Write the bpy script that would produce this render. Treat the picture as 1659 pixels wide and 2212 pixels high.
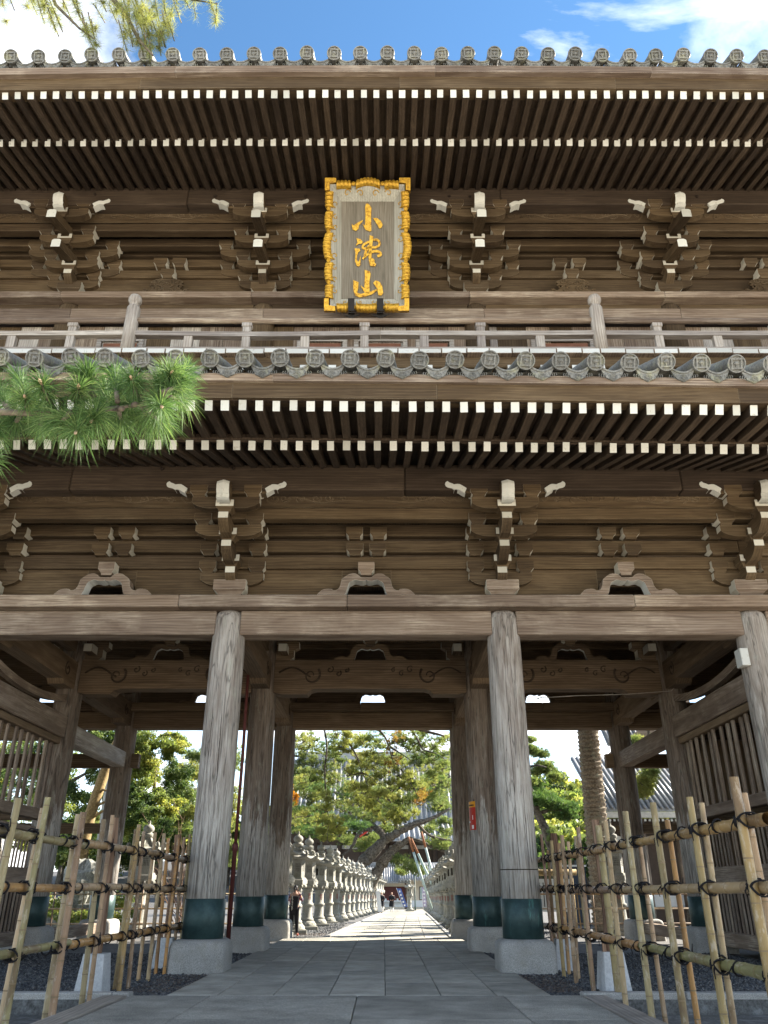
import bpy, math, random
import numpy as np
from mathutils import Vector, Matrix, Euler
R = math.radians
rnd = random.Random(7)
rng = np.random.default_rng(11)
for o in list(bpy.data.objects):
    bpy.data.objects.remove(o, do_unlink=True)
SC = bpy.context.scene
COL = SC.collection

# ------------------------------------------------------------------ camera
F_PX, W_PX, H_PX = 1700.0, 1659.0, 2212.0          # measured on a 1659 x 2212 copy
PITCH = math.atan2(816.0, 1700.0)
CAM_H = 1.55
cam = bpy.data.cameras.new('camera')
cam.sensor_fit = 'HORIZONTAL'
cam.sensor_width = 36.0
cam.lens = 36.0 * F_PX / W_PX
cam.clip_start = 0.1
cam.clip_end = 5000
camo = bpy.data.objects.new('camera', cam)
COL.objects.link(camo)
camo.location = (0, 0, CAM_H)
camo.rotation_euler = (math.pi / 2 + PITCH, 0, 0)
SC.camera = camo

def px(x, y, Y):
    """pixel of the photo -> world point at ground distance Y"""
    v = H_PX / 2 - y
    fw = F_PX * math.cos(PITCH) - v * math.sin(PITCH)
    z = F_PX * math.sin(PITCH) + v * math.cos(PITCH)
    return Vector(((x - W_PX / 2) / fw * Y, Y, CAM_H + z / fw * Y))

# ------------------------------------------------------------------ light
SUN_EL, SUN_AZ = R(33.5), R(62)            # azimuth from +Y towards +X
wld = bpy.data.worlds.new('World')
SC.world = wld
wld.use_nodes = True
wn, wl = wld.node_tree.nodes, wld.node_tree.links
wn.clear()
sky = wn.new('ShaderNodeTexSky')
sky.sky_type = 'NISHITA'
sky.sun_disc = False
sky.sun_elevation = SUN_EL
sky.sun_rotation = SUN_AZ
sky.air_density = 1.0
sky.dust_density = 0.3
sky.ozone_density = 0.8
sky.altitude = 2500
bg = wn.new('ShaderNodeBackground')
bg.inputs['Strength'].default_value = 0.074
wo = wn.new('ShaderNodeOutputWorld')
tc = wn.new('ShaderNodeTexCoord')
sep = wn.new('ShaderNodeSeparateXYZ')
wl.new(tc.outputs['Generated'], sep.inputs[0])
def wmath(op, a, b=None, clamp=False):
    n = wn.new('ShaderNodeMath'); n.operation = op; n.use_clamp = clamp
    for i, s in enumerate((a, b)):
        if s is None: continue
        if isinstance(s, (int, float)): n.inputs[i].default_value = s
        else: wl.new(s, n.inputs[i])
    return n.outputs[0]
zz = wmath('ADD', wmath('MAXIMUM', sep.outputs['Z'], 0.0), 0.28)
cx = wmath('DIVIDE', sep.outputs['X'], zz)
cy = wmath('DIVIDE', sep.outputs['Y'], zz)
cmb = wn.new('ShaderNodeCombineXYZ')
wl.new(cx, cmb.inputs[0]); wl.new(cy, cmb.inputs[1])
cmap = wn.new('ShaderNodeMapping')
cmap.inputs['Location'].default_value = (14.66, 6.6, 0.0)
wl.new(cmb.outputs[0], cmap.inputs[0])
cn = wn.new('ShaderNodeTexNoise')
cn.inputs['Scale'].default_value = 1.55
cn.inputs['Detail'].default_value = 9
cn.inputs['Roughness'].default_value = 0.56
cn.inputs['Distortion'].default_value = 0.25
wl.new(cmap.outputs[0], cn.inputs[0])
cr = wn.new('ShaderNodeValToRGB')
cr.color_ramp.elements[0].position = 0.50
cr.color_ramp.elements[1].position = 0.66
wl.new(cn.outputs['Fac'], cr.inputs[0])
# cloud cover thickens towards the horizon, as seen along the layer
hor = wmath('SUBTRACT', 1.0, wmath('MULTIPLY', sep.outputs['Z'], 2.6), True)
cm2 = wn.new('ShaderNodeMapping')             # thin streaky wisps
cm2.inputs['Rotation'].default_value = (0, 0, 0.9)
cm2.inputs['Scale'].default_value = (1.0, 2.6, 1.0)
coff = wn.new('ShaderNodeVectorMath'); coff.operation = 'ADD'
coff.inputs[1].default_value = (1.0, 0.6, 0.0)
wl.new(cmb.outputs[0], coff.inputs[0]); wl.new(coff.outputs[0], cm2.inputs[0])
cn2 = wn.new('ShaderNodeTexNoise')
for k_, v_ in (('Scale', 2.3), ('Detail', 8), ('Roughness', 0.6), ('Distortion', 0.6)): cn2.inputs[k_].default_value = v_
wl.new(cm2.outputs[0], cn2.inputs[0])
cr2 = wn.new('ShaderNodeValToRGB')
cr2.color_ramp.elements[0].position = 0.55
cr2.color_ramp.elements[1].position = 0.80
wl.new(cn2.outputs['Fac'], cr2.inputs[0])
cov = wmath('ADD', wmath('ADD', cr.outputs['Color'], wmath('MULTIPLY', cr2.outputs['Color'], 0.65), True), wmath('MULTIPLY', hor, 0.55), True)
cmix = wn.new('ShaderNodeMix'); cmix.data_type = 'RGBA'
cmix.inputs['B'].default_value = (9.0, 8.9, 8.7, 1)
wl.new(cov, cmix.inputs['Factor'])
stint = wn.new('ShaderNodeMix'); stint.data_type = 'RGBA'; stint.blend_type = 'MULTIPLY'
stint.inputs['Factor'].default_value = 1.0
stint.inputs['B'].default_value = (0.68, 0.96, 1.04, 1)
wl.new(sky.outputs[0], stint.inputs['A'])
wl.new(stint.outputs['Result'], cmix.inputs['A'])
wl.new(cmix.outputs['Result'], bg.inputs['Color'])
wl.new(bg.outputs[0], wo.inputs[0])

sl = bpy.data.lights.new('sun', 'SUN')
sl.energy = 5.0
sl.angle = R(0.53)
sl.color = (1.0, 0.92, 0.80)
so = bpy.data.objects.new('sun', sl)
COL.objects.link(so)
sdir = Vector((math.cos(SUN_EL) * math.sin(SUN_AZ), math.cos(SUN_EL) * math.cos(SUN_AZ), math.sin(SUN_EL)))
so.rotation_euler = (-sdir).to_track_quat('-Z', 'Y').to_euler()
so.location = sdir * 80

SC.view_settings.view_transform = 'Standard'
SC.view_settings.look = 'None'
SC.view_settings.exposure = 2.27
SC.view_settings.gamma = 1.0
SC.view_settings.use_curve_mapping = False
SC.render.engine = 'CYCLES'
SC.cycles.use_denoising = True
SC.cycles.max_bounces = 8
SC.cycles.diffuse_bounces = 5
SC.cycles.transparent_max_bounces = 8
SC.cycles.caustics_reflective = False
SC.cycles.caustics_refractive = False

# ------------------------------------------------------------------ materials
class NT:
    def __init__(s, name):
        s.m = bpy.data.materials.new(name); s.m.use_nodes = True
        s.t = s.m.node_tree; s.t.nodes.clear()
        s.out = s.t.nodes.new('ShaderNodeOutputMaterial')
        s.b = s.t.nodes.new('ShaderNodeBsdfPrincipled')
        s.t.links.new(s.b.outputs[0], s.out.inputs[0])
        s.b.inputs['Specular IOR Level'].default_value = 0.25
    def n(s, typ, **kw):
        nd = s.t.nodes.new('ShaderNode' + typ)
        for k, v in kw.items():
            if k in nd.inputs:
                nd.inputs[k].default_value = v
            else:
                setattr(nd, k, v)
        return nd
    def l(s, a, b): s.t.links.new(a, b)
    def coords(s, scale=(1, 1, 1), rand=True, kind='Object'):
        c = s.n('TexCoord')
        src = c.outputs[kind]
        mp = s.n('Mapping'); mp.inputs['Scale'].default_value = scale
        if rand:
            oi = s.n('ObjectInfo')
            ad = s.n('VectorMath', operation='MULTIPLY_ADD')
            cm = s.n('CombineXYZ')
            s.l(oi.outputs['Random'], cm.inputs[0]); s.l(oi.outputs['Random'], cm.inputs[1]); s.l(oi.outputs['Random'], cm.inputs[2])
            s.l(cm.outputs[0], ad.inputs[0]); ad.inputs[1].default_value = (91, 57, 73); s.l(src, ad.inputs[2])
            src = ad.outputs[0]
        s.l(src, mp.inputs[0])
        return mp.outputs[0]
    def noise(s, vec, scale, detail=4, rough=0.55, dist=0.0):
        nd = s.n('TexNoise')
        nd.inputs['Scale'].default_value = scale; nd.inputs['Detail'].default_value = detail
        nd.inputs['Roughness'].default_value = rough; nd.inputs['Distortion'].default_value = dist
        s.l(vec, nd.inputs['Vector'])
        return nd.outputs['Fac']
    def ramp(s, fac, stops):
        nd = s.n('ValToRGB'); e = nd.color_ramp.elements
        while len(e) > len(stops): e.remove(e[-1])
        while len(e) < len(stops): e.new(0.5)
        for i, (p, c) in enumerate(stops):
            e[i].position = p; e[i].color = (*c, 1) if len(c) == 3 else c
        s.l(fac, nd.inputs[0])
        return nd.outputs['Color']
    def mix(s, fac, a, b, mode='MIX'):
        nd = s.n('Mix', data_type='RGBA', blend_type=mode)
        for k, v in (('Factor', fac), ('A', a), ('B', b)):
            if isinstance(v, (int, float)): nd.inputs[k].default_value = v
            elif isinstance(v, tuple): nd.inputs[k].default_value = (*v, 1)
            else: s.l(v, nd.inputs[k])
        return nd.outputs['Result']
    def math(s, op, a, b=0.0, clamp=False):
        nd = s.n('Math', operation=op, use_clamp=clamp)
        for i, v in enumerate((a, b)):
            if isinstance(v, (int, float)): nd.inputs[i].default_value = v
            else: s.l(v, nd.inputs[i])
        return nd.outputs[0]
    def bump(s, h, strength=0.4, dist=0.02):
        nd = s.n('Bump'); nd.inputs['Strength'].default_value = strength; nd.inputs['Distance'].default_value = dist
        s.l(h, nd.inputs['Height']); s.l(nd.outputs[0], s.b.inputs['Normal'])
    def base(s, c, rough=0.7):
        if isinstance(c, tuple): s.b.inputs['Base Color'].default_value = (*c, 1)
        else: s.l(c, s.b.inputs['Base Color'])
        if isinstance(rough, (int, float)): s.b.inputs['Roughness'].default_value = rough
        else: s.l(rough, s.b.inputs['Roughness'])
        return s.m

def ax_scale(axis, along, across):
    return tuple(along if a == axis else across for a in 'xyz')

def wood(name, dark, mid, light, axis, wear=(0.42, 0.40, 0.36), wear_amt=0.35, fig=1.0, bump=0.5, rough=0.8, edge=0.0):
    t = NT(name)
    v1 = t.coords(ax_scale(axis, 0.22, 1.6))
    grain = t.noise(v1, 2.2, 7, 0.6, 0.9)
    wv = t.n('TexWave', wave_type='BANDS', bands_direction={'x': 'Z', 'y': 'X', 'z': 'X'}[axis])
    wv.inputs['Scale'].default_value = 2.6; wv.inputs['Distortion'].default_value = 9.0 * fig
    wv.inputs['Detail'].default_value = 3; wv.inputs['Detail Scale'].default_value = 0.6
    t.l(v1, wv.inputs['Vector'])
    g2 = t.math('ADD', t.math('MULTIPLY', grain, 0.84), t.math('MULTIPLY', wv.outputs['Fac'], 0.16))
    col = t.ramp(g2, [(0.24, dark), (0.52, mid), (0.80, light)])
    v2 = t.coords(ax_scale(axis, 0.9, 26))
    fib = t.noise(v2, 1.6, 5, 0.65)
    fibc = t.ramp(fib, [(0.3, (0.74, 0.74, 0.74)), (0.65, (1.08, 1.08, 1.08))])
    col = t.mix(1.0, col, fibc, 'MULTIPLY')
    v3 = t.coords((0.55, 0.55, 0.55))
    patch = t.noise(v3, 1.3, 5, 0.6)
    pm = t.math('MULTIPLY', t.ramp(patch, [(0.48, (0, 0, 0)), (0.72, (1, 1, 1))]), t.ramp(fib, [(0.42, (0, 0, 0)), (0.62, (1, 1, 1))]))
    col = t.mix(t.math('MULTIPLY', pm, wear_amt), col, wear)
    oi = t.n('ObjectInfo')
    tone = t.ramp(oi.outputs['Random'], [(0.0, (0.70, 0.67, 0.66)), (0.5, (1.0, 0.98, 0.95)), (1.0, (1.28, 1.25, 1.18))])
    col = t.mix(1.0, col, tone, 'MULTIPLY')
    if edge:                                     # handled edges worn pale
        bv = t.n('Bevel', samples=3); bv.inputs['Radius'].default_value = 0.022
        ge = t.n('NewGeometry'); dt = t.n('VectorMath', operation='DOT_PRODUCT')
        t.l(bv.outputs[0], dt.inputs[0]); t.l(ge.outputs['Normal'], dt.inputs[1])
        em = t.math('MULTIPLY', t.math('SUBTRACT', 1.0, dt.outputs['Value']), 3.2 * edge, True)
        col = t.mix(t.math('MULTIPLY', em, t.ramp(patch, [(0.38, (0.15, 0.15, 0.15)), (0.6, (1, 1, 1))])), col, wear)
    t.bump(t.math('ADD', fib, t.math('MULTIPLY', grain, 0.8)), bump, 0.012)
    return t.base(col, rough)

M = {}
for a in 'xyz':
    M['rafter_' + a] = wood('rafter_wood_' + a, (0.034, 0.023, 0.015), (0.063, 0.044, 0.029), (0.105, 0.076, 0.053), a, wear=(0.19, 0.145, 0.11), wear_amt=0.25)
    M['brown_' + a] = wood('brown_wood_' + a, (0.047, 0.030, 0.0155), (0.083, 0.056, 0.030), (0.128, 0.092, 0.054), a, wear=(0.26, 0.205, 0.135), wear_amt=0.25, fig=1.3, bump=0.35, edge=0.8)
    M['grey_' + a] = wood('weathered_wood_' + a, (0.112, 0.077, 0.055), (0.203, 0.154, 0.117), (0.33, 0.272, 0.218), a, wear=(0.52, 0.455, 0.365), wear_amt=0.8, fig=1.2, bump=0.8, edge=0.6)
    M['inner_' + a] = wood('inner_wood_' + a, (0.078, 0.052, 0.030), (0.150, 0.105, 0.065), (0.230, 0.172, 0.115), a, wear=(0.24, 0.19, 0.15), wear_amt=0.3)
    M['pale_' + a] = wood('bleached_wood_' + a, (0.20, 0.17, 0.15), (0.36, 0.33, 0.30), (0.52, 0.49, 0.46), a, wear=(0.70, 0.68, 0.64), wear_amt=0.7, bump=0.8)

def column_mat(name, front):
    t = NT(name)
    v1 = t.coords((1.6, 1.6, 0.22)); v2 = t.coords((24, 24, 1.1)); v3 = t.coords((7, 7, 0.35))
    grain = t.noise(v1, 2.0, 6, 0.6, 1.2)
    fib = t.noise(v2, 1.4, 6, 0.7, 0.4)
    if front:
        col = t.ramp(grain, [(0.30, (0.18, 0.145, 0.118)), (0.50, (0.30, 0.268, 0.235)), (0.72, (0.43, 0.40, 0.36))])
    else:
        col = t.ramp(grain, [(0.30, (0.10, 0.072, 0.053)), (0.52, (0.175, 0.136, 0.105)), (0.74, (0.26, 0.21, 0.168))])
    # the lower shaft is bleached, with a ragged upper limit
    tcn = t.n('TexCoord'); sp = t.n('SeparateXYZ'); t.l(tcn.outputs['Object'], sp.inputs[0])
    edge = t.math('ADD', sp.outputs['Z'], t.math('MULTIPLY', t.noise(t.coords((3.2, 3.2, 0.45)), 1.6, 5, 0.7), -5.5))
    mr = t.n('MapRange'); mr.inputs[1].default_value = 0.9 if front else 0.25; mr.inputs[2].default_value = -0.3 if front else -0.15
    t.l(edge, mr.inputs[0])
    ble = t.ramp(fib, [(0.30, (0.24, 0.215, 0.185)), (0.47, (0.40, 0.378, 0.342)), (0.66, (0.56, 0.54, 0.50))])
    col = t.mix(t.math('MULTIPLY', mr.outputs[0], 0.72), col, ble)
    fl = t.noise(t.coords((9, 9, 0.8)), 1.7, 4, 0.6)
    col = t.mix(t.math('MULTIPLY', t.ramp(fl, [(0.55, (0, 0, 0)), (0.63, (1, 1, 1))]), 0.26 if front else 0.12), col, (0.52, 0.50, 0.46))
    col = t.mix(1.0, col, t.ramp(fib, [(0.30, (0.58, 0.55, 0.53)), (0.52, (1.05, 1.05, 1.05))]), 'MULTIPLY')
    # drying cracks
    ck = t.noise(v3, 1.0, 3, 0.5, 0.8)
    crk = t.ramp(t.math('ABSOLUTE', t.math('SUBTRACT', ck, 0.5)), [(0.0, (0.10, 0.10, 0.10)), (0.022, (1, 1, 1))])
    col = t.mix(0.6, col, crk, 'MULTIPLY')
    lich = t.noise(t.coords((2.4, 2.4, 0.9)), 2.2, 6, 0.7)
    col = t.mix(t.math('MULTIPLY', t.ramp(lich, [(0.56, (0, 0, 0)), (0.72, (1, 1, 1))]), 0.28), col, (0.40, 0.45, 0.36))
    t.bump(t.math('ADD', fib, t.math('MULTIPLY', t.n('Math').outputs[0], 0.0)) if False else t.math('MULTIPLY', t.math('ADD', fib, ck), crk), 0.7, 0.03)
    return t.base(col, 0.85)
M['column_front'] = column_mat('front_column_wood', True)
M['column_inner'] = column_mat('inner_column_wood', False)

def paint(name, c, dirt=(0.30, 0.26, 0.21), amt=0.35, sc=7.0):
    t = NT(name)
    v = t.coords((1, 1, 1))
    n1 = t.noise(v, sc, 6, 0.65, 0.6)
    chips = t.ramp(n1, [(0.60, (0, 0, 0)), (0.68, (1, 1, 1))])
    n2 = t.noise(v, 2.5, 3)
    col = t.mix(t.math('MULTIPLY', chips, amt), t.mix(t.math('MULTIPLY', n2, 0.25), c, tuple(x * 0.72 for x in c)), dirt)
    oi = t.n('ObjectInfo')
    col = t.mix(1.0, col, t.ramp(oi.outputs['Random'], [(0.0, (0.68, 0.67, 0.64)), (0.35, (0.9, 0.9, 0.88)), (1.0, (1.04, 1.04, 1.03))]), 'MULTIPLY')
    t.bump(n1, 0.15, 0.01)
    return t.base(col, 0.7)
M['white'] = paint('white_lime_paint', (0.66, 0.66, 0.61), amt=0.62, sc=13)
M['white2'] = paint('worn_white_paint', (0.62, 0.63, 0.61), amt=0.6, sc=11)
M['saddle'] = paint('aged_white_paint', (0.58, 0.55, 0.47), amt=0.6, sc=16)

def stone(name, c1, c2, scale=60, spots=None, rough=0.85, bump=0.3, big=(0.8, 1.15), moss=None):
    t = NT(name)
    v = t.coords((1, 1, 1))
    n1 = t.noise(v, scale, 5, 0.7)
    col = t.ramp(n1, [(0.36, c1), (0.62, c2)])
    n2 = t.noise(v, 1.7, 6, 0.6)
    col = t.mix(1.0, col, t.ramp(n2, [(0.3, (big[0],) * 3), (0.7, (big[1],) * 3)]), 'MULTIPLY')
    if moss:
        n3 = t.noise(v, 3.1, 6, 0.7)
        col = t.mix(t.math('MULTIPLY', t.ramp(n3, [(0.52, (0, 0, 0)), (0.70, (1, 1, 1))]), moss[1]), col, moss[0])
    oi = t.n('ObjectInfo')
    col = t.mix(1.0, col, t.ramp(oi.outputs['Random'], [(0.0, (0.84, 0.84, 0.83)), (1.0, (1.14, 1.13, 1.11))]), 'MULTIPLY')
    t.bump(t.math('ADD', n1, n2), bump, 0.01)
    return t.base(col, rough)
M['granite'] = stone('grey_granite', (0.19, 0.185, 0.175), (0.42, 0.41, 0.385), 75, moss=((0.22, 0.20, 0.14), 0.35))
M['lantern'] = stone('lantern_granite', (0.19, 0.19, 0.165), (0.345, 0.335, 0.30), 45, moss=((0.125, 0.13, 0.07), 0.6), bump=0.35)
M['paver'] = stone('grey_paving_stone', (0.225, 0.215, 0.186), (0.375, 0.358, 0.310), 110, bump=0.25, big=(0.72, 1.25), moss=((0.10, 0.10, 0.09), 0.4))
M['paver2'] = stone('rough_paving_stone', (0.130, 0.126, 0.112), (0.33, 0.318, 0.280), 60, bump=0.9, big=(0.7, 1.35))
M['concrete'] = stone('pale_concrete', (0.36, 0.37, 0.38), (0.48, 0.49, 0.50), 25, bump=0.15)
M['ditch'] = stone('ditch_concrete', (0.055, 0.055, 0.052), (0.13, 0.13, 0.125), 20, bump=0.5, moss=((0.30, 0.31, 0.31), 0.5))
M['earth'] = stone('gravelly_earth', (0.045, 0.045, 0.045), (0.13, 0.13, 0.13), 30, bump=0.8, moss=((0.13, 0.10, 0.07), 0.6))
M['plaza'] = stone('pale_courtyard_gravel', (0.46, 0.42, 0.36), (0.62, 0.57, 0.49), 30, bump=0.4)  # unseen courtyard, tone raised to bounce more sun onto the gate
M['tile'] = stone('grey_roof_tile', (0.105, 0.108, 0.104), (0.225, 0.225, 0.21), 24, rough=0.55, moss=((0.33, 0.33, 0.21), 0.6), bump=0.25)
M['tile_far'] = stone('silver_roof_tile', (0.20, 0.205, 0.21), (0.33, 0.335, 0.34), 12, rough=0.35)
M['rock'] = stone('mossy_rock', (0.16, 0.16, 0.145), (0.38, 0.38, 0.35), 9, bump=0.9, moss=((0.10, 0.11, 0.06), 0.7))
M['plaster'] = stone('lichen_wall_plaster', (0.50, 0.48, 0.44), (0.62, 0.60, 0.55), 6, bump=0.1)

def simple(name, c, rough=0.6, metal=0.0, var=0.18, sc=6.0, bump=0.0):
    t = NT(name)
    n1 = t.noise(t.coords(), sc, 5, 0.6)
    col = t.mix(1.0, c, t.ramp(n1, [(0.25, (1 - var,) * 3), (0.75, (1 + var,) * 3)]), 'MULTIPLY')
    t.b.inputs['Metallic'].default_value = metal
    if bump: t.bump(n1, bump, 0.01)
    return t.base(col, rough)
def bronze():
    t = NT('green_bronze_sheet')
    v = t.coords(); n1 = t.noise(t.coords((3, 3, 0.7)), 1.4, 6, 0.65); n2 = t.noise(v, 5, 6, 0.7)
    col = t.ramp(n2, [(0.3, (0.018, 0.038, 0.038)), (0.6, (0.034, 0.064, 0.062)), (0.8, (0.062, 0.102, 0.092))])
    col = t.mix(t.ramp(n1, [(0.60, (0, 0, 0)), (0.75, (1, 1, 1))]), col, (0.10, 0.25, 0.215))
    t.b.inputs['Metallic'].default_value = 0.25
    t.bump(n2, 0.1, 0.01)
    return t.base(col, 0.42)
M['bronze'] = bronze()
def gold():
    t = NT('gold_leaf')
    v = t.coords(rand=False); n1 = t.noise(v, 14, 6, 0.7); n2 = t.noise(v, 3, 3)
    col = t.ramp(n1, [(0.34, (0.22, 0.095, 0.012)), (0.47, (0.54, 0.31, 0.035)), (0.75, (0.78, 0.50, 0.075))])
    t.b.inputs['Metallic'].default_value = 0.45
    t.bump(n1, 0.35, 0.01)
    return t.base(col, 0.42)
M['gold'] = gold()
M['sign_wood'] = wood('signboard_grey_wood', (0.15, 0.138, 0.110), (0.225, 0.208, 0.170), (0.31, 0.29, 0.245), 'z', wear=(0.47, 0.46, 0.42), wear_amt=0.4, fig=2.2)
M['sign_border'] = wood('signboard_border_wood', (0.25, 0.25, 0.22), (0.36, 0.36, 0.32), (0.46, 0.46, 0.42), 'z', wear=(0.55, 0.56, 0.54), wear_amt=0.5)
M['iron'] = simple('black_iron', (0.020, 0.018, 0.017), 0.55, 0.3)
M['rope'] = simple('black_hemp_cord', (0.012, 0.011, 0.012), 0.9)
M['red_pipe'] = simple('red_painted_pipe', (0.10, 0.030, 0.026), 0.6)
M['wood_post'] = wood('split_cedar_post', (0.075, 0.04, 0.024), (0.20, 0.125, 0.082), (0.34, 0.235, 0.165), 'z', wear_amt=0.2, fig=2.5, bump=0.9)
M['plank'] = wood('grey_ramp_plank', (0.14, 0.125, 0.11), (0.22, 0.20, 0.18), (0.30, 0.275, 0.25), 'y', wear_amt=0.3)
M['dark'] = simple('dark_wood_and_shade', (0.030, 0.020, 0.014), 0.9)
def bamboo():
    t = NT('dry_bamboo')
    oi = t.n('ObjectInfo')
    base = t.ramp(oi.outputs['Random'], [(0.0, (0.29, 0.155, 0.050)), (0.15, (0.26, 0.175, 0.095)), (0.30, (0.150, 0.140, 0.060)), (0.45, (0.31, 0.215, 0.125)), (0.60, (0.145, 0.085, 0.055)), (0.72, (0.34, 0.245, 0.15)), (0.86, (0.20, 0.175, 0.085)), (1.0, (0.28, 0.14, 0.045))])
    n1 = t.noise(t.coords((6, 6, 0.6)), 1.4, 6, 0.65)
    col = t.mix(1.0, base, t.ramp(n1, [(0.28, (0.55, 0.50, 0.45)), (0.50, (1.18, 1.18, 1.16)), (0.75, (1.5, 1.47, 1.42))]), 'MULTIPLY')
    n2 = t.noise(t.coords((2, 2, 0.8)), 1.1, 4, 0.6)
    col = t.mix(t.math('MULTIPLY', t.ramp(n2, [(0.52, (0, 0, 0)), (0.64, (1, 1, 1))]), 0.75), col, (0.115, 0.070, 0.042))
    n3 = t.noise(t.coords((5, 5, 2)), 3.0, 5, 0.7)
    col = t.mix(t.math('MULTIPLY', t.ramp(n3, [(0.55, (0, 0, 0)), (0.66, (1, 1, 1))]), 0.5), col, (0.46, 0.40, 0.32))
    return t.base(col, 0.42)
M['bamboo'] = bamboo()

def leaf(name, c1, c2, c3, trans=0.35, rough=0.55):
    """foliage: tint attribute gives each leaf its own shade"""
    t = NT(name)
    at = t.n('Attribute', attribute_name='tint')
    col = t.ramp(at.outputs['Fac'], [(0.0, c1), (0.55, c2), (1.0, c3)])
    t.base(col, rough)
    tr = t.n('BsdfTranslucent'); t.l(t.mix(1.0, col, (1.15, 1.15, 0.7), 'MULTIPLY'), tr.inputs[0])
    ms = t.n('MixShader'); ms.inputs[0].default_value = trans
    t.l(t.b.outputs[0], ms.inputs[1]); t.l(tr.outputs[0], ms.inputs[2]); t.l(ms.outputs[0], t.out.inputs[0])
    return t.m
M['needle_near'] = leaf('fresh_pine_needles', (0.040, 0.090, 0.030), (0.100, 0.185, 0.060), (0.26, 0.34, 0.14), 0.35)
M['needle_sun'] = leaf('sunlit_pine_needles', (0.17, 0.20, 0.065), (0.31, 0.335, 0.115), (0.47, 0.45, 0.18), 0.55)  # sunlit copy: yellow-green of the backlight put into the needle colour
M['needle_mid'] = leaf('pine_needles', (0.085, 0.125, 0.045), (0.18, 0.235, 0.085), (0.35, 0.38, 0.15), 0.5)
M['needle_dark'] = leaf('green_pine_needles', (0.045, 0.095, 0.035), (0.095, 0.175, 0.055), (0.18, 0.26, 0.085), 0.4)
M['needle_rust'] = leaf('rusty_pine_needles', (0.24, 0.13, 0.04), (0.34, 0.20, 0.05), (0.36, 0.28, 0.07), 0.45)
M['leaf_green'] = leaf('evergreen_leaves', (0.030, 0.060, 0.020), (0.085, 0.135, 0.040), (0.24, 0.29, 0.10), 0.4)
M['leaf_yellow'] = leaf('autumn_yellow_leaves', (0.10, 0.145, 0.045), (0.25, 0.295, 0.085), (0.48, 0.45, 0.12), 0.5)
M['leaf_hill'] = leaf('hillside_leaves', (0.030, 0.058, 0.028), (0.085, 0.120, 0.040), (0.23, 0.24, 0.055), 0.3)
M['leaf_orange'] = leaf('orange_maple_leaves', (0.36, 0.14, 0.012), (0.45, 0.21, 0.015), (0.50, 0.29, 0.03), 0.5)
M['bark'] = stone('pine_bark', (0.035, 0.027, 0.020), (0.17, 0.145, 0.115), 6, bump=1.0, moss=((0.20, 0.19, 0.16), 0.5))
M['bark_pale'] = stone('yellowish_bark', (0.16, 0.105, 0.045), (0.34, 0.25, 0.12), 12, bump=0.8)
M['twig'] = simple('bare_twig', (0.17, 0.105, 0.068), 0.8)

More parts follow.
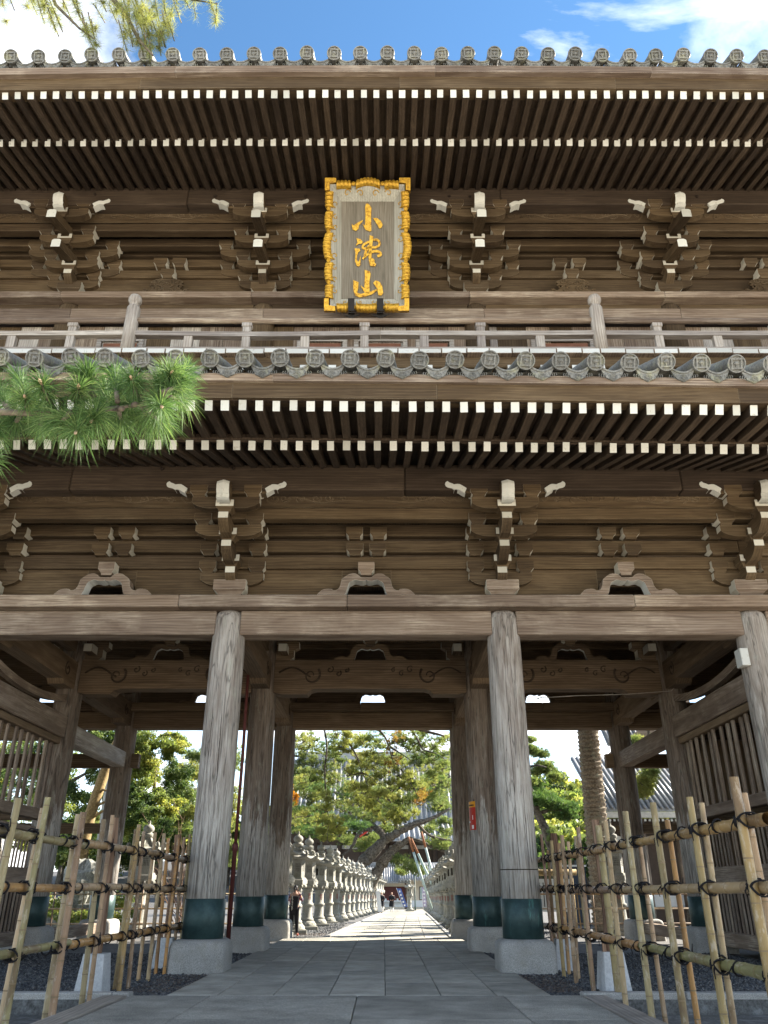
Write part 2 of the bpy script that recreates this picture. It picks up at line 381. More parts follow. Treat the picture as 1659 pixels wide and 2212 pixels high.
# ------------------------------------------------------------------ mesh helpers
class MB:
    def __init__(s): s.v = []; s.f = []; s.m = []; s.s = []
    def add(s, vs, fs, mat=0, smooth=False, xf=None):
        k = len(s.v)
        s.v += [tuple(xf @ Vector(p)) for p in vs] if xf is not None else [tuple(p) for p in vs]
        for i, f in enumerate(fs):
            s.f.append(tuple(k + j for j in f))
            s.m.append(mat[i] if isinstance(mat, (list, tuple)) else mat); s.s.append(smooth)
        return s
    def box(s, x0, x1, y0, y1, z0, z1, mat=0, c=0.0, xf=None, fm=None):
        """box; c chamfers the edges; fm: materials for faces -x,+x,-y,+y,-z,+z"""
        if c <= 0:
            vs = [(x, y, z) for x in (x0, x1) for y in (y0, y1) for z in (z0, z1)]
            fs = [(0, 1, 3, 2), (4, 6, 7, 5), (0, 4, 5, 1), (2, 3, 7, 6), (0, 2, 6, 4), (1, 5, 7, 3)]
            return s.add(vs, fs, list(fm) if fm else mat, False, xf)
        lo, hi = (x0, y0, z0), (x1, y1, z1)
        vs, idx = [], {}
        for sx in (0, 1):
            for sy in (0, 1):
                for sz in (0, 1):
                    for a in range(3):
                        p = [hi[i] if (sx, sy, sz)[i] else lo[i] for i in range(3)]
                        for i in range(3):
                            if i != a: p[i] += (-c if (sx, sy, sz)[i] else c)
                        idx[(sx, sy, sz, a)] = len(vs); vs.append(tuple(p))
        fs, ms = [], []
        for a in range(3):
            b, d = (a + 1) % 3, (a + 2) % 3
            for sd in (0, 1):
                q = []
                for (u, w) in ((0, 0), (1, 0), (1, 1), (0, 1)):
                    k = [0, 0, 0]; k[a] = sd; k[b] = u; k[d] = w
                    q.append(idx[(*k, a)])
                fs.append(tuple(q) if sd else tuple(q[::-1])); ms.append(fm[a * 2 + sd] if fm else mat)
        for a in range(3):
            b, d = (a + 1) % 3, (a + 2) % 3
            for u in (0, 1):
                for w in (0, 1):
                    k0 = [0, 0, 0]; k0[b] = u; k0[d] = w; k1 = list(k0); k1[a] = 1
                    q = (idx[(*k0, b)], idx[(*k1, b)], idx[(*k1, d)], idx[(*k0, d)])
                    fs.append(q if (u != w) else q[::-1]); ms.append(mat if not fm else fm[5])
        for sx in (0, 1):
            for sy in (0, 1):
                for sz in (0, 1):
                    q = tuple(idx[(sx, sy, sz, a)] for a in range(3))
                    fs.append(q if (sx + sy + sz) % 2 else q[::-1]); ms.append(mat if not fm else fm[5])
        return s.add(vs, fs, ms, False, xf)
    def prism(s, poly, w0, w1, plane='xz', mat=0, side=None, xf=None, smooth=False, caps=(True, True)):
        """polygon (a,b) extruded along the third axis from w0 to w1"""
        n = len(poly)
        mk = {'xz': lambda a, b, w: (a, w, b), 'yz': lambda a, b, w: (w, a, b), 'xy': lambda a, b, w: (a, b, w)}[plane]
        vs = [mk(a, b, w0) for a, b in poly] + [mk(a, b, w1) for a, b in poly]
        fs, ms = [], []
        if caps[0]: fs.append(tuple(range(n))); ms.append(mat)
        if caps[1]: fs.append(tuple(range(2 * n - 1, n - 1, -1))); ms.append(mat)
        for i in range(n):
            j = (i + 1) % n
            fs.append((i, i + n, j + n, j)); ms.append(side[i] if isinstance(side, (list, tuple)) else (mat if side is None else side))
        return s.add(vs, fs, ms, smooth, xf)
    def lathe(s, prof, seg=24, mat=0, smooth=True, xf=None, cap=True, sq=None):
        vs, fs = [], []
        for r, z in prof:
            for k in range(seg):
                a = 2 * math.pi * k / seg
                vs.append((r * math.cos(a), r * math.sin(a), z))
        for i in range(len(prof) - 1):
            for k in range(seg):
                a, b = i * seg + k, i * seg + (k + 1) % seg
                fs.append((a, b, b + seg, a + seg))
        if cap:
            fs.append(tuple(range(seg))[::-1]); fs.append(tuple((len(prof) - 1) * seg + k for k in range(seg)))
        return s.add(vs, fs, mat, smooth, xf)
    def tube(s, pts, rad, seg=8, mat=0, smooth=True, cap=True, capmat=None):
        pts = [Vector(p) for p in pts]; n = len(pts)
        rad = rad if isinstance(rad, (list, tuple)) else [rad] * n
        vs, fs, ms = [], [], []
        up = Vector((0, 0, 1)); pu = None
        for i in range(n):
            d = (pts[min(i + 1, n - 1)] - pts[max(i - 1, 0)]).normalized()
            if pu is None:
                pu = d.cross(up)
                if pu.length < 1e-3: pu = d.cross(Vector((1, 0, 0)))
            u = (pu - d * pu.dot(d))
            u = u.normalized() if u.length > 1e-6 else d.orthogonal().normalized()
            pu = u; w = d.cross(u)
            for k in range(seg):
                a = 2 * math.pi * k / seg
                vs.append(pts[i] + (u * math.cos(a) + w * math.sin(a)) * rad[i])
        for i in range(n - 1):
            for k in range(seg):
                a, b = i * seg + k, i * seg + (k + 1) % seg
                fs.append((a, b, b + seg, a + seg)); ms.append(mat)
        if cap:
            cmm = mat if capmat is None else capmat
            fs.append(tuple(range(seg))[::-1]); fs.append(tuple((n - 1) * seg + k for k in range(seg))); ms += [cmm, cmm]
        return s.add(vs, fs, ms, smooth)
    def mesh(s, name, mats):
        me = bpy.data.meshes.new(name)
        me.from_pydata(s.v, [], s.f)
        for m in (mats if isinstance(mats, (list, tuple)) else [mats]):
            me.materials.append(M[m] if isinstance(m, str) else m)
        me.polygons.foreach_set('material_index', s.m)
        me.polygons.foreach_set('use_smooth', s.s)
        me.update()
        return me

WPOS = {}
def wloc(o):
    p = Vector((0, 0, 0))
    while o is not None:
        p = p + WPOS.get(o.name, Vector(o.location)); o = o.parent
    return p
def put(name, me, parent=None, loc=(0, 0, 0), rot=None, local=False):
    """link a mesh as an object; loc is in world space (unrotated parents) unless local"""
    o = bpy.data.objects.new(name, me)
    COL.objects.link(o)
    if parent is not None: o.parent = parent
    o.location = Vector(loc) if (local or parent is None) else Vector(loc) - wloc(parent)
    if rot is not None: o.rotation_euler = rot
    return o
def thing(name, label, cat, loc=(0, 0, 0), group=None, rotz=0.0):
    o = bpy.data.objects.new(name, None); COL.objects.link(o)
    o.location = loc; o.rotation_euler = (0, 0, rotz); o.empty_display_size = 0.2
    o['label'] = label; o['category'] = cat
    if group: o['group'] = group
    return o
def tag(o, label, cat, group=None):
    o['label'] = label; o['category'] = cat
    if group: o['group'] = group
    return o
def struct(name, me, loc=(0, 0, 0)):
    o = put(name, me, None, loc); o['kind'] = 'structure'; return o
def mbox(mat, *a, **k): return MB().box(*a, **k).mesh('m', mat)
def spiral(cx, cz, r0, turns, start, sgn=1, n=26, tail=0.0):
    pts = []
    for i in range(n):
        t = i / (n - 1); a = start + sgn * turns * 2 * math.pi * t; r = r0 * (1 - 0.82 * t)
        pts.append((cx + r * math.cos(a), cz + r * math.sin(a)))
    return pts
# ================================================================== TEMPLE GATE
YF, YM, YR = 18.75, 24.88, 31.01
XS = [-9.94, -3.81, 2.93, 9.06]
XW, XE = -16.07, 15.19
GX = -0.44
gate = thing('temple_gate', 'huge two-storey timber temple gate with tiled eaves and round columns', 'gate', (GX, YM, 0))

# ---- columns with bronze collars on granite plinths
def col_mesh(r, z0, z1, mat):
    prof = [(r, 0), (r * 1.0, (z1 - z0) * 0.5), (r * 0.985, (z1 - z0) * 0.86), (r * 0.94, (z1 - z0) - 0.22), (r * 0.85, (z1 - z0) - 0.07), (r * 0.72, (z1 - z0))]
    return MB().lathe(prof, 40).mesh('column', mat)
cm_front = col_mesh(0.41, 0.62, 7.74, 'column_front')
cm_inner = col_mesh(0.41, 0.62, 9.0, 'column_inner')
collar_me = MB().lathe([(0.418, 0), (0.432, 0.01), (0.432, 0.74), (0.414, 0.75), (0.408, 0.72)], 40).mesh('collar', 'bronze')
def plinth_mesh(w, h, c, seed):
    rr = random.Random(seed); m = MB()
    def ring(z, ins, cc):
        a = w / 2 - ins; out = []
        for sx, sy in ((1, -1), (1, 1), (-1, 1), (-1, -1)):
            for k in range(5):
                t = math.pi / 2 * k / 4
                ang = {(1, -1): -math.pi / 2, (1, 1): 0, (-1, 1): math.pi / 2, (-1, -1): math.pi}[(sx, sy)] + t
                out.append((sx * (a - cc) + cc * math.cos(ang), sy * (a - cc) + cc * math.sin(ang), z))
        return out
    rs = [ring(-0.06, 0, c), ring(h * 0.55, 0.005, c), ring(h - 0.12, 0.015, c), ring(h - 0.045, 0.045, c), ring(h, 0.13, c)]
    vs = [p for r in rs for p in r]; n = len(rs[0]); fs = []
    for i in range(len(rs) - 1):
        for k in range(n):
            fs.append((i * n + k, i * n + (k + 1) % n, (i + 1) * n + (k + 1) % n, (i + 1) * n + k))
    fs.append(tuple((len(rs) - 1) * n + k for k in range(n)))
    return m.add(vs, fs, 0, True).mesh('plinth', 'granite')
plinth_me = plinth_mesh(1.16, 0.63, 0.13, 1)
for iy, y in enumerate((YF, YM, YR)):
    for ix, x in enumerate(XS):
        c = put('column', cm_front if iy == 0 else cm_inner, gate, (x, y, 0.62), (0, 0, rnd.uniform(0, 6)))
        WPOS[c.name] = c.location.copy()
        c2 = put('collar', collar_me, c, (0, 0, 0.01), (0, 0, 0), True)
        p = put('plinth', plinth_me, c, (0, 0, -0.62), (0, 0, -c.rotation_euler.z + rnd.choice([0, 1, 2, 3]) * math.pi / 2), True)
# long drying cracks down the shafts
def crack_me(r, z0, z1, a, seed, wmax):
    rr = random.Random(seed); n = 22; vs, fs = [], []
    for i in range(n + 1):
        t = i / n; a += rr.uniform(-.012, .012); w = wmax * math.sin(math.pi * t) ** 0.6 * rr.uniform(.5, 1.2) + .0008
        z = z0 + (z1 - z0) * t
        for sg in (-1, 1): vs.append(((r + .0015) * math.cos(a + sg * w / r), (r + .0015) * math.sin(a + sg * w / r), z))
    for i in range(n): fs.append((2 * i, 2 * i + 1, 2 * i + 3, 2 * i + 2))
    return MB().add(vs, fs).mesh('drying_crack', 'dark')
for o in [o for o in gate.children if o.name.split('.')[0] == 'column']:
    for k in range(5):
        a = -math.pi / 2 + rnd.uniform(-1.25, 1.25) - o.rotation_euler.z
        z0 = rnd.uniform(0.8, 3.4)
        put('drying_crack', crack_me(0.41, z0, z0 + rnd.uniform(0.9, 2.6), a, rnd.randint(0, 9999), rnd.uniform(.0025, .006)), o, (0, 0, 0), None, True)
# splice line of the repaired front column foot
put('splice', MB().lathe([(0.413, 0), (0.413, 0.02)], 40, cap=False).mesh('splice', 'dark'), gate, (2.93, YF, 1.93))

def beam(name, x0, x1, y0, y1, z0, z1, mat='brown_x', c=0.025, parent=None, fm=None):
    cx, cy, cz = (x0 + x1) / 2, (y0 + y1) / 2, (z0 + z1) / 2
    me = MB().box(x0 - cx, x1 - cx, y0 - cy, y1 - cy, z0 - cz, z1 - cz, c=c, fm=fm).mesh(name, mat)
    return put(name, me, parent or gate, (cx, cy, cz))

XALL = [XW] + XS + [XE]
# ---- tie beams and wall plates, front and rear
for (yc, mt, s) in ((YF, 'grey_x', -1), (YR, 'inner_x', 1), (YM, 'inner_x', 1)):
    if yc != YM:
        for i in range(5):
            beam('tie_beam', XALL[i] + 0.3, XALL[i + 1] - 0.3, yc - 0.27, yc + 0.27, 7.13, 7.735, mt)
        plate_cuts = [XW - 0.6, -11.2, -5.0, -0.9, 6.1, 11.5, XE + 0.6]
        for i in range(6):
            beam('wall_plate', plate_cuts[i] + 0.004, plate_cuts[i + 1] - 0.004, yc - 0.56, yc + 0.56, 7.745, 8.05, mt, 0.02)
# nail and knot marks on the front tie beam
# ---- frog-leg struts
def kaeru_mesh(mat_face, w=2.41, h=0.55, d=0.14):
    s = w / 1435.0
    half_o = [(95, 365), (118, 340), (160, 300), (200, 281), (262, 276), (310, 281), (330, 303), (365, 300), (402, 280), (430, 232), (440, 180), (452, 128), (485, 98), (520, 75), (560, 47), (600, 37), (640, 36), (690, 60), (730, 98)]
    half_i = [(808, 138), (790, 150), (760, 157), (720, 155), (690, 145), (650, 137), (622, 145), (600, 160), (575, 170), (556, 192), (540, 245), (520, 315), (498, 365)]
    X = lambda a: (a - 808) * s
    Z = lambda b: (365 - b) * s
    outer = [(X(a), Z(b)) for a, b in half_o]
    outer_r = [(-a, b) for a, b in outer[::-1]]
    inner = [(X(a), Z(b)) for a, b in half_i]           # from the middle to the left foot
    inner_r = [(-a, b) for a, b in inner[::-1]]          # right foot to the middle
    poly = outer + outer_r + inner_r[:-1] + inner
    side = [0] * len(poly)
    n0 = len(outer) + len(outer_r)
    for i in range(n0, len(poly) - 1): side[i] = 1
    return MB().prism(poly, -d / 2, d / 2, 'xz', 0, side).mesh('frog_leg_strut', [mat_face, 'white2'])
kaeru_front = kaeru_mesh('grey_x', d=0.34)
kaeru_in = kaeru_mesh('inner_x')

# ---- bearing blocks
def block_mesh(w=0.42, d=0.40, h=0.30, mat='brown_x', white_side=True, white_front=False, notch=False, k=0.62):
    zt, zm = h, h * 0.42
    m = MB()
    fm = [1 if white_side else 0, 1 if white_side else 0, 1 if white_front else 0, 0, 0, 0]
    m.box(-w / 2, w / 2, -d / 2, d / 2, zm, zt, fm=fm)
    n = 4
    for i in range(n):
        t0, t1 = i / n, (i + 1) / n
        f0 = k + (1 - k) * (t0 ** 2.2); f1 = k + (1 - k) * (t1 ** 2.2)
        a0, b0, a1, b1 = w / 2 * f0, d / 2 * f0, w / 2 * f1, d / 2 * f1
        z0, z1 = zm * t0, zm * t1
        vs = [(-a0, -b0, z0), (a0, -b0, z0), (a0, b0, z0), (-a0, b0, z0), (-a1, -b1, z1), (a1, -b1, z1), (a1, b1, z1), (-a1, b1, z1)]
        ws = 1 if (white_side and i >= 2) else 0
        m.add(vs, [(0, 1, 5, 4), (1, 2, 6, 5), (2, 3, 7, 6), (3, 0, 4, 7)], [0, ws, 0, ws])
    m.add([(-w / 2 * k, -d / 2 * k, 0), (w / 2 * k, -d / 2 * k, 0), (w / 2 * k, d / 2 * k, 0), (-w / 2 * k, d / 2 * k, 0)], [(0, 1, 2, 3)])
    return m.mesh('bearing_block', [mat, 'saddle'])
def saddle_mesh(w=0.43, d=0.40, h=0.32, mat='brown_x', slot=0.25):
    """block whose white front is notched for the arm above"""
    zm, zs = h * 0.48, h * 0.66
    m = MB()
    fm = [0, 0, 1, 0, 0, 0]
    m.box(-w / 2, w / 2, -d / 2, d / 2, zm, zs, fm=fm)
    for sg in (-1, 1):
        x0, x1 = sorted((sg * w / 2, sg * slot / 2))
        m.box(x0, x1, -d / 2, d / 2, zs, h, fm=fm)
    n, k = 4, 0.6
    for i in range(n):
        t0, t1 = i / n, (i + 1) / n
        f0 = k + (1 - k) * (t0 ** 2.2); f1 = k + (1 - k) * (t1 ** 2.2)
        a0, b0, a1, b1 = w / 2 * f0, d / 2 * f0, w / 2 * f1, d / 2 * f1
        vs = [(-a0, -b0, zm * t0), (a0, -b0, zm * t0), (a0, b0, zm * t0), (-a0, b0, zm * t0), (-a1, -b1, zm * t1), (a1, -b1, zm * t1), (a1, b1, zm * t1), (-a1, b1, zm * t1)]
        m.add(vs, [(0, 1, 5, 4), (1, 2, 6, 5), (2, 3, 7, 6), (3, 0, 4, 7)])
    return m.mesh('bearing_block', [mat, 'saddle'])
def arm_mesh(L, h=0.30, w=0.23, mat='brown_x'):
    e = L / 2
    half = [(e, 0), (e, -h * 0.50), (e - 0.07, -h * 0.70), (e - 0.16, -h * 0.85), (e - 0.28, -h * 0.96), (e - 0.40, -h)]
    poly = half + [(-a, b) for a, b in half[::-1]]
    side = [0] * len(poly); side[0] = 1; side[len(poly) - 2] = 1
    side = [1 if i in (0, len(poly) - 2) else 0 for i in range(len(poly))]
    return MB().prism(poly, -w / 2, w / 2, 'xz', 0, side).mesh('bracket_arm', [mat, 'saddle'])
def tip_mesh(L, h=0.31, w=0.235, mat='brown_y'):
    """arm running outwards (-Y), its tip at y = 0"""
    poly = [(L, 0), (0, 0), (0, -h * 0.50), (0.05, -h * 0.72), (0.14, -h * 0.93), (0.24, -h * 1.12), (0.34, -h * 1.25), (L, -h * 1.25)]
    side = [0] * len(poly); side[1] = 1
    return MB().prism(poly, -w / 2, w / 2, 'yz', 0, side).mesh('bracket_arm', [mat, 'saddle'])
def wing_mesh(sg):
    P = [(1285, 240), (1340, 200), (1372, 182), (1400, 180), (1440, 186), (1470, 170), (1500, 160), (1520, 140), (1545, 155), (1555, 180), (1545, 210), (1520, 228), (1470, 240), (1440, 256), (1420, 250), (1385, 258), (1350, 285), (1305, 312), (1312, 292)]
    poly = [((a - 1285) * 0.00192 * sg, (250 - b) * 0.00192) for a, b in P]
    return MB().prism(poly, -0.11, 0.11, 'xz').mesh('carved_wing', 'white')
wingL, wingR = wing_mesh(-1), wing_mesh(1)
def nose_mesh():
    prof = [(0.0, 0.0), (-0.22, 0.0), (-0.30, 0.03), (-0.30, 0.11), (-0.34, 0.14), (-0.38, 0.22), (-0.40, 0.34), (-0.37, 0.42), (-0.30, 0.46), (0.0, 0.47)]
    m = MB(); xs = [-0.15, 0.0, 0.15]; vs = []
    for i, x in enumerate(xs):
        for (y, z) in prof: vs.append((x, y - (0.035 if i == 1 and y < -0.1 else 0), z + (0.03 if i == 1 and z > 0.3 else 0)))
    n = len(prof); fs = []
    for i in range(2):
        for k in range(n - 1): fs.append((i * n + k, (i + 1) * n + k, (i + 1) * n + k + 1, i * n + k + 1))
    mats = [0] * len(fs)
    fs += [tuple(range(n))[::-1], tuple(range(2 * n, 3 * n))]; mats += [1, 1]
    return m.add(vs, fs, mats).mesh('carved_nose', ['white', 'brown_y'])
nose_me = nose_mesh()
def tail_mesh(L=1.9, sl=0.36, w=0.27, h=0.30):
    """sloping tail rafter, lower outer end at y=0 with a hexagonal white face"""
    hexa = [(-w / 2, -h * 0.5), (w / 2, -h * 0.5), (w / 2, h * 0.36), (w * 0.28, h * 0.5), (-w * 0.28, h * 0.5), (-w / 2, h * 0.36)]
    vs = [(x, 0, z) for x, z in hexa] + [(x, L, z + sl * L) for x, z in hexa]
    # underside swells with a belly
    fs = [tuple(range(6))] + [(i, i + 6, (i + 1) % 6 + 6, (i + 1) % 6) for i in range(6)]
    return MB().add(vs, fs, [1] + [0] * 6).mesh('tail_rafter', ['brown_y', 'white'])
tail_me = tail_mesh()
blk_lat = block_mesh(); blk_lat_in = block_mesh(mat='inner_x')
blk_front = saddle_mesh(); daito_lo = block_mesh(0.80, 0.74, 0.42, 'grey_x', k=0.66); daito_up = block_mesh(0.74, 0.70, 0.42, 'brown_x', k=0.66)
arm_s, arm_l, arm_w = arm_mesh(1.62), arm_mesh(2.75), arm_mesh(1.58, 0.33)
tip_me = tip_mesh(1.0)

def bracket(X, lower=True):
    if lower:
        Y0, Y1, Y2, Y3, zb = 18.66, 18.30, 17.68, 17.05, 8.05
        t = [8.43, 8.88, 9.33, 9.78, 10.23]
    else:
        Y0, Y1, Y2, Y3, zb = 19.06, 18.62, 18.02, 17.42, 17.93
        t = [18.30, 18.74, 19.18, 19.62, 20.00]
    b = put('bracket_set', daito_lo if lower else daito_up, gate, (X, Y0 - 0.02, zb))
    J = lambda: rnd.uniform(-0.012, 0.012)
    def P(n, me, x, y, z, rot=None): return put(n, me, b, (X + x + J(), y + J(), z), rot)
    h = 0.30
    P('bracket_arm', arm_w, 0, Y0 - 0.05, t[0] + h)                   # wall arm
    for sx in (-0.62, 0.62): P('bearing_block', blk_lat, sx, Y0 - 0.05, t[0] + h - 0.01)
    P('bracket_arm', tip_me, 0, Y1 - 0.19, t[0] + h + 0.02)
    P('bearing_block', blk_front, 0, Y1 - 0.02, t[0] + h + 0.01)
    if lower:
        P('bracket_arm', tip_me, 0, Y2 - 0.19, t[1] + h + 0.02)
        P('bearing_block', blk_front, 0, Y2 - 0.02, t[1] + h + 0.01)
        P('bracket_arm', tip_me, 0, Y3 - 0.19, t[2] + h + 0.02)
        P('bearing_block', blk_front, 0, Y3 - 0.02, t[2] + h + 0.01)
        P('bracket_arm', arm_s, 0, Y2, t[2] + h)
        for sx in (-0.64, -0.26, 0.26, 0.64)[::3]: P('bearing_block', blk_lat, sx, Y2, t[2] + h - 0.01)
        P('bracket_arm', arm_s, 0, Y3, t[3] + h)
        for sx in (-0.64, 0.64): P('bearing_block', blk_lat, sx, Y3, t[3] + h - 0.01)
    else:
        P('bracket_arm', arm_l, 0, Y0 - 0.05, t[1] + h)
        for sx in (-1.2, 1.2): P('bearing_block', blk_lat, sx, Y0 - 0.05, t[1] + h - 0.01)
        P('bracket_arm', arm_s, 0, Y1, t[1] + h)
        for sx in (-0.64, 0.64): P('bearing_block', blk_lat, sx, Y1, t[1] + h - 0.01)
        P('bracket_arm', arm_l, 0, Y1, t[2] + h)
        for sx in (-1.2, 1.2): P('bearing_block', blk_lat, sx, Y1, t[2] + h - 0.01)
        P('tail_rafter', tail_me, 0, Y2 - 0.60, t[1] - 0.06)
        P('bearing_block', blk_front, 0, Y2 - 0.02, t[1] + h + 0.06)
        P('bracket_arm', arm_s, 0, Y2, t[2] + h)
        for sx in (-0.64, 0.64): P('bearing_block', blk_lat, sx, Y2, t[2] + h - 0.01)
        P('tail_rafter', tail_me, 0, Y3 - 0.62, t[2] + 0.04)
        P('bearing_block', blk_front, 0, Y3 - 0.02, t[2] + h + 0.06)
        P('bracket_arm', arm_s, 0, Y3, t[3] + h)
        for sx in (-0.64, 0.64): P('bearing_block', blk_lat, sx, Y3, t[3] + h - 0.01)
    P('carved_nose', nose_me, 0, Y3 - 0.13, t[3] + 0.10)
    P('bracket_arm', MB().box(-0.98, 0.98, -0.12, 0.12, 0, 0.26).mesh('bracket_arm', 'brown_x'), 0, Y3 - 0.02, t[4] - 0.06)
    for sg, me in ((-1, wingL), (1, wingR)): P('carved_wing', me, sg * 0.93, Y3 - 0.10, t[4] + 0.02)
    return b
for X in XS: bracket(X, True)
UX = [-9.63, -3.70, 2.82, 8.75]
for X in UX: bracket(X, False)

# ---- wall beams between the brackets (lower storey)
for k, (z0, z1) in enumerate(((8.86, 9.18), (9.31, 9.63), (9.76, 10.08))):
    for i in range(5):
        beam('wall_beam', XALL[i] + 0.004, XALL[i + 1] - 0.004, 18.52, 18.82, z0, z1, 'brown_x', 0.02)
for z0, z1 in ((9.17, 9.32), (9.62, 9.77)):
    beam('back_board', XW, XE, 18.74, 18.80, z0, z1, 'rafter_x', 0)
for i in range(5):
    x0, x1 = XALL[i], XALL[i + 1]; xm = (x0 + x1) / 2
    if i in (1, 2, 3):
        beam('wall_panel', x0 + 0.01, xm - 0.62, 18.64, 18.70, 8.045, 8.87, 'brown_x', 0)
        beam('wall_panel', xm + 0.62, x1 - 0.01, 18.64, 18.70, 8.045, 8.87, 'brown_x', 0)
        beam('wall_panel', xm - 0.621, xm + 0.621, 18.645, 18.695, 8.42, 8.87, 'brown_x', 0)
        put('frog_leg_strut', kaeru_front, gate, (xm, 18.365, 8.05))
        put('bearing_block', block_mesh(0.40, 0.32, 0.32, 'grey_x', white_side=True), gate, (xm, 18.32, 8.57))
        for zz_ in (9.16, 9.61):
            for sx in (-0.30, 0.30):
                o = put('bearing_block', blk_lat, gate, (xm + sx * 1.0 + rnd.uniform(-.02, .02), 18.50, zz_))
    else:
        beam('wall_panel', x0 + 0.01, x1 - 0.01, 18.64, 18.70, 8.045, 8.87, 'brown_x', 0)
for X in XS:                                           # wall blocks beside each bracket set
    for zz_ in (9.16, 9.61):
        for sx in (-0.62, 0.62): put('bearing_block', blk_lat, gate, (X + sx, 18.50, zz_))
# stepped-out beam, carved soffit board, eave purlin
def carve_soffit(x0, x1, ya, za, yb, zb_, seed):
    """board between beam and purlin with low carved clouds"""
    rr = random.Random(seed); m = MB()
    cx = (x0 + x1) / 2
    n = Vector((0, -(zb_ - za), (yb - ya))); n.normalize()
    vs = [(x0 - cx, ya, za), (x1 - cx, ya, za), (x1 - cx, yb, zb_), (x0 - cx, yb, zb_)]
    off = Vector((0, 0.05, 0.02))
    vs += [tuple(Vector(p) + off) for p in vs]
    m.add(vs, [(0, 1, 2, 3), (4, 5, 6, 7), (0, 1, 5, 4), (3, 2, 6, 7)])
    L = x1 - x0; H = math.hypot(yb - ya, zb_ - za)
    def at(u, w): return (u, ya + (yb - ya) * w, za + (zb_ - za) * w)
    for sg in (-1, 1):
        c0 = sg * (L / 2 - 1.0)
        for j in range(6):
            cxp = c0 - sg * j * 0.36 + rr.uniform(-.05, .05); r = 0.17 * (1 - 0.09 * j)
            sp = spiral(cxp, 0.5, r, 1.2, rr.uniform(0, 6), sg)
            m.tube([at(u, 0.5 + (w - 0.5) / H * 0.9) for u, w in sp], 0.016, 5, 0, True)
        wave = [at(c0 - sg * (0.3 + 2.0 * t), 0.35 + 0.22 * math.sin(t * 9) * (1 - t)) for t in [i / 16 for i in range(17)]]
        m.tube(wave, 0.02, 5)
    return put('carved_board', m.mesh('carved_board', 'brown_x'), gate, (cx, 0, 0))
for i in range(5):
    x0, x1 = XALL[i], XALL[i + 1]
    beam('step_beam', x0 + 0.004, x1 - 0.004, 17.53, 17.80, 9.78, 10.08, 'brown_x', 0.02)
    carve_soffit(x0 + 0.02, x1 - 0.02, 17.50, 10.07, 17.10, 10.36, 40 + i)
for i, (x0, x1) in enumerate(((-16.5, -7.6), (-7.6, 0.5), (0.5, 7.2), (7.2, 16))):
    beam('eave_purlin', x0 + 0.004, x1 - 0.004, 16.86, 17.26, 10.24, 10.94, 'rafter_x', 0.03)
# upper storey
UXA = [-15.56] + UX + [14.68]
for k, (z0, z1) in enumerate(((18.74, 19.04), (19.18, 19.48), (19.62, 19.92))):
    for i in range(5):
        beam('wall_beam', UXA[i] + 0.004, UXA[i + 1] - 0.004, 18.93, 19.22, z0, z1, 'brown_x', 0.02)
beam('back_board', UXA[0], UXA[5], 19.14, 19.20, 19.03, 19.63, 'rafter_x', 0)
for i in range(5):
    x0, x1 = UXA[i], UXA[i + 1]; xm = (x0 + x1) / 2
    beam('wall_panel', x0 + 0.01, x1 - 0.01, 19.05, 19.12, 17.92, 18.76, 'brown_x', 0)
    beam('step_beam', x0 + 0.004, x1 - 0.004, 17.88, 18.16, 19.63, 19.92, 'brown_x', 0.02)
    beam('step_beam', x0 + 0.004, x1 - 0.004, 18.48, 18.74, 19.60, 19.90, 'brown_x', 0.02)
    carve_soffit(x0 + 0.02, x1 - 0.02, 17.84, 19.91, 17.44, 20.12, 60 + i)
    for zz_, sxs in ((19.02, (-0.29, 0.29)),):
        for sx in sxs: put('bearing_block', blk_lat, gate, (xm + sx, 18.90, zz_ + 0.0))
    # carved cloud strut
    m = MB(); rr = random.Random(90 + i)
    m.prism([(-0.50, 0.44), (-0.42, 0.52), (-0.16, 0.60), (0.16, 0.60), (0.42, 0.52), (0.50, 0.44), (0.40, 0.36), (0.30, 0.30), (0.46, 0.14), (0.80, 0.10), (0.84, 0.0), (-0.84, 0.0), (-0.80, 0.10), (-0.46, 0.14), (-0.30, 0.30), (-0.40, 0.36)], -0.05, 0.05, 'xz')
    for sg in (-1, 1):
        for (cx_, cz_, r, t_, st) in ((0.22, 0.15, 0.14, 1.5, 1.5), (0.40, 0.25, 0.10, 1.2, 0.3), (0.30, 0.47, 0.11, 1.3, 2.4), (0.62, 0.07, 0.08, 1.2, 0.8), (0.10, 0.42, 0.08, 1.0, 3.2)):
            m.tube([(sg * u, -0.06, w) for u, w in spiral(cx_, cz_, r, t_, st)], [0.035 - 0.0008 * q for q in range(26)], 6)
    put('carved_cloud_strut', m.mesh('carved_cloud_strut', 'brown_x'), gate, (xm, 18.78, 17.93))
    put('bearing_block', block_mesh(0.42, 0.34, 0.32, 'brown_x'), gate, (xm, 18.80, 18.50))
for X in UX:
    for sx in (-0.62, 0.62): put('bearing_block', blk_lat, gate, (X + sx, 18.86, 19.03))
for i, (x0, x1) in enumerate(((-16.5, -5.9), (-5.9, 3.5), (3.5, 16))):
    beam('eave_purlin', x0 + 0.004, x1 - 0.004, 17.22, 17.62, 20.02, 20.72, 'rafter_x', 0.03)
ucol = MB().lathe([(0.37, 0), (0.37, 2.3), (0.365, 2.75), (0.33, 2.93), (0.26, 3.02)], 32).mesh('column', 'brown_z')
for X in UX: put('column', ucol, gate, (X, 19.15, 14.68))
for i in range(5):
    beam('tie_beam', UXA[i] + 0.28, UXA[i + 1] - 0.28, 18.95, 19.3, 17.34, 17.69, 'brown_x', 0.02)
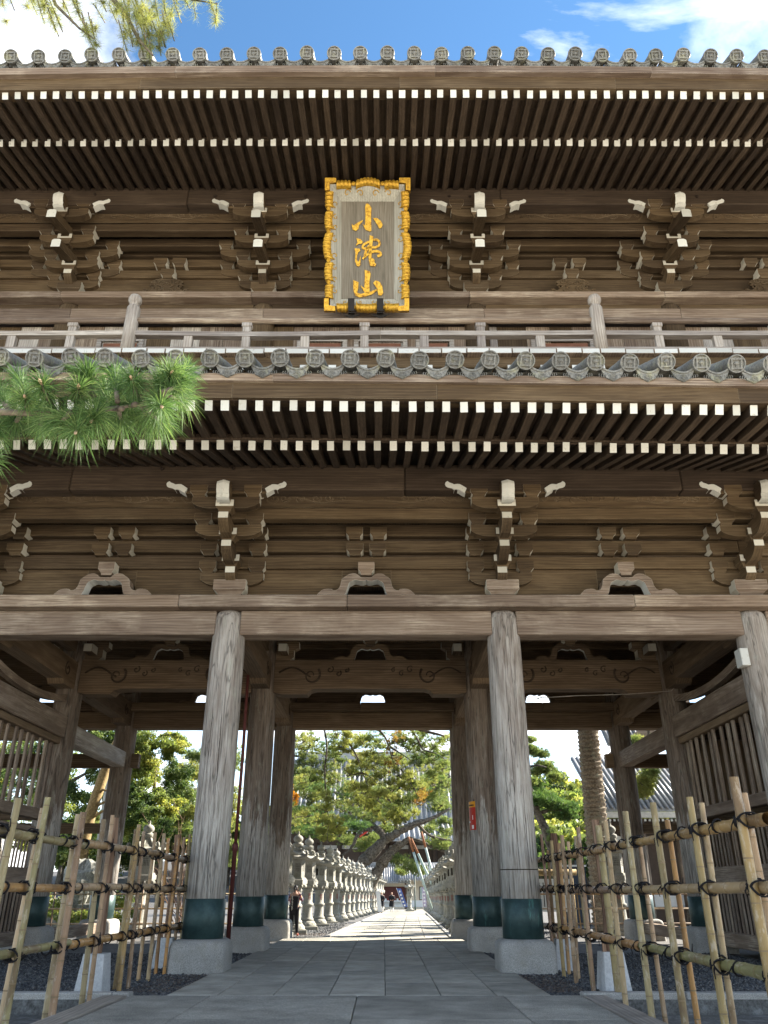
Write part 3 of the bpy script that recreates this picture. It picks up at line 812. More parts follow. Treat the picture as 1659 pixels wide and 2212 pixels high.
for i, (x0, x1) in enumerate(((-15.6, -9.4), (-9.4, -3.62), (-3.62, 3.0), (3.0, 8.9), (8.9, 14.7))):
    beam('nageshi_rail', x0 + 0.003, x1 - 0.003, 18.68, 18.86, 16.92, 17.31, 'grey_x', 0.015)
    beam('wall_plate', x0 - 0.4 + 0.003, x1 - 0.4 - 0.003, 18.62, 19.5, 17.70, 17.925, 'grey_x', 0.02)
# boarded wall behind the balcony
xx = -14.8
while xx < 13.9:
    w = rnd.uniform(0.55, 1.0)
    beam('wall_panel', xx + 0.006, xx + w - 0.006, 19.10 + rnd.uniform(0, 0.02), 19.16, 14.6, 16.95, rnd.choice(['grey_z', 'pale_z', 'brown_z', 'grey_z']), 0.006)
    xx += w
for (x0, x1) in ((-2.6, -1.1), (-0.9, 0.7), (0.95, 2.1), (4.4, 6.3), (-8.6, -7.2)):
    m = MB()
    for a, b_, c_, d_ in ((x0, x1, 16.36, 16.52), (x0, x0 + 0.14, 15.0, 16.355), (x1 - 0.14, x1, 15.0, 16.355)):
        m.box(a - x0, b_ - x0, -0.05, 0.0, c_ - 15.0, d_ - 15.0, c=0.01)
    m.box(0.2, x1 - x0 - 0.2, -0.012, 0.0, 0.0, 1.3, mat=1)
    put('door_frame', m.mesh('door_frame', ['pale_x', simple('red_brown_door%d' % int(x0 * 10), (0.20, 0.085, 0.05))]), gate, (x0, 19.07, 15.0))

# ---- rafters
def rafter_mesh(L, sl, w=0.15, h=0.19, tw=0.0):
    vs = []
    for y, k in ((0, 1.0), (L, 1.04)):
        for sx, sz in ((-1, -1), (1, -1), (1, 1), (-1, 1)):
            vs.append((sx * w / 2 * k, y - (0.42 * sz * h / 2 if y == 0 else 0), sz * h / 2 + sl * y))
    fs = [(0, 1, 2, 3), (4, 5, 6, 7), (0, 4, 5, 1), (1, 5, 6, 2), (2, 6, 7, 3), (3, 7, 4, 0)]
    return MB().add(vs, fs, [1, 0, 0, 0, 0, 0]).mesh('rafter', ['rafter_y', 'white'])
def eave_z_lo(x): return -0.0105 * x - 0.0006 * x * x
def eave_z_up(x): return -0.0013 * x * x
def rafters(name, me_opts, S, x0, x1, Y, Z, zf, k):
    n = int((x1 - x0) / S)
    for i in range(n + 1):
        x = x0 + i * S
        o = put(name, rnd.choice(me_opts), gate, (x + rnd.uniform(-.012, .012), Y + rnd.uniform(-.01, .01), Z + zf(x) * k + rnd.uniform(-.008, .008)), (rnd.uniform(-.004, .004), rnd.uniform(-.03, .03), rnd.uniform(-.004, .004)))
rb_lo = [rafter_mesh(3.4, 0.355, w) for w in (0.145, 0.15, 0.158)]
rf_lo = [rafter_mesh(2.2, 0.15, w) for w in (0.145, 0.15, 0.165)]
rafters('base_rafter', rb_lo, 0.337, -8.9 - 0.337 * 8, 11.6, 14.60, 10.13, eave_z_lo, 0.75)
rafters('flying_rafter', rf_lo, 0.337, -8.2 - 0.337 * 9, 11.2, 13.13, 10.17, eave_z_lo, 0.85)
rb_up = [rafter_mesh(3.6, 0.30, w) for w in (0.145, 0.152, 0.158)]
rf_up = [rafter_mesh(2.4, 0.255, w) for w in (0.145, 0.15, 0.16)]
rafters('base_rafter', rb_up, 0.326, -11.2 - 0.326 * 7, 13.5, 15.09, 20.06, eave_z_up, 0.2)
rafters('flying_rafter', rf_up, 0.326, -10.3 - 0.326 * 8, 12.9, 13.46, 19.82, eave_z_up, 0.5)

def xprism(name, poly, x0, x1, mat, parent=None, c=None):
    cx = (x0 + x1) / 2
    me = MB().prism(poly, x0 - cx, x1 - cx, 'yz').mesh(name, mat)
    return put(name, me, parent or gate, (cx, 0, 0))
# soffit boards, kioi (rafter beam) and eave boards; short lengths follow the sagging eave
def eave_run(name, poly, zf, k, cuts, mat):
    for a, b in zip(cuts[:-1], cuts[1:]):
        vs, n = [], len(poly)
        nx = max(1, int((b - a) / 2))
        for q in range(nx + 1):
            x = a + 0.003 + (b - a - 0.006) * q / nx
            vs += [(x - (a + b) / 2, y, z + zf(x) * k) for y, z in poly]
        fs = [tuple(range(n)), tuple(range(nx * n + n - 1, nx * n - 1, -1))]
        for q in range(nx):
            for i in range(n):
                fs.append((q * n + i, q * n + (i + 1) % n, (q + 1) * n + (i + 1) % n, (q + 1) * n + i))
        put(name, MB().add(vs, fs).mesh(name, mat), gate, ((a + b) / 2, 0, 0))
cut_lo = [-18, -9.2, -3.0, 1.05, 7.0, 17]
cut_up = [-18, -11, -6.2, 0.4, 5.9, 9.9, 17]
eave_run('soffit_board', [(14.58, 10.25), (18.3, 11.56), (18.3, 11.62), (14.58, 10.31)], eave_z_lo, 0.75, [-18, -6, 6, 17], 'rafter_y')
eave_run('soffit_board', [(13.10, 10.275), (15.4, 10.62), (15.4, 10.68), (13.10, 10.335)], eave_z_lo, 0.85, [-18, -6, 6, 17], 'rafter_y')
eave_run('kioi_beam', [(14.63, 10.228), (14.63, 10.42), (14.86, 10.46), (14.86, 10.30)], eave_z_lo, 0.8, cut_lo, 'rafter_x')
eave_run('eave_board', [(13.02, 10.28), (13.36, 10.30), (13.36, 10.62), (12.98, 10.60)], eave_z_lo, 0.95, cut_lo, 'brown_x')
eave_run('eave_board', [(12.90, 10.605), (13.4, 10.625), (13.4, 10.78), (12.88, 10.76)], eave_z_lo, 1.0, [c + 0.8 for c in cut_lo], 'grey_x')
eave_run('tile_batten', [(12.97, 10.765), (13.3, 10.785), (13.3, 10.87), (12.96, 10.83)], eave_z_lo, 1.0, cut_lo, 'dark')
eave_run('soffit_board', [(15.06, 20.18), (18.8, 21.29), (18.8, 21.35), (15.06, 20.24)], eave_z_up, 0.2, [-18, -6, 6, 17], 'rafter_y')
eave_run('soffit_board', [(13.43, 19.925), (15.9, 20.555), (15.9, 20.615), (13.43, 19.985)], eave_z_up, 0.5, [-18, -6, 6, 17], 'rafter_y')
eave_run('kioi_beam', [(15.12, 20.158), (15.12, 20.40), (15.36, 20.46), (15.36, 20.23)], eave_z_up, 0.3, cut_up, 'rafter_x')
eave_run('eave_board', [(13.36, 19.93), (13.72, 19.95), (13.72, 20.30), (13.32, 20.28)], eave_z_up, 0.8, cut_up, 'brown_x')
eave_run('eave_board', [(13.18, 20.285), (13.75, 20.305), (13.75, 20.53), (13.16, 20.50)], eave_z_up, 0.9, [c + 0.9 for c in cut_up], 'grey_x')
eave_run('tile_batten', [(13.30, 20.505), (13.7, 20.535), (13.7, 20.66), (13.29, 20.61)], eave_z_up, 1.0, cut_up, 'dark')

# ---- tiled roofs
def disc_mesh(r=0.19, L=3.2, sl=0.0):
    m = MB(); seg = 28
    # barrel body going back up the slope
    body = []
    for i, y in enumerate((0.0, 0.9, 0.9, 1.8, 1.8, L)):
        rr_ = r * (0.93 if i % 2 == 0 else 0.90)
        body.append([(rr_ * math.cos(2 * math.pi * k / 16), y, rr_ * math.sin(2 * math.pi * k / 16) + sl * y) for k in range(16)])
    vs = [p for b in body for p in b]; fs = []
    for i in range(len(body) - 1):
        for k in range(16):
            fs.append((i * 16 + k, i * 16 + (k + 1) % 16, (i + 1) * 16 + (k + 1) % 16, (i + 1) * 16 + k))
    m.add(vs, fs, 0, True)
    # face: rim, recess
    rings = [(r * 0.94, 0.02), (r, -0.005), (r, -0.045), (r * 0.97, -0.058), (r * 0.86, -0.058), (r * 0.82, -0.022), (0.001, -0.022)]
    vs, fs = [], []
    for q, y in rings:
        vs += [(q * math.cos(2 * math.pi * k / seg), y, q * math.sin(2 * math.pi * k / seg)) for k in range(seg)]
    for i in range(len(rings) - 1):
        for k in range(seg): fs.append((i * seg + k, i * seg + (k + 1) % seg, (i + 1) * seg + (k + 1) % seg, (i + 1) * seg + k))
    m.add(vs, fs, 0, False)
    # well-curb crest: four crossing bars, with a fruit and leaves inside
    a, b, w = r * 0.50, r * 0.64, r * 0.085
    for sg in (-1, 1):
        m.box(-b, b, -0.055, -0.015, sg * a - w, sg * a + w)
        m.box(sg * a - w, sg * a + w, -0.052, -0.015, -b * 0.999, b * 0.999)
    m.lathe([(0.001, -0.025), (r * 0.16, -0.018), (r * 0.22, 0.0), (r * 0.2, 0.02)], 10, xf=Matrix.Translation((0, -0.03, r * 0.06)) @ Matrix.Rotation(R(90), 4, 'X'))
    for ang in (-60, -25, 25, 60, 180):
        leafp = [(0, 0), (r * 0.10, r * 0.14), (0.0, r * 0.36), (-r * 0.10, r * 0.14)]
        m.prism(leafp, -0.048, -0.015, 'xz', xf=Matrix.Translation((0, 0, -r * 0.10)) @ Matrix.Rotation(R(ang), 4, 'Y'))
    return m.mesh('eave_tile', 'tile')
def pan_mesh(S, r=0.19):
    """concave pan tile whose hanging front carries carved waves and a swirl"""
    m = MB(); n = 14; w = S - 2 * r * 0.55
    top, bot = [], []
    for i in range(n + 1):
        t = i / n * 2 - 1
        x = t * w / 2
        zt = -0.10 + 0.12 * t * t
        lob = 0.135 * (1 - abs(t) ** 2.6) + 0.012 * math.cos(t * 10) * (1 - abs(t))
        top.append((x, zt)); bot.append((x, zt - 0.03 - lob))
    m.prism(top + bot[::-1], -0.03, 0.02, 'xz')
    m.prism([(x, z + 0.035) for x, z in top] + [(x, z - 0.005) for x, z in top[::-1]], -0.05, -0.025, 'xz')
    vs, fs = [], []
    for (x, z) in top: vs += [(x, 0.0, z), (x, 3.0, z + 3.0 * 0.10)]
    for i in range(n): fs.append((2 * i, 2 * i + 2, 2 * i + 3, 2 * i + 1))
    m.add(vs, fs, 0, True)
    cz = -0.10 - 0.095
    for q in (0.022, 0.042, 0.062):
        m.tube([(q * 1.25 * math.cos(a), -0.034, cz + q * math.sin(a)) for a in [k * math.pi / 8 for k in range(17)]], 0.009, 4, cap=False)
    for sg in (-1, 1):
        for j in range(4):
            x = sg * (0.13 + 0.045 * j)
            m.tube([(x + sg * 0.02 * math.sin(t * 3), -0.034, cz + 0.07 - 0.10 * t * (1 - 0.15 * j)) for t in (0, .25, .5, .75, 1)], 0.008, 4, cap=False)
    return m.mesh('pan_tile', 'tile')
def main_roof(name, poly, x0, x1, label=None):
    return xprism(name, poly, x0, x1, 'tile')
roof_lo = main_roof('lower_roof', [(12.95, 10.86), (13.6, 10.80), (15.4, 10.72), (18.3, 11.7), (18.95, 12.0), (18.95, 13.75), (16, 12.30)], -20, 19)
roof_up = main_roof('upper_roof', [(13.3, 20.66), (14.0, 20.62), (16.0, 20.85), (18.8, 21.55), (19.6, 21.7), (30.2, 21.7), (31.2, 21.2), (36.4, 20.5), (30.5, 23.6), (24.9, 27.8), (19.3, 23.5), (16.0, 21.9)], -22, 21)
for (xa, xb, za, zb) in ((14.7, 21.2, 13.6, 10.9), (-15.6, -22.0, 13.6, 10.9)):
    put('side_roof', MB().prism([(xa, za), (xb, zb), (xb, zb - 0.4), (xa, 11.2)], 13.0, 36.6, 'xz').mesh('side_roof', 'tile'), gate, (0, 0, 0))
TS_L, TS_U = 0.692, 0.685
dm, pm_l, pm_u = disc_mesh(0.186), pan_mesh(TS_L), pan_mesh(TS_U)
for (roof, S, Y, Z, zf, n0, n1, ph, pme) in ((roof_lo, TS_L, 12.75, 11.02, eave_z_lo, -17, 17, 0.02, pm_l), (roof_up, TS_U, 13.08, 20.81, eave_z_up, -20, 20, 0.09, pm_u)):
    for i in range(n0, n1 + 1):
        x = ph + i * S
        put('eave_tile', dm, roof, (x + rnd.uniform(-.015, .015), Y + rnd.uniform(-.02, .02), Z + zf(x) + rnd.uniform(-.012, .012)), (0.42 + rnd.uniform(-.06, .06), rnd.uniform(-.12, .12), rnd.uniform(-.03, .03)))
        put('pan_tile', pme, roof, (x + S / 2 + rnd.uniform(-.01, .01), Y + 0.095, Z - 0.10 + zf(x + S / 2) + rnd.uniform(-.008, .008)), (0.14, rnd.uniform(-.03, .03), 0))

# ---- balcony
xx = -12.5
while xx < 12:
    w = rnd.uniform(0.45, 0.78)
    beam('deck_board', xx + 0.007, xx + w - 0.007, 17.20 + rnd.uniform(-.02, .02), 18.95, 14.54 + rnd.uniform(-.008, .008), 14.70 + rnd.uniform(-.012, .012), ['grey_y', 'white2'], 0.012, fm=[0, 0, 1, 0, 0, 0])
    xx += w
beam('deck_beam', -16, 15.2, 17.36, 17.7, 14.20, 14.535, 'brown_x')
beam('deck_beam', -16, 15.2, 17.9, 18.9, 13.6, 14.53, 'rafter_x')
for i in range(22):
    x = -8.4 + i * 0.79 + rnd.uniform(-.12, .12)
    beam('joist_end', x - 0.11, x + 0.11, 17.24, 17.5, 14.02, 14.19, ['brown_y', 'white2'], 0.01, fm=[0, 0, 1, 0, 0, 0])
RY = 17.42
beam('ground_rail', -14, 13, RY - 0.09, RY + 0.09, 14.72, 14.86, 'pale_x', 0.015)
def sag_rail(name, x0, x1, z, r, mat, rect=None, sag=0.03):
    pts = []
    for i in range(13):
        t = i / 12; x = x0 + (x1 - x0) * t
        pts.append((x - x0, 0, -sag * math.sin(math.pi * t)))
    m = MB()
    if rect:
        vs, fs = [], []
        for p in pts:
            for sy, sz in ((-1, -1), (1, -1), (1, 1), (-1, 1)): vs.append((p[0], sy * rect[0] / 2, p[2] + sz * rect[1] / 2))
        for i in range(12):
            for k in range(4): fs.append((i * 4 + k, i * 4 + (k + 1) % 4, i * 4 + 4 + (k + 1) % 4, i * 4 + 4 + k))
        fs += [(0, 1, 2, 3), (48, 49, 50, 51)]
        m.add(vs, fs)
    else: m.tube(pts, r, 14)
    put(name, m.mesh(name, mat), gate, (x0, RY, z))
NEWEL = [-7.0, 5.92]
for a, b in ((-13.4, -7.16), (-6.84, 5.76), (6.08, 12.4)):
    if b - a > 8:
        cuts = [a, -2.9, 0.35, b] 
        sag_rail('middle_rail', a, -0.1, 15.33, 0, 'pale_x', (0.19, 0.15), 0.05); sag_rail('middle_rail', -0.09, b, 15.33, 0, 'pale_x', (0.19, 0.15), 0.02)
    else: sag_rail('middle_rail', a, b, 15.33, 0, 'pale_x', (0.19, 0.15), 0.02)
    sag_rail('top_rail', a, b, 15.81, 0.088, 'grey_x', None, 0.02)
np_ = MB().lathe([(0.185, 0), (0.185, 1.50), (0.16, 1.56), (0.10, 1.60), (0.09, 1.63), (0.15, 1.68), (0.185, 1.76), (0.185, 1.84), (0.15, 1.93), (0.08, 1.98), (0.001, 2.0)], 24).mesh('newel_post', 'pale_z')
for x in NEWEL: put('newel_post', np_, gate, (x, RY - 0.02, 14.70))
k = 0
for x in [-11.9, -10.2, -8.6] + [-7.0 + 1.615 * i for i in range(1, 8)] + [5.92 + 1.62 * i for i in range(1, 4)]:
    m = MB().box(-0.11, 0.11, -0.08, 0.08, 0, 0.4, c=0.01).box(-0.11, 0.11, -0.07, 0.07, 0.53, 0.73, c=0.01).box(-0.14, 0.14, -0.10, 0.10, 0.70, 0.83, c=0.015)
    if k % 2 == 1: m = MB().box(-0.12, 0.12, -0.08, 0.08, 0, 0.4, c=0.01)
    put('rail_post', m.mesh('rail_post', 'pale_z'), gate, (x + rnd.uniform(-.03, .03), RY, 14.855)); k += 1

# ---- body of the gate above the passage, ceiling and rear wall
beam('upper_wall_core', -15.5, 14.6, 19.32, 30.6, 11.0, 21.6, 'dark', 0)
beam('ceiling_board', -16, 15.1, 18.95, 30.9, 10.30, 10.36, 'inner_y', 0)
for x in (-16.2, 15.3): beam('end_wall', x - 0.06, x + 0.06, 18.9, 30.9, 0.3, 10.2, 'inner_z', 0)
for i in range(8):
    y = 19.7 + i * 1.5
    beam('ceiling_beam', -16, 15.1, y - 0.09, y + 0.09, 10.08, 10.29, 'inner_x', 0.01)
roof_rear = xprism('rear_roof', [(36.8, 10.9), (31.0, 13.9), (30.6, 13.9), (30.6, 11.4), (36.6, 10.5)], -20, 19, 'tile')
# rear wall over the plate, with arched openings
for i in range(5):
    x0, x1 = XALL[i], XALL[i + 1]; xm = (x0 + x1) / 2
    hw = 0.50
    beam('wall_panel', x0 + 0.01, xm - hw, YR - 0.03, YR + 0.03, 8.045, 8.80, 'inner_x', 0)
    beam('wall_panel', xm + hw, x1 - 0.01, YR - 0.03, YR + 0.03, 8.045, 8.80, 'inner_x', 0)
    beam('wall_panel', xm - hw - .001, xm + hw + .001, YR - 0.025, YR + 0.025, 8.50, 8.80, 'inner_x', 0)
    if 0 < i < 4: put('frog_leg_strut', kaeru_in, gate, (xm, YR - 0.14, 8.05))
    beam('wall_beam', x0 + .004, x1 - .004, YR - 0.2, YR + 0.2, 8.80, 10.29, 'inner_x', 0.02)
for i in range(5):
    x0, x1 = XALL[i], XALL[i + 1]
    beam('wall_beam', x0 + .004, x1 - .004, YM - 0.16, YM + 0.16, 9.15, 9.5, 'inner_x', 0.02)
    beam('wall_beam', x0 + .004, x1 - .004, YM - 0.10, YM + 0.10, 9.505, 10.06, 'inner_x', 0.0)

# rainbow beams across the middle row, with carved scrolls, groove shade put in as darker tubes
def rainbow_mesh(L, h, d, mat, step=1.05):
    e = L / 2
    poly = [(-e, 0.05), (-e, h), (e, h), (e, 0.05), (e - 0.25, 0.0), (e - step, 0.0), (e - step - 0.10, 0.12), (e - step - 0.28, 0.17), (-(e - step - 0.28), 0.17), (-(e - step - 0.10), 0.12), (-(e - step), 0.0), (-(e - 0.25), 0.0)]
    m = MB().prism(poly, -d / 2, d / 2, 'xz')
    for sg in (-1, 1):
        for yy in (-d / 2, d / 2):
            sp = spiral(sg * (e - step - 0.12), h * 0.55, h * 0.27, 1.15, 2.4 if sg > 0 else 0.74, sg, 30)
            m.tube([(u, yy, w) for u, w in sp], [0.042 - 0.0009 * q for q in range(30)], 6, mat=1)
            m.tube([(sg * (e - 0.15 - 1.0 * t), yy, h * (0.62 + 0.16 * math.sin(4 * t))) for t in [q / 10 for q in range(11)]], 0.03, 5, mat=1)
            for (du, dz, r) in ((1.15, 0.72, 0.12), (1.42, 0.60, 0.10), (1.68, 0.70, 0.08)):
                m.tube([(u, yy, w) for u, w in spiral(sg * (e - step - du + 0.45), h * dz, r, 1.0, 1.0, sg, 16)], 0.022, 5, mat=1)
    return m.mesh('rainbow_beam', [mat, 'rafter_x'])
for i in (1, 2, 3):
    x0, x1 = XS[i - 1], XS[i]
    put('rainbow_beam', rainbow_mesh(x1 - x0 - 0.7, 1.08, 0.52, 'inner_x'), gate, ((x0 + x1) / 2, YM, 7.06))
    put('frog_leg_strut', kaeru_in, gate, ((x0 + x1) / 2, YM - 0.12, 8.145))
    put('bearing_block', block_mesh(0.46, 0.34, 0.34, 'inner_x'), gate, ((x0 + x1) / 2, YM - 0.12, 8.66))
    for sg, xq in ((1, x0), (-1, x1)):       # corbel blocks at the column heads
        put('corbel_block', MB().prism([(0, 0), (0.5 * sg, 0.0), (0.62 * sg, 0.10), (0.62 * sg, 0.34), (0.78 * sg, 0.42), (0.78 * sg, 0.60), (0, 0.60)], -0.16, 0.16, 'xz', side=[0, 1, 1, 0, 1, 0, 0]).mesh('corbel_block', ['inner_x', 'saddle']), gate, (xq + 0.3 * sg, YM, 8.16))
def tie_mesh(L, h, w, mat):
    """beam along Y with scooped soffit"""
    e = L / 2
    poly = [(-e, 0.04), (-e, h), (e, h), (e, 0.04), (e - 0.2, 0), (e - 0.85, 0), (e - 1.0, 0.14), (-(e - 1.0), 0.14), (-(e - 0.85), 0), (-(e - 0.2), 0)]
    m = MB().prism(poly, -w / 2, w / 2, 'yz')
    for sx in (-1, 1):
        for sg in (-1, 1):
            m.tube([(sx * w / 2, u, z) for u, z in spiral(sg * (e - 0.75), h * 0.55, h * 0.26, 1.2, 2.0, sg, 24)], 0.028, 5, mat=1)  # darker scroll tubes colour in the shade of the grooves
    return m.mesh('connecting_beam', [mat, 'rafter_y'])
for x in XS:
    for ya, yb in ((YF, YM), (YM, YR)):
        put('connecting_beam', tie_mesh(yb - ya - 0.6, 0.86, 0.50, 'inner_y'), gate, (x, (ya + yb) / 2, 7.18))
        put('bearing_block', block_mesh(0.5, 0.5, 0.34, 'inner_x'), gate, (x, (ya + yb) / 2, 8.05))
        beam('wall_beam', x - 0.14, x + 0.14, ya + 0.2, yb - 0.2, 8.40, 8.75, 'inner_y', 0.02)
# inward-facing bracket tips with white ends under the ceiling
for x in XS:
    for sg in (-1, 1):
        for (dy, z) in ((-0.2, 8.30), (-0.55, 8.75)):
            beam('bracket_tip', x + sg * 0.62 - 0.14, x + sg * 0.62 + 0.14, YM + dy - 0.5, YM + dy, z, z + 0.26, ['inner_y', 'saddle'], 0.01, fm=[1, 1, 1, 0, 0, 0])

# ---- guardian bays: side lattices, rails and beams
for x, sgn in ((XS[0], 1), (XS[3], -1)):
    mt = 'grey_y' if sgn < 0 else 'inner_y'
    beam('side_beam', x - 0.22, x + 0.22, YF + 0.3, YM - 0.3, 5.72, 6.36, 'grey_y', 0.03)
    beam('side_beam', x - 0.22, x + 0.22, YM + 0.3, YR - 0.3, 5.68, 6.24, 'pale_y' if sgn > 0 else 'grey_y', 0.03)
    beam('head_rail', x - 0.13, x + 0.13, YF + 0.35, YM - 0.35, 5.52, 5.717, 'inner_y', 0.02)
    # curved batten over the lattice
    pts = [(0, -2.7 + 5.4 * t, 0.30 * (2 * t - 1) ** 2) for t in [q / 12 for q in range(13)]]
    m = MB(); vs, fs = [], []
    for p in pts:
        for sx, sz in ((-1, -1), (1, -1), (1, 1), (-1, 1)): vs.append((sx * 0.09, p[1], p[2] + sz * 0.10))
    for q in range(12):
        for kk in range(4): fs.append((q * 4 + kk, q * 4 + (kk + 1) % 4, q * 4 + 4 + (kk + 1) % 4, q * 4 + 4 + kk))
    fs += [(0, 1, 2, 3), (48, 49, 50, 51)]
    put('curved_batten', m.add(vs, fs).mesh('curved_batten', 'grey_y'), gate, (x, (YF + YM) / 2, 6.62))
    beam('sill_rail', x - 0.15, x + 0.15, YF + 0.35, YM - 0.35, 3.36, 3.64, 'grey_y', 0.02)
    beam('sill_rail', x - 0.13, x + 0.13, YF + 0.35, YM - 0.35, 3.02, 3.16, 'grey_y', 0.02)
    beam('low_rail', x - 0.16, x + 0.16, YF + 0.35, YM - 0.35, 1.70, 2.10, 'grey_y', 0.02)
    beam('foot_rail', x - 0.18, x + 0.18, YF + 0.35, YM - 0.35, 0.22, 0.55, 'grey_y', 0.02)
    lat = beam('lattice_backing', x - sgn * 0.02 - 0.01, x - sgn * 0.02 + 0.01, YF + 0.36, YM - 0.36, 0.56, 1.69, 'dark', 0)
    slat = MB().box(-0.035, 0.035, -0.065, 0.065, 3.6, 5.6, c=0.012).mesh('lattice_slat', 'grey_z')
    for q in range(12):
        put('lattice_slat', slat, gate, (x, YF + 0.75 + q * 0.43, 0), (0, rnd.uniform(-.008, .008), 0))
    slat2 = MB().box(-0.018, 0.018, -0.036, 0.036, 2.08, 3.08, c=0.006).mesh('lattice_slat', 'grey_z')
    slat3 = MB().box(-0.02, 0.02, -0.04, 0.04, 0.54, 1.71, c=0.006).mesh('lattice_slat', 'grey_z')
    for q in range(23):
        y = YF + 0.58 + q * 0.226
        put('lattice_slat', slat2, gate, (x + 0.02 * sgn, y + rnd.uniform(-.02, .02), 0), (rnd.uniform(-.01, .01), 0, 0))
        put('lattice_slat', slat3, gate, (x + 0.05 * sgn, y + rnd.uniform(-.02, .02), 0), (rnd.uniform(-.01, .01), 0, 0))
    # cross beams of the outer bay
    for yy in (YM, YR):
        xa, xb = sorted((x - sgn * 0.35, x - sgn * 6.1))
        beam('cross_beam', xa, xb, yy - 0.14, yy + 0.14, 5.70, 6.20, 'inner_x', 0.02)
        beam('cross_beam', xa, xb, yy - 0.13, yy + 0.13, 3.40, 3.75, 'inner_x', 0.02)
    xa, xb = sorted((x + sgn * 0.36, x + sgn * 0.66))
    beam('beam_end', xa, xb, YR - 0.14, YR + 0.14, 5.70, 6.20, ['inner_x', 'white2'], 0.01)
    beam('floor_beam', x - 0.16, x + 0.16, YM + 0.35, YR - 0.35, 0.20, 0.52, 'grey_y', 0.02)
    # boarded back of the guardian bay
    if sgn < 0: beam('back_wall', 9.4, 15.1, YM - 0.02, YM + 0.03, 0.3, 5.69, 'inner_z', 0)
# tie ends of the right front column
beam('beam_end', 8.52, 8.72, 18.42, 18.75, 6.36, 6.78, ['white2', 'grey_x'], 0.012)
beam('beam_end', 9.40, 9.66, 18.30, 18.42, 6.18, 6.62, ['white2', 'grey_x'], 0.012)

# lattice front of the right guardian bay; added board keeps light out
beam('light_stop_board', 9.45, 15.1, 18.92, 18.96, 0.3, 7.1, 'inner_z', 0)
slatf = MB().box(-0.06, 0.06, -0.04, 0.04, 3.6, 5.7, c=0.01).mesh('lattice_slat', 'grey_z')
for q in range(6): put('lattice_slat', slatf, gate, (9.75 + q * 0.3, 18.78, 0))
beam('side_beam', 9.4, 15.1, 18.55, 18.90, 5.72, 6.36, 'grey_x', 0.03)
# wooden peg heads on the purlins and beams
peg = MB().lathe([(0.045, 0), (0.045, 0.03), (0.03, 0.04)], 10, xf=Matrix.Rotation(R(90), 4, 'X')).mesh('peg', 'dark')
for (x_, y_, Y_) in ((505, 1012, 16.86), (697, 1010, 16.86), (817, 1010, 16.86), (1114, 1013, 16.86), (350, 1013, 16.86), (205, 420, 17.22), (465, 424, 17.22), (660, 424, 17.22), (970, 424, 17.22), (1015, 425, 17.22), (1505, 425, 17.22)):
    put('peg', peg, gate, tuple(px(x_, y_, Y_ - 0.01)))
# loose wire along the middle beam
put('loose_wire', MB().tube([(3.3, YM - .29, 7.02), (4.6, YM - .30, 6.92), (6.0, YM - .30, 7.0), (7.6, YM - .29, 7.05), (8.9, YM - .5, 7.1), (9.3, YM - .8, 7.5)], 0.012, 5).mesh('loose_wire', 'pale_x'), gate)
# ================================================================== GROUND
def gz(y): return -0.03 if y < 31 else -0.03 - 0.008 * (min(y, 160) - 31)
prof = [(-300, -0.06, 0), (7.5, -0.06, 0), (11.6, -0.06, 3), (11.62, -0.16, 1), (14.40, -0.20, 1), (14.42, 0.0, 1), (14.46, 0.02, 2), (31, -0.03, 2), (160, gz(160), 2), (2500, gz(160), 2)]
m = MB(); xs = (-1500, -40, 40, 1500); vs, fs, ms = [], [], []
for (y, z, mt) in prof: vs += [(x, y, z) for x in xs]
for i in range(len(prof) - 1):
    for k in range(3):
        fs.append((i * 4 + k, i * 4 + k + 1, i * 4 + k + 5, i * 4 + k + 4)); ms.append(prof[i][2] if prof[i][2] != 0 else 0)
ground = struct('ground', m.add(vs, fs, ms).mesh('ground', ['plaza', 'ditch', 'earth', 'ditch']))

def slab_me(w, l, h=0.05, c=0.008, mat='paver'): return MB().box(-w / 2, w / 2, -l / 2, l / 2, -h, 0, c=c).mesh('paving_slab', mat)
pave = struct('pavement', mbox('ditch', -3.45, 2.66, 14.50, 31.3, -0.10, 0.022))
PX = [-3.44, -2.63, -1.75, -0.87, 0.02, 0.90, 1.78, 2.65]
y = 14.52; r_ = 0
while y < 31.2:
    l = [1.9, 1.35, 0.95, 1.5, 0.9, 1.3][r_ % 6]; r_ += 1
    l = min(l, 31.29 - y)
    for i in range(7):
        w = PX[i + 1] - PX[i]
        put('paving_slab', slab_me(w - 0.014, l - 0.014), pave, ((PX[i] + PX[i + 1]) / 2, y + l / 2, 0.05 + rnd.uniform(-.003, .003)), (rnd.uniform(-.0015, .0015), rnd.uniform(-.0015, .0015), 0))
    y += l
bridge = struct('bridge_pavement', mbox('ditch', -3.98, 3.12, 6.0, 14.44, -0.2, 0.0))
BX = [-3.96, -2.72, -0.42, 1.87, 3.10]
for (ya, yb) in ((11.9, 14.44), (9.4, 11.9), (6.9, 9.4)):
    for i in range(4):
        put('paving_slab', slab_me(BX[i + 1] - BX[i] - 0.012, yb - ya - 0.012, 0.06, 0.01, 'paver2'), bridge, ((BX[i] + BX[i + 1]) / 2, (ya + yb) / 2, 0.055 + rnd.uniform(-.004, .004)))
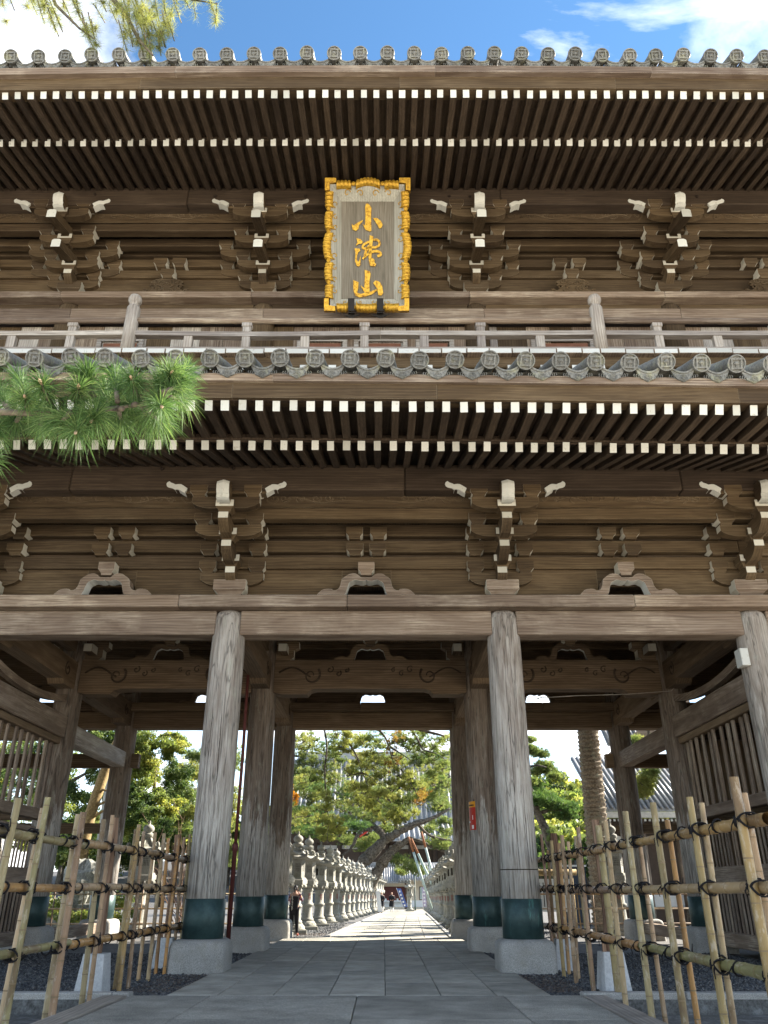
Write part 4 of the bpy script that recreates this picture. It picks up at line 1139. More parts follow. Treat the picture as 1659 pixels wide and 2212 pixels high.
# timber boards along the bridge edges
for (x, w) in ((-4.17, 0.36), (3.32, 0.36)):
    o = put('ramp_plank', mbox('plank', -w / 2, w / 2, -3.6, 3.6, -0.03, 0.03, c=0.006), bridge, (x, 10.75, 0.035), (0, 0.0, 0.01))
kerb = struct('kerb', mbox('ditch', -14, 14, 14.62, 14.70, -0.2, 0.02))
for (xa, xb) in ((-14, -4.0), (3.12, 14)):
    x = xa
    while x < xb - 0.2:
        l = min(rnd.uniform(1.5, 2.3), xb - x)
        put('kerb_stone', mbox('granite', -l / 2 + 0.006, l / 2 - 0.006, -0.13, 0.13, -0.25, 0, c=0.018), kerb, (x + l / 2, 14.55, 0.085 + rnd.uniform(-.006, .006)))
        x += l
# path beyond the gate, falling gently
def plx(y): return -1.96 + 0.0354 * (y - 31)
def prx(y): return 2.26 + 0.030 * (y - 31)
m = MB(); vs, fs = [], []
ys = [31.25, 45, 60, 80, 100, 125]
for y in ys: vs += [(plx(y) - 0.25, y, gz(y) + 0.02), (prx(y) + 0.25, y, gz(y) + 0.02)]
for i in range(len(ys) - 1): fs.append((2 * i, 2 * i + 1, 2 * i + 3, 2 * i + 2))
path = struct('path', m.add(vs, fs).mesh('path', 'paver'))
y = 31.3; r_ = 0
while y < 66:
    l = [1.6, 1.15, 1.4, 1.0][r_ % 4]; r_ += 1
    a, b = plx(y + l / 2), prx(y + l / 2); n = 5
    for i in range(n):
        w = (b - a) / n
        put('paving_slab', slab_me(w - 0.016, l - 0.016), path, (a + w * (i + 0.5), y + l / 2, gz(y + l / 2) + 0.075 + rnd.uniform(-.003, .003)), (-0.008, 0, 0))
    y += l
for fx, s in ((plx, -1), (prx, 1)):
    y = 31.3
    while y < 80:
        put('edge_stone', mbox('granite', -0.08, 0.08, -0.97, 0.97, -0.12, 0, c=0.012), path, (fx(y + 1) + s * 0.12, y + 1, gz(y + 1) + 0.10), (-0.008, 0, -0.033))
        y += 1.96

# gravel around the column feet
def scatter(name, n, areas, size, mat, seed, flat=0.6):
    g = np.random.default_rng(seed)
    base = np.array([(1, 0, 0), (0, 1, 0), (-1, 0, 0), (0, -1, 0), (0, 0, 1), (0, 0, -1)], float)
    tri = np.array([(0, 1, 4), (1, 2, 4), (2, 3, 4), (3, 0, 4), (1, 0, 5), (2, 1, 5), (3, 2, 5), (0, 3, 5)])
    tot = sum((a[1] - a[0]) * (a[3] - a[2]) for a in areas); V, T = [], []; k = 0
    for a in areas:
        cnt = int(n * (a[1] - a[0]) * (a[3] - a[2]) / tot)
        c = np.stack([g.uniform(a[0], a[1], cnt), g.uniform(a[2], a[3], cnt), np.full(cnt, a[4])], 1)
        s = g.uniform(size[0], size[1], (cnt, 1, 1)) * g.uniform(0.6, 1.3, (cnt, 6, 1))
        th = g.uniform(0, 6.28, cnt); ct, st = np.cos(th)[:, None], np.sin(th)[:, None]
        p = np.repeat(base[None], cnt, 0) * s
        x = p[:, :, 0] * ct - p[:, :, 1] * st; yv = p[:, :, 0] * st + p[:, :, 1] * ct
        P = np.stack([x, yv, p[:, :, 2] * flat], 2) + c[:, None, :]
        V.append(P.reshape(-1, 3)); T.append((np.arange(cnt)[:, None, None] * 6 + tri[None] + k).reshape(-1, 3)); k += cnt * 6
    return npmesh(name, np.concatenate(V), np.concatenate(T), mat, smooth=False)
def npmesh(name, V, T, mats, smooth=False, tint=None):
    me = bpy.data.meshes.new(name)
    nv, nt, k = len(V), len(T), T.shape[1]
    me.vertices.add(nv); me.vertices.foreach_set('co', V.astype(np.float32).ravel())
    me.loops.add(nt * k); me.loops.foreach_set('vertex_index', T.astype(np.int32).ravel())
    me.polygons.add(nt); me.polygons.foreach_set('loop_start', np.arange(0, nt * k, k, dtype=np.int32)); me.polygons.foreach_set('loop_total', np.full(nt, k, np.int32))
    for mm in (mats if isinstance(mats, (list, tuple)) else [mats]): me.materials.append(M[mm])
    if smooth: me.polygons.foreach_set('use_smooth', np.ones(nt, bool))
    if tint is not None:
        at = me.attributes.new('tint', 'FLOAT', 'FACE'); at.data.foreach_set('value', tint.astype(np.float32))
    me.update(calc_edges=True)
    return me
def pebble_mat():
    t = NT('dark_river_pebbles')
    n1 = t.noise(t.coords(rand=False), 19, 2, 0.5)
    col = t.ramp(n1, [(0.34, (0.022, 0.024, 0.028)), (0.50, (0.060, 0.064, 0.070)), (0.62, (0.13, 0.13, 0.125)), (0.74, (0.25, 0.24, 0.22))])
    return t.base(col, 0.6)
M['pebble'] = pebble_mat()
gr = put('gravel', scatter('gravel', 22000, [(-9.6, -3.46, 14.7, 24, 0.02), (2.67, 9.0, 14.7, 24, 0.02)], (0.020, 0.048), 'pebble', 3), None)
gr['kind'] = 'stuff'
gr2 = put('gravel', scatter('gravel', 9000, [(-6, -2.0, 31.3, 48, -0.06), (2.9, 7, 31.3, 48, -0.06)], (0.03, 0.06), 'pebble', 4), None)
gr2['kind'] = 'stuff'
# fallen pine needles lying along the pavement edges
def litter(n, areas, seed):
    g = np.random.default_rng(seed); V, T = [], []; k = 0
    for (x0, x1, y0, y1, z) in areas:
        c = np.stack([g.uniform(x0, x1, n), g.uniform(y0, y1, n), np.full(n, z) + g.uniform(0, .025, n)], 1)
        th = g.uniform(0, 6.28, n); d = np.stack([np.cos(th), np.sin(th), g.uniform(-.1, .1, n)], 1); w = np.stack([-np.sin(th), np.cos(th), np.zeros(n)], 1)
        L = g.uniform(.05, .10, (n, 1)); P = np.stack([c - d * L / 2, c + w * 0.004, c + d * L / 2, c - w * 0.004], 1)
        V.append(P.reshape(-1, 3)); T.append(np.arange(n * 4).reshape(-1, 4) + k); k += n * 4
    return np.concatenate(V), np.concatenate(T)
M['litter'] = simple('dry_pine_needles', (0.20, 0.105, 0.045), 0.8)
V, T = litter(900, [(2.6, 3.3, 14.8, 17.6, 0.05), (-4.2, -3.35, 14.8, 17.8, 0.05), (-3.2, 2.5, 22, 31, 0.058), (-3.4, -2.2, 31.2, 34, 0.04)], 5)
lt = put('pine_litter', npmesh('pine_litter', V, T, 'litter'), None); lt['kind'] = 'stuff'

# ================================================================== BAMBOO FENCES
def bamboo_me(L, r, seed, taper=0.92):
    rr = random.Random(seed); prof = [(r, 0)]; z = rr.uniform(0.05, 0.25)
    while z < L - 0.05:
        k = 1 - (1 - taper) * z / L; q = r * k
        prof += [(q * 0.985, z - 0.035), (q * 1.0, z - 0.012), (q * 1.07, z - 0.005), (q * 0.97, z + 0.002), (q * 1.055, z + 0.009), (q * 0.99, z + 0.04)]
        z += rr.uniform(0.24, 0.42)
    prof.append((r * taper, L))
    n = len(prof)
    mats = []
    for i in range(n - 1): mats += [2 if (i % 6) in (3, 4) and i < n - 2 else 0] * 12
    m = MB().lathe(prof, 12, cap=False, mat=mats)
    # hollow top
    q = r * taper
    m.lathe([(q, L), (q * 0.72, L + 0.001), (q * 0.70, L - 0.10), (0.002, L - 0.10)], 12, cap=False, mat=1, smooth=False)
    return m.mesh('bamboo_pole', ['bamboo', 'bamboo_cut', 'bamboo_node'])
M['bamboo_node'] = simple('bamboo_node', (0.20, 0.145, 0.085), 0.6)
M['bamboo_cut'] = simple('cut_bamboo', (0.50, 0.40, 0.24), 0.7)
def rope_me(seed):
    rr = random.Random(seed); m = MB(); r = 0.0085
    for sg in (-1, 1):          # crossed lashings round pole (z) and rail (y)
        for off in (-0.018, 0.0, 0.018)[:2 + seed % 2]:
            pts = []
            for k in range(15):
                a = 2 * math.pi * k / 14
                pts.append((0.085 * math.cos(a), 0.070 * math.sin(a) + off, sg * 0.070 * math.sin(a) + 0.01 * math.cos(2 * a)))
            m.tube(pts, r, 5, cap=False)
    for k in range(2):          # wrap round the rail beside the pole
        pts = [(0.07 * math.cos(a) , 0.10 + 0.02 * k + 0.02 * math.sin(a), 0.07 * math.sin(a)) for a in [2 * math.pi * q / 12 for q in range(13)]]
        m.tube(pts, r, 5, cap=False)
    for k in range(2):          # loose ends
        x, y, z = -0.085, rr.uniform(-.03, .06), rr.uniform(-.02, .02)
        dx, dy, dz = rr.uniform(-.03, -.01), rr.uniform(-.04, .04), rr.uniform(-.05, .02)
        m.tube([(x, y, z), (x + dx, y + dy, z + dz), (x + dx * 1.3, y + dy * 2.2, z + dz * 2.4 - 0.02)], [r, r, r * 0.6], 5)
    return m.mesh('rope_lashing', 'rope')
ropes = [rope_me(i) for i in range(4)]
def fence(label, X, poles, y0, y1, inward):
    f = thing('bamboo_fence', label, 'fence', (X, (y0 + y1) / 2, 0))
    for zi, z in enumerate((0.83, 1.57, 2.17)):
        y = y0
        while y < y1 - 0.3:          # rails in overlapping lengths
            L = min(rnd.uniform(4.2, 5.6), y1 - y)
            me = bamboo_me(L, rnd.uniform(0.052, 0.062), rnd.randint(0, 999), rnd.uniform(0.8, 0.9))
            put('bamboo_rail', me, f, (X + rnd.uniform(-.012, .012), y, z + rnd.uniform(-.02, .02)), (-math.pi / 2 + rnd.uniform(-.006, .006), 0, rnd.uniform(-.004, .004)))
            y += L - 0.04
    for (y, side, r, h) in poles:
        me = bamboo_me(h, r * 0.9, rnd.randint(0, 999))
        lx, ly = rnd.uniform(-.012, .012), rnd.uniform(-.03, .03)
        x = X + side * (0.055 + r) 
        put('bamboo_pole', me, f, (x - math.sin(0) * lx, y, -0.05), (ly, lx, rnd.uniform(0, 6)))
        for z in (0.83, 1.57, 2.17):
            put('rope_lashing', rnd.choice(ropes), f, (X + side * 0.045, y + rnd.uniform(-.01, .01), z), (0, 0 if side < 0 else math.pi, 0))
    y = y0 + 0.4
    while y < y1:                 # single wraps along the rails
        for z in (0.83, 1.57, 2.17):
            if rnd.random() < 0.8:
                pts = [(0.068 * math.cos(a), 0.02 * math.sin(a * 2), 0.068 * math.sin(a)) for a in [2 * math.pi * q / 12 for q in range(13)]]
                pts2 = [(p[0], p[1] + 0.02, p[2]) for p in pts]
                m = MB().tube(pts, 0.009, 5, cap=False).tube(pts2, 0.009, 5, cap=False).tube([(-0.07, 0.01, 0.02), (-0.11, rnd.uniform(-.03, .05), -0.03), (-0.10, rnd.uniform(-.03, .08), -0.10)], [0.008, 0.007, 0.004], 5)
                put('rope_wrap', m.mesh('rope_wrap', 'rope'), f, (X, y + rnd.uniform(-.2, .2), z))
        y += rnd.uniform(0.7, 1.1)
    return f
def poles(Ys, side0):
    out = []
    for i, y in enumerate(Ys):
        s = side0 if i % 2 == 0 else -side0
        out.append((y, s, rnd.uniform(0.037, 0.052), rnd.uniform(2.45, 2.85)))
    return out
PR = [(8.25, -1, .055, 2.62), (8.55, 1, .052, 2.50), (9.55, -1, .047, 2.56), (9.85, 1, .040, 2.52), (10.8, -1, .050, 2.62), (10.95, 1, .040, 2.42), (12.1, -1, .050, 2.62), (12.2, 1, .038, 2.3), (13.35, -1, .046, 2.58), (14.55, 1, .064, 2.60), (15.3, -1, .043, 2.62), (16.2, 1, .040, 2.52), (16.6, -1, .046, 2.56), (17.3, 1, .040, 2.48), (17.7, -1, .042, 2.52), (18.15, 1, .042, 2.5), (18.6, -1, .040, 2.7), (19.4, 1, .04, 2.4), (20.3, -1, .04, 2.6), (21.3, 1, .04, 2.5), (22.3, -1, .04, 2.6), (23.2, 1, .04, 2.5)]
fence('bamboo fence with black cord lashings on the side of the red poster', 3.60, PR, 7.9, 23.4, -1)
PL = [(9.87, 1, .052, 2.58), (10.8, 1, .045, 2.68), (11.15, -1, .047, 2.58), (12.25, 1, .056, 2.62), (12.6, -1, .048, 2.62), (13.75, 1, .040, 2.70), (14.05, -1, .050, 2.66), (15.2, 1, .046, 2.66), (15.65, -1, .045, 2.6), (15.75, 1, .04, 2.58), (17.0, 1, .044, 2.62), (17.05, -1, .042, 2.64), (18.2, 1, .040, 2.6), (18.3, -1, .042, 2.6), (19.5, 1, .042, 2.75), (19.7, -1, .04, 2.7), (20.9, 1, .04, 2.5), (21.9, -1, .04, 2.6), (22.8, 1, .042, 2.6), (23.1, -1, .042, 2.7), (8.9, -1, .05, 2.6)]
fence('bamboo fence with black cord lashings on the side of the red pipe', -4.50, PL, 8.3, 23.4, 1)
# cedar fence posts on tapered concrete footings
foot_me = MB()
vs = [(-.24, -.24, -.1), (.24, -.24, -.1), (.24, .24, -.1), (-.24, .24, -.1), (-.17, -.17, .60), (.17, -.17, .60), (.17, .17, .60), (-.17, .17, .60)]
foot_me = foot_me.add(vs, [(0, 1, 5, 4), (1, 2, 6, 5), (2, 3, 7, 6), (3, 0, 4, 7), (4, 5, 6, 7)]).mesh('footing', 'concrete')
def post_me(seed):
    rr = random.Random(seed); pts = [(rr.uniform(-.012, .012), rr.uniform(-.012, .012), 0.5 + 2.2 * i / 6) for i in range(7)]
    return MB().tube(pts, [0.075 + rr.uniform(-.006, .006) for _ in range(7)], 9, smooth=False).mesh('post', 'wood_post')
for (x, y, h, side) in ((-4.76, 14.95, 1, 'left'), (3.86, 15.35, 1, 'right'), (-4.78, 19.7, 1, 'left'), (3.84, 19.2, 1, 'right')):
    near = 'near the kerb' if y < 16 else 'behind the front column'
    t = thing('fence_post', 'cedar post in a concrete footing %s on the %s side' % (near, 'red pipe' if side == 'left' else 'red poster'), 'post', (x, y, 0), 'footed fence posts')
    put('footing', foot_me, t, (0, 0, 0.0), (0, 0, rnd.uniform(-.1, .1)), True)
    put('post', post_me(int(x * 100)), t, (0, 0, 0), (rnd.uniform(-.01, .01), 0, 0), True)
    put('wedge', mbox('wood_post', -.03, .03, -.02, .02, 0, .16), t, (-0.11, -0.05, 0.58), None, True)

# dark red pipe standing in the left opening
t = thing('red_pipe', 'thin dark red vertical pipe with a thicker socket at its foot', 'pipe', (-4.06, 23.3, 0))
put('tube', MB().tube([(0, 0, 2.6), (0.02, 0, 5), (0.0, 0, 7.6)], 0.045, 10).mesh('tube', 'red_pipe'), t, local=True)
put('socket', MB().lathe([(0.06, 0), (0.06, 2.5), (0.085, 2.52), (0.085, 2.66), (0.045, 2.72)], 12).mesh('socket', 'red_pipe'), t, local=True)

# ================================================================== SIGNBOARD
SB = px(793, 675, 18.2)
sign = thing('signboard', 'grey wooden signboard with gold characters in a scalloped gold frame', 'sign', SB)
sign.rotation_euler = (PITCH, 0, 0)
K = 2.53 / 1275.0
def U(a): return (a - 733) * K
def Wz(b): return (2065 - b) * K
def loc(me, name, p=None): return put(name, me, p or sign, local=True)
loc(MB().box(U(345), U(1135), 0.155, 0.21, Wz(1850), Wz(400)).mesh('panel', 'sign_wood'), 'panel')
def quad3(pts, mat): 
    back = [(x, y + 0.06, z) for x, y, z in pts]
    return MB().add(pts + back, [(0, 1, 2, 3), (4, 5, 6, 7), (0, 1, 5, 4), (1, 2, 6, 5), (2, 3, 7, 6), (3, 0, 4, 7)]).mesh('border_board', mat)
yo, yi = -0.06, 0.15
ol, orr, ot, ob = U(190), U(1285), Wz(190), Wz(1975)
il, ir, it, ib = U(350), U(1130), Wz(402), Wz(1848)
for pts in ([(ol, yo, ot), (orr, yo, ot), (ir, yi, it), (il, yi, it)], [(ol, yo, ob), (orr, yo, ob), (ir, yi, ib), (il, yi, ib)], [(ol, yo, ob), (ol, yo, ot), (il, yi, it), (il, yi, ib)], [(orr, yo, ob), (orr, yo, ot), (ir, yi, it), (ir, yi, ib)]):
    loc(quad3(pts, 'sign_border'), 'border_board')
def lobe(p0, p1, bulge, wd, nfl, side):
    """fluted lobe between two points of the frame edge; side = outward normal"""
    m = MB(); n = nfl * 6; vs, fs = [], []
    for i in range(n + 1):
        t = i / n
        bx = p0[0] + (p1[0] - p0[0]) * t; bz = p0[1] + (p1[1] - p0[1]) * t
        bl = bulge * math.sin(math.pi * t) ** 0.7
        rid = abs(math.sin(nfl * math.pi * t)) ** 0.6
        for (q, yq) in ((-wd * 0.55 + bl * 0.85, 0.0), (-wd * 0.5 + bl * 0.9, -0.085), (-wd * 0.1 + bl, -0.12 - 0.03 * rid), (wd * 0.38 + bl + 0.02 * rid, -0.10 - 0.03 * rid), (wd * 0.5 + bl + 0.022 * rid, -0.02), (wd * 0.5 + bl + 0.015 * rid, 0.10)):
            vs.append((bx + side[0] * q, yq, bz + side[1] * q))
    for i in range(n):
        for k in range(5): fs.append((i * 6 + k, i * 6 + k + 1, i * 6 + k + 7, i * 6 + k + 6))
    fs += [tuple(range(6)), tuple(n * 6 + k for k in range(6))]
    return m.add(vs, fs, 0, True).mesh('frame_lobe', 'gold')
def bead(p, horizontal):
    m = MB()
    for k in (-1, 0, 1):
        w = 0.062 if k == 0 else 0.05
        if horizontal: m.tube([(p[0] + k * 0.035, -0.10, p[1] - w), (p[0] + k * 0.035, -0.10, p[1] + w)], 0.022, 8)
        else: m.tube([(p[0] - w, -0.10, p[1] + k * 0.035), (p[0] + w, -0.10, p[1] + k * 0.035)], 0.022, 8)
    return m.mesh('frame_bead', 'gold')
WD = 0.21
for xe, sx in ((185, -1), (1285, 1)):
    for (b0, b1, bul, nf) in ((300, 528, 0.02, 4), (590, 848, 0.04, 5), (905, 1288, 0.085, 7), (1342, 1605, 0.045, 5), (1662, 1870, 0.03, 4)):
        loc(lobe((U(xe), Wz(b0)), (U(xe), Wz(b1)), bul, WD, nf, (sx, 0)), 'frame_lobe')
    for b in (558, 876, 1315, 1634): loc(bead((U(xe) + sx * 0.03, Wz(b)), False), 'frame_bead')
for ye, sz in ((200, 1), (1990, -1)):
    for (a0, a1, bul, nf) in ((285, 502, 0.02, 4), (570, 925, 0.10 if sz > 0 else 0.03, 7), (988, 1200, 0.02, 4)):
        loc(lobe((U(a0), Wz(ye)), (U(a1), Wz(ye)), bul, WD, nf, (0, sz)), 'frame_lobe')
    for a in (535, 958): loc(bead((U(a), Wz(ye) + sz * 0.02), True), 'frame_bead')
for (a, b) in ((195, 190), (1290, 190), (182, 1975), (1272, 1975)):
    sx = -1 if a < 700 else 1; sz = 1 if b < 1000 else -1
    u0, w0 = U(a), Wz(b); k1, k2 = 0.155, 0.16
    poly = [(u0 + sx * k1, w0 + sz * k2), (u0 - sx * 0.17, w0 + sz * k2), (u0 - sx * 0.17, w0 + sz * 0.03), (u0 + sx * 0.02, w0 + sz * 0.0), (u0 + sx * 0.02, w0 - sz * 0.20), (u0 + sx * k1, w0 - sz * 0.20)]
    loc(MB().prism(poly, -0.135, 0.10, 'xz').mesh('frame_corner', 'gold'), 'frame_corner')
# curled gold lines on the border boards
def ydep(x, z):
    dx = min(x - ol, orr - x) / (il - ol); dz = min(ot - z, z - ob) / (ot - it)
    return yo + (yi - yo) * max(0, min(1, min(dx, dz))) - 0.012
for (a, b, r, st, sg) in ((440, 300, 52, 0.2, 1), (635, 305, 52, 2.9, -1), (855, 305, 52, 0.2, 1), (1045, 300, 52, 2.9, -1), (270, 465, 52, -1.6, -1), (272, 650, 42, 1.6, 1), (272, 800, 40, -1.6, -1), (262, 985, 55, 1.6, 1), (262, 1225, 55, -1.6, -1), (262, 1400, 44, 1.6, 1), (262, 1565, 44, -1.6, -1), (262, 1740, 58, 1.6, 1), (1215, 465, 52, -1.6, 1), (1212, 650, 42, 1.6, -1), (1212, 800, 40, -1.6, 1), (1218, 985, 55, 1.6, -1), (1218, 1225, 55, -1.6, 1), (1210, 1400, 44, 1.6, -1), (1210, 1565, 44, -1.6, 1), (1212, 1740, 58, 1.6, -1), (410, 1910, 42, 0.2, -1), (620, 1912, 46, 2.9, 1), (830, 1910, 42, 0.2, -1), (1035, 1912, 46, 2.9, 1)):
    sp = spiral(U(a), Wz(b), r * K, 0.95, st, sg, 20)
    loc(MB().tube([(x, ydep(x, z), z) for x, z in sp], [0.013 - 0.0002 * q for q in range(20)], 6).mesh('gold_curl', 'gold'), 'gold_curl')
# brush-written characters, raised and gilded
def stroke(poly):
    return MB().prism([(U(a), Wz(b)) for a, b in poly], 0.115, 0.16, 'xz').mesh('brush_stroke', 'gold')
def ribbon(pts, w):
    m = MB()
    w = w if isinstance(w, (list, tuple)) else [w] * len(pts)
    L, Rr = [], []
    for i, (a, b) in enumerate(pts):
        a0, b0 = pts[max(i - 1, 0)]; a1, b1 = pts[min(i + 1, len(pts) - 1)]
        d = math.hypot(a1 - a0, b1 - b0) or 1; nx, nz = -(b1 - b0) / d, (a1 - a0) / d
        L.append((a + nx * w[i] / 2, b + nz * w[i] / 2)); Rr.append((a - nx * w[i] / 2, b - nz * w[i] / 2))
    return stroke(L + Rr[::-1])
def smooth_pts(pts, n=5):
    out = []
    P = [pts[0]] + pts + [pts[-1]]
    for i in range(1, len(P) - 2):
        for k in range(n):
            t = k / n
            q = []
            for c in (0, 1):
                p0, p1, p2, p3 = P[i - 1][c], P[i][c], P[i + 1][c], P[i + 2][c]
                q.append(0.5 * (2 * p1 + (p2 - p0) * t + (2 * p0 - 5 * p1 + 4 * p2 - p3) * t * t + (3 * p1 - p0 - 3 * p2 + p3) * t ** 3))
            out.append(tuple(q))
    return out + [pts[-1]]
for poly in (
    [(715, 445), (738, 435), (765, 455), (795, 500), (790, 600), (795, 835), (770, 852), (735, 835), (710, 828), (690, 790), (665, 740), (700, 765), (708, 600), (700, 495)],
    [(505, 738), (530, 765), (600, 715), (676, 680), (655, 712), (612, 758), (602, 815), (565, 842), (515, 820)],
    [(820, 652), (880, 652), (935, 695), (962, 750), (945, 792), (912, 808), (885, 755), (850, 700)],
    [(575, 950), (630, 962), (668, 1005), (655, 1030), (605, 1035), (565, 1062), (588, 1012)],
    [(545, 1100), (622, 1105), (630, 1135), (600, 1160), (582, 1210), (582, 1268), (598, 1305), (618, 1275), (636, 1200), (634, 1335), (612, 1370), (578, 1360), (552, 1290), (560, 1170)],
    [(770, 905), (825, 925), (815, 1000), (802, 1100), (795, 1240), (780, 1300), (752, 1235), (756, 1100), (765, 1000)],
    [(755, 1265), (800, 1235), (845, 1275), (838, 1305), (866, 1335), (850, 1366), (778, 1362), (765, 1320)],
    [(695, 1420), (770, 1440), (785, 1475), (765, 1600), (768, 1690), (765, 1775), (700, 1760), (660, 1700), (634, 1648), (690, 1690), (700, 1500)],
    [(528, 1570), (605, 1600), (600, 1690), (582, 1755), (640, 1775), (720, 1752), (790, 1738), (870, 1705), (876, 1725), (800, 1782), (700, 1812), (620, 1826), (560, 1800), (535, 1740), (525, 1650)],
    [(868, 1575), (920, 1600), (955, 1660), (970, 1760), (945, 1798), (900, 1795), (880, 1700), (822, 1612), (848, 1582)],
):
    loc(stroke(poly), 'brush_stroke')
loc(ribbon(smooth_pts([(825, 975), (880, 975), (912, 1005), (908, 1055), (855, 1085), (790, 1085), (720, 1100), (672, 1098), (672, 1060), (720, 1020), (770, 1000)]), 32), 'brush_stroke')
loc(ribbon(smooth_pts([(765, 1062), (725, 1120), (705, 1180), (700, 1235)]), 38), 'brush_stroke')
loc(ribbon(smooth_pts([(665, 1258), (720, 1205), (790, 1160), (860, 1142), (920, 1160), (932, 1195), (885, 1218)]), [26] * 8 + [36] * 23), 'brush_stroke')
for a in (503, 925):
    m = MB().box(U(a - 48), U(a + 48), -0.20, -0.165, Wz(2070), Wz(1880), c=0.01).box(U(a - 46), U(a + 46), -0.16, 0.10, Wz(2072) - 0.04, Wz(2072), c=0.008)
    m.prism([(U(a - 130), Wz(2075) - 0.045), (U(a), Wz(2150)), (U(a + 130), Wz(2075) - 0.045)], -0.02, 0.02, 'xz')
    loc(m.mesh('iron_hook', 'iron'), 'iron_hook')

# ================================================================== STONE LANTERNS
def hexring(r, z, rot=0.0, n=6): return [(r * math.cos(rot + 2 * math.pi * k / n), r * math.sin(rot + 2 * math.pi * k / n), z) for k in range(n)]
def loft(m, rings, smooth=False, cap=True, mat=0):
    n = len(rings[0]); vs = [p for r in rings for p in r]; fs = []
    for i in range(len(rings) - 1):
        for k in range(n): fs.append((i * n + k, i * n + (k + 1) % n, (i + 1) * n + (k + 1) % n, (i + 1) * n + k))
    if cap: fs += [tuple(range(n)), tuple((len(rings) - 1) * n + k for k in range(n))]
    return m.add(vs, fs, mat, smooth)
LM = {}
LM['base_slab'] = MB().box(-.44, .44, -.44, .44, -0.1, .13, c=0.015).mesh('base_slab', 'lantern')
m = MB().lathe([(.40, .13), (.40, .17), (.34, .27), (.30, .33)], 28)
for k in range(14):
    a = 2 * math.pi * k / 14
    m.lathe([(.001, 0), (.06, .02), (.075, .06), (.05, .10), (.001, .12)], 7, xf=Matrix.Translation((.345 * math.cos(a), .345 * math.sin(a), .15)) @ Matrix.Rotation(a, 4, 'Z') @ Matrix.Rotation(-.5, 4, 'Y'))
LM['lotus_base'] = m.mesh('lotus_base', 'lantern')
LM['shaft'] = MB().lathe([(.27, .33), (.285, .38), (.26, .43), (.225, .46), (.205, .80), (.205, .87), (.245, .89), (.268, .94), (.245, .99), (.207, 1.01), (.205, 1.40), (.215, 1.44), (.245, 1.47), (.25, 1.52), (.22, 1.57)], 28).mesh('shaft', 'lantern')
m = MB().lathe([(.22, 1.56), (.27, 1.60), (.38, 1.68), (.40, 1.72)], 24)
for k in range(12):
    a = 2 * math.pi * k / 12
    m.lathe([(.001, 0), (.055, .02), (.07, .06), (.045, .11), (.001, .12)], 6, xf=Matrix.Translation((.325 * math.cos(a), .325 * math.sin(a), 1.59)) @ Matrix.Rotation(a, 4, 'Z') @ Matrix.Rotation(.5, 4, 'Y'))
loft(m, [hexring(.42, 1.72), hexring(.43, 1.73), hexring(.43, 1.87), hexring(.41, 1.88)])
loft(m, [hexring(.39, 1.88), hexring(.39, 1.915)]); loft(m, [hexring(.37, 1.915), hexring(.37, 1.95)])
LM['platform'] = m.mesh('platform', 'lantern')
m = MB()
for k in range(6):
    a0, a1 = math.pi / 3 * k, math.pi / 3 * (k + 1)
    p0 = Vector((.31 * math.cos(a0), .31 * math.sin(a0), 0)); p1 = Vector((.31 * math.cos(a1), .31 * math.sin(a1), 0))
    ux = (p1 - p0).normalized(); nn = Vector((math.cos((a0 + a1) / 2), math.sin((a0 + a1) / 2), 0))
    xf = Matrix(((ux.x, nn.x, 0, p0.x), (ux.y, nn.y, 0, p0.y), (0, 0, 1, 1.95), (0, 0, 0, 1)))
    L = (p1 - p0).length
    m.box(0, .055, -.04, .0, 0, .65, xf=xf); m.box(L - .055, L, -.04, .0, 0, .65, xf=xf)
    m.box(.055, L - .055, -.04, -.002, 0, .22, xf=xf); m.box(.055, L - .055, -.04, -.002, .52, .65, xf=xf)
    if k % 3 == 0:
        pass                                   # open window
    else:
        m.box(.055, L - .055, -.04, -.03, .22, .52, mat=1, xf=xf)  # dark sheet stands for the shade inside the lattice holes
        for q in range(4): m.box(.055 + (L - .11) * (q + .5) / 4 - .012, .055 + (L - .11) * (q + .5) / 4 + .012, -.035, -.01, .22, .52, xf=xf)
        for q in range(5): m.box(.055, L - .055, -.034, -.012, .235 + .06 * q, .255 + .06 * q, xf=xf)
LM['light_box'] = m.mesh('light_box', ['lantern', 'dark'])
m = MB()
def roofring(f, z, lift): return [((r := f * (1 + (0.16 if k % 4 == 0 else (0.03 if k % 4 in (1, 3) else 0.0)) * lift)) * math.cos(2 * math.pi * k / 24), r * math.sin(2 * math.pi * k / 24), z + (0.07 * lift if k % 4 == 0 else (0.02 * lift if k % 4 in (1, 3) else 0))) for k in range(24)]
loft(m, [roofring(.30, 2.60, 0), roofring(.53, 2.61, .8), roofring(.58, 2.645, 1), roofring(.58, 2.70, 1), roofring(.50, 2.72, .7), roofring(.37, 2.78, .4), roofring(.26, 2.88, .2), roofring(.19, 2.99, .1), roofring(.15, 3.08, 0)], smooth=False)
for k in range(6):                              # ridges ending in upturned scrolls
    a = math.pi / 3 * k
    pr = [(.16, 3.07), (.21, 2.97), (.30, 2.87), (.42, 2.79), (.54, 2.755), (.62, 2.765), (.665, 2.82), (.65, 2.885), (.60, 2.90), (.565, 2.855)]
    m.tube([(r * math.cos(a), r * math.sin(a), z) for r, z in pr], [.035, .042, .05, .056, .06, .06, .055, .05, .042, .026], 7)
LM['roof'] = m.mesh('roof', 'lantern')
m = MB().lathe([(.15, 3.06), (.20, 3.10), (.215, 3.17), (.20, 3.21), (.14, 3.235), (.11, 3.25), (.165, 3.29), (.195, 3.35), (.19, 3.42), (.13, 3.49), (.06, 3.52), (.042, 3.56), (.037, 3.63), (.045, 3.65)], 24)
LM['finial'] = m.mesh('finial', 'lantern')
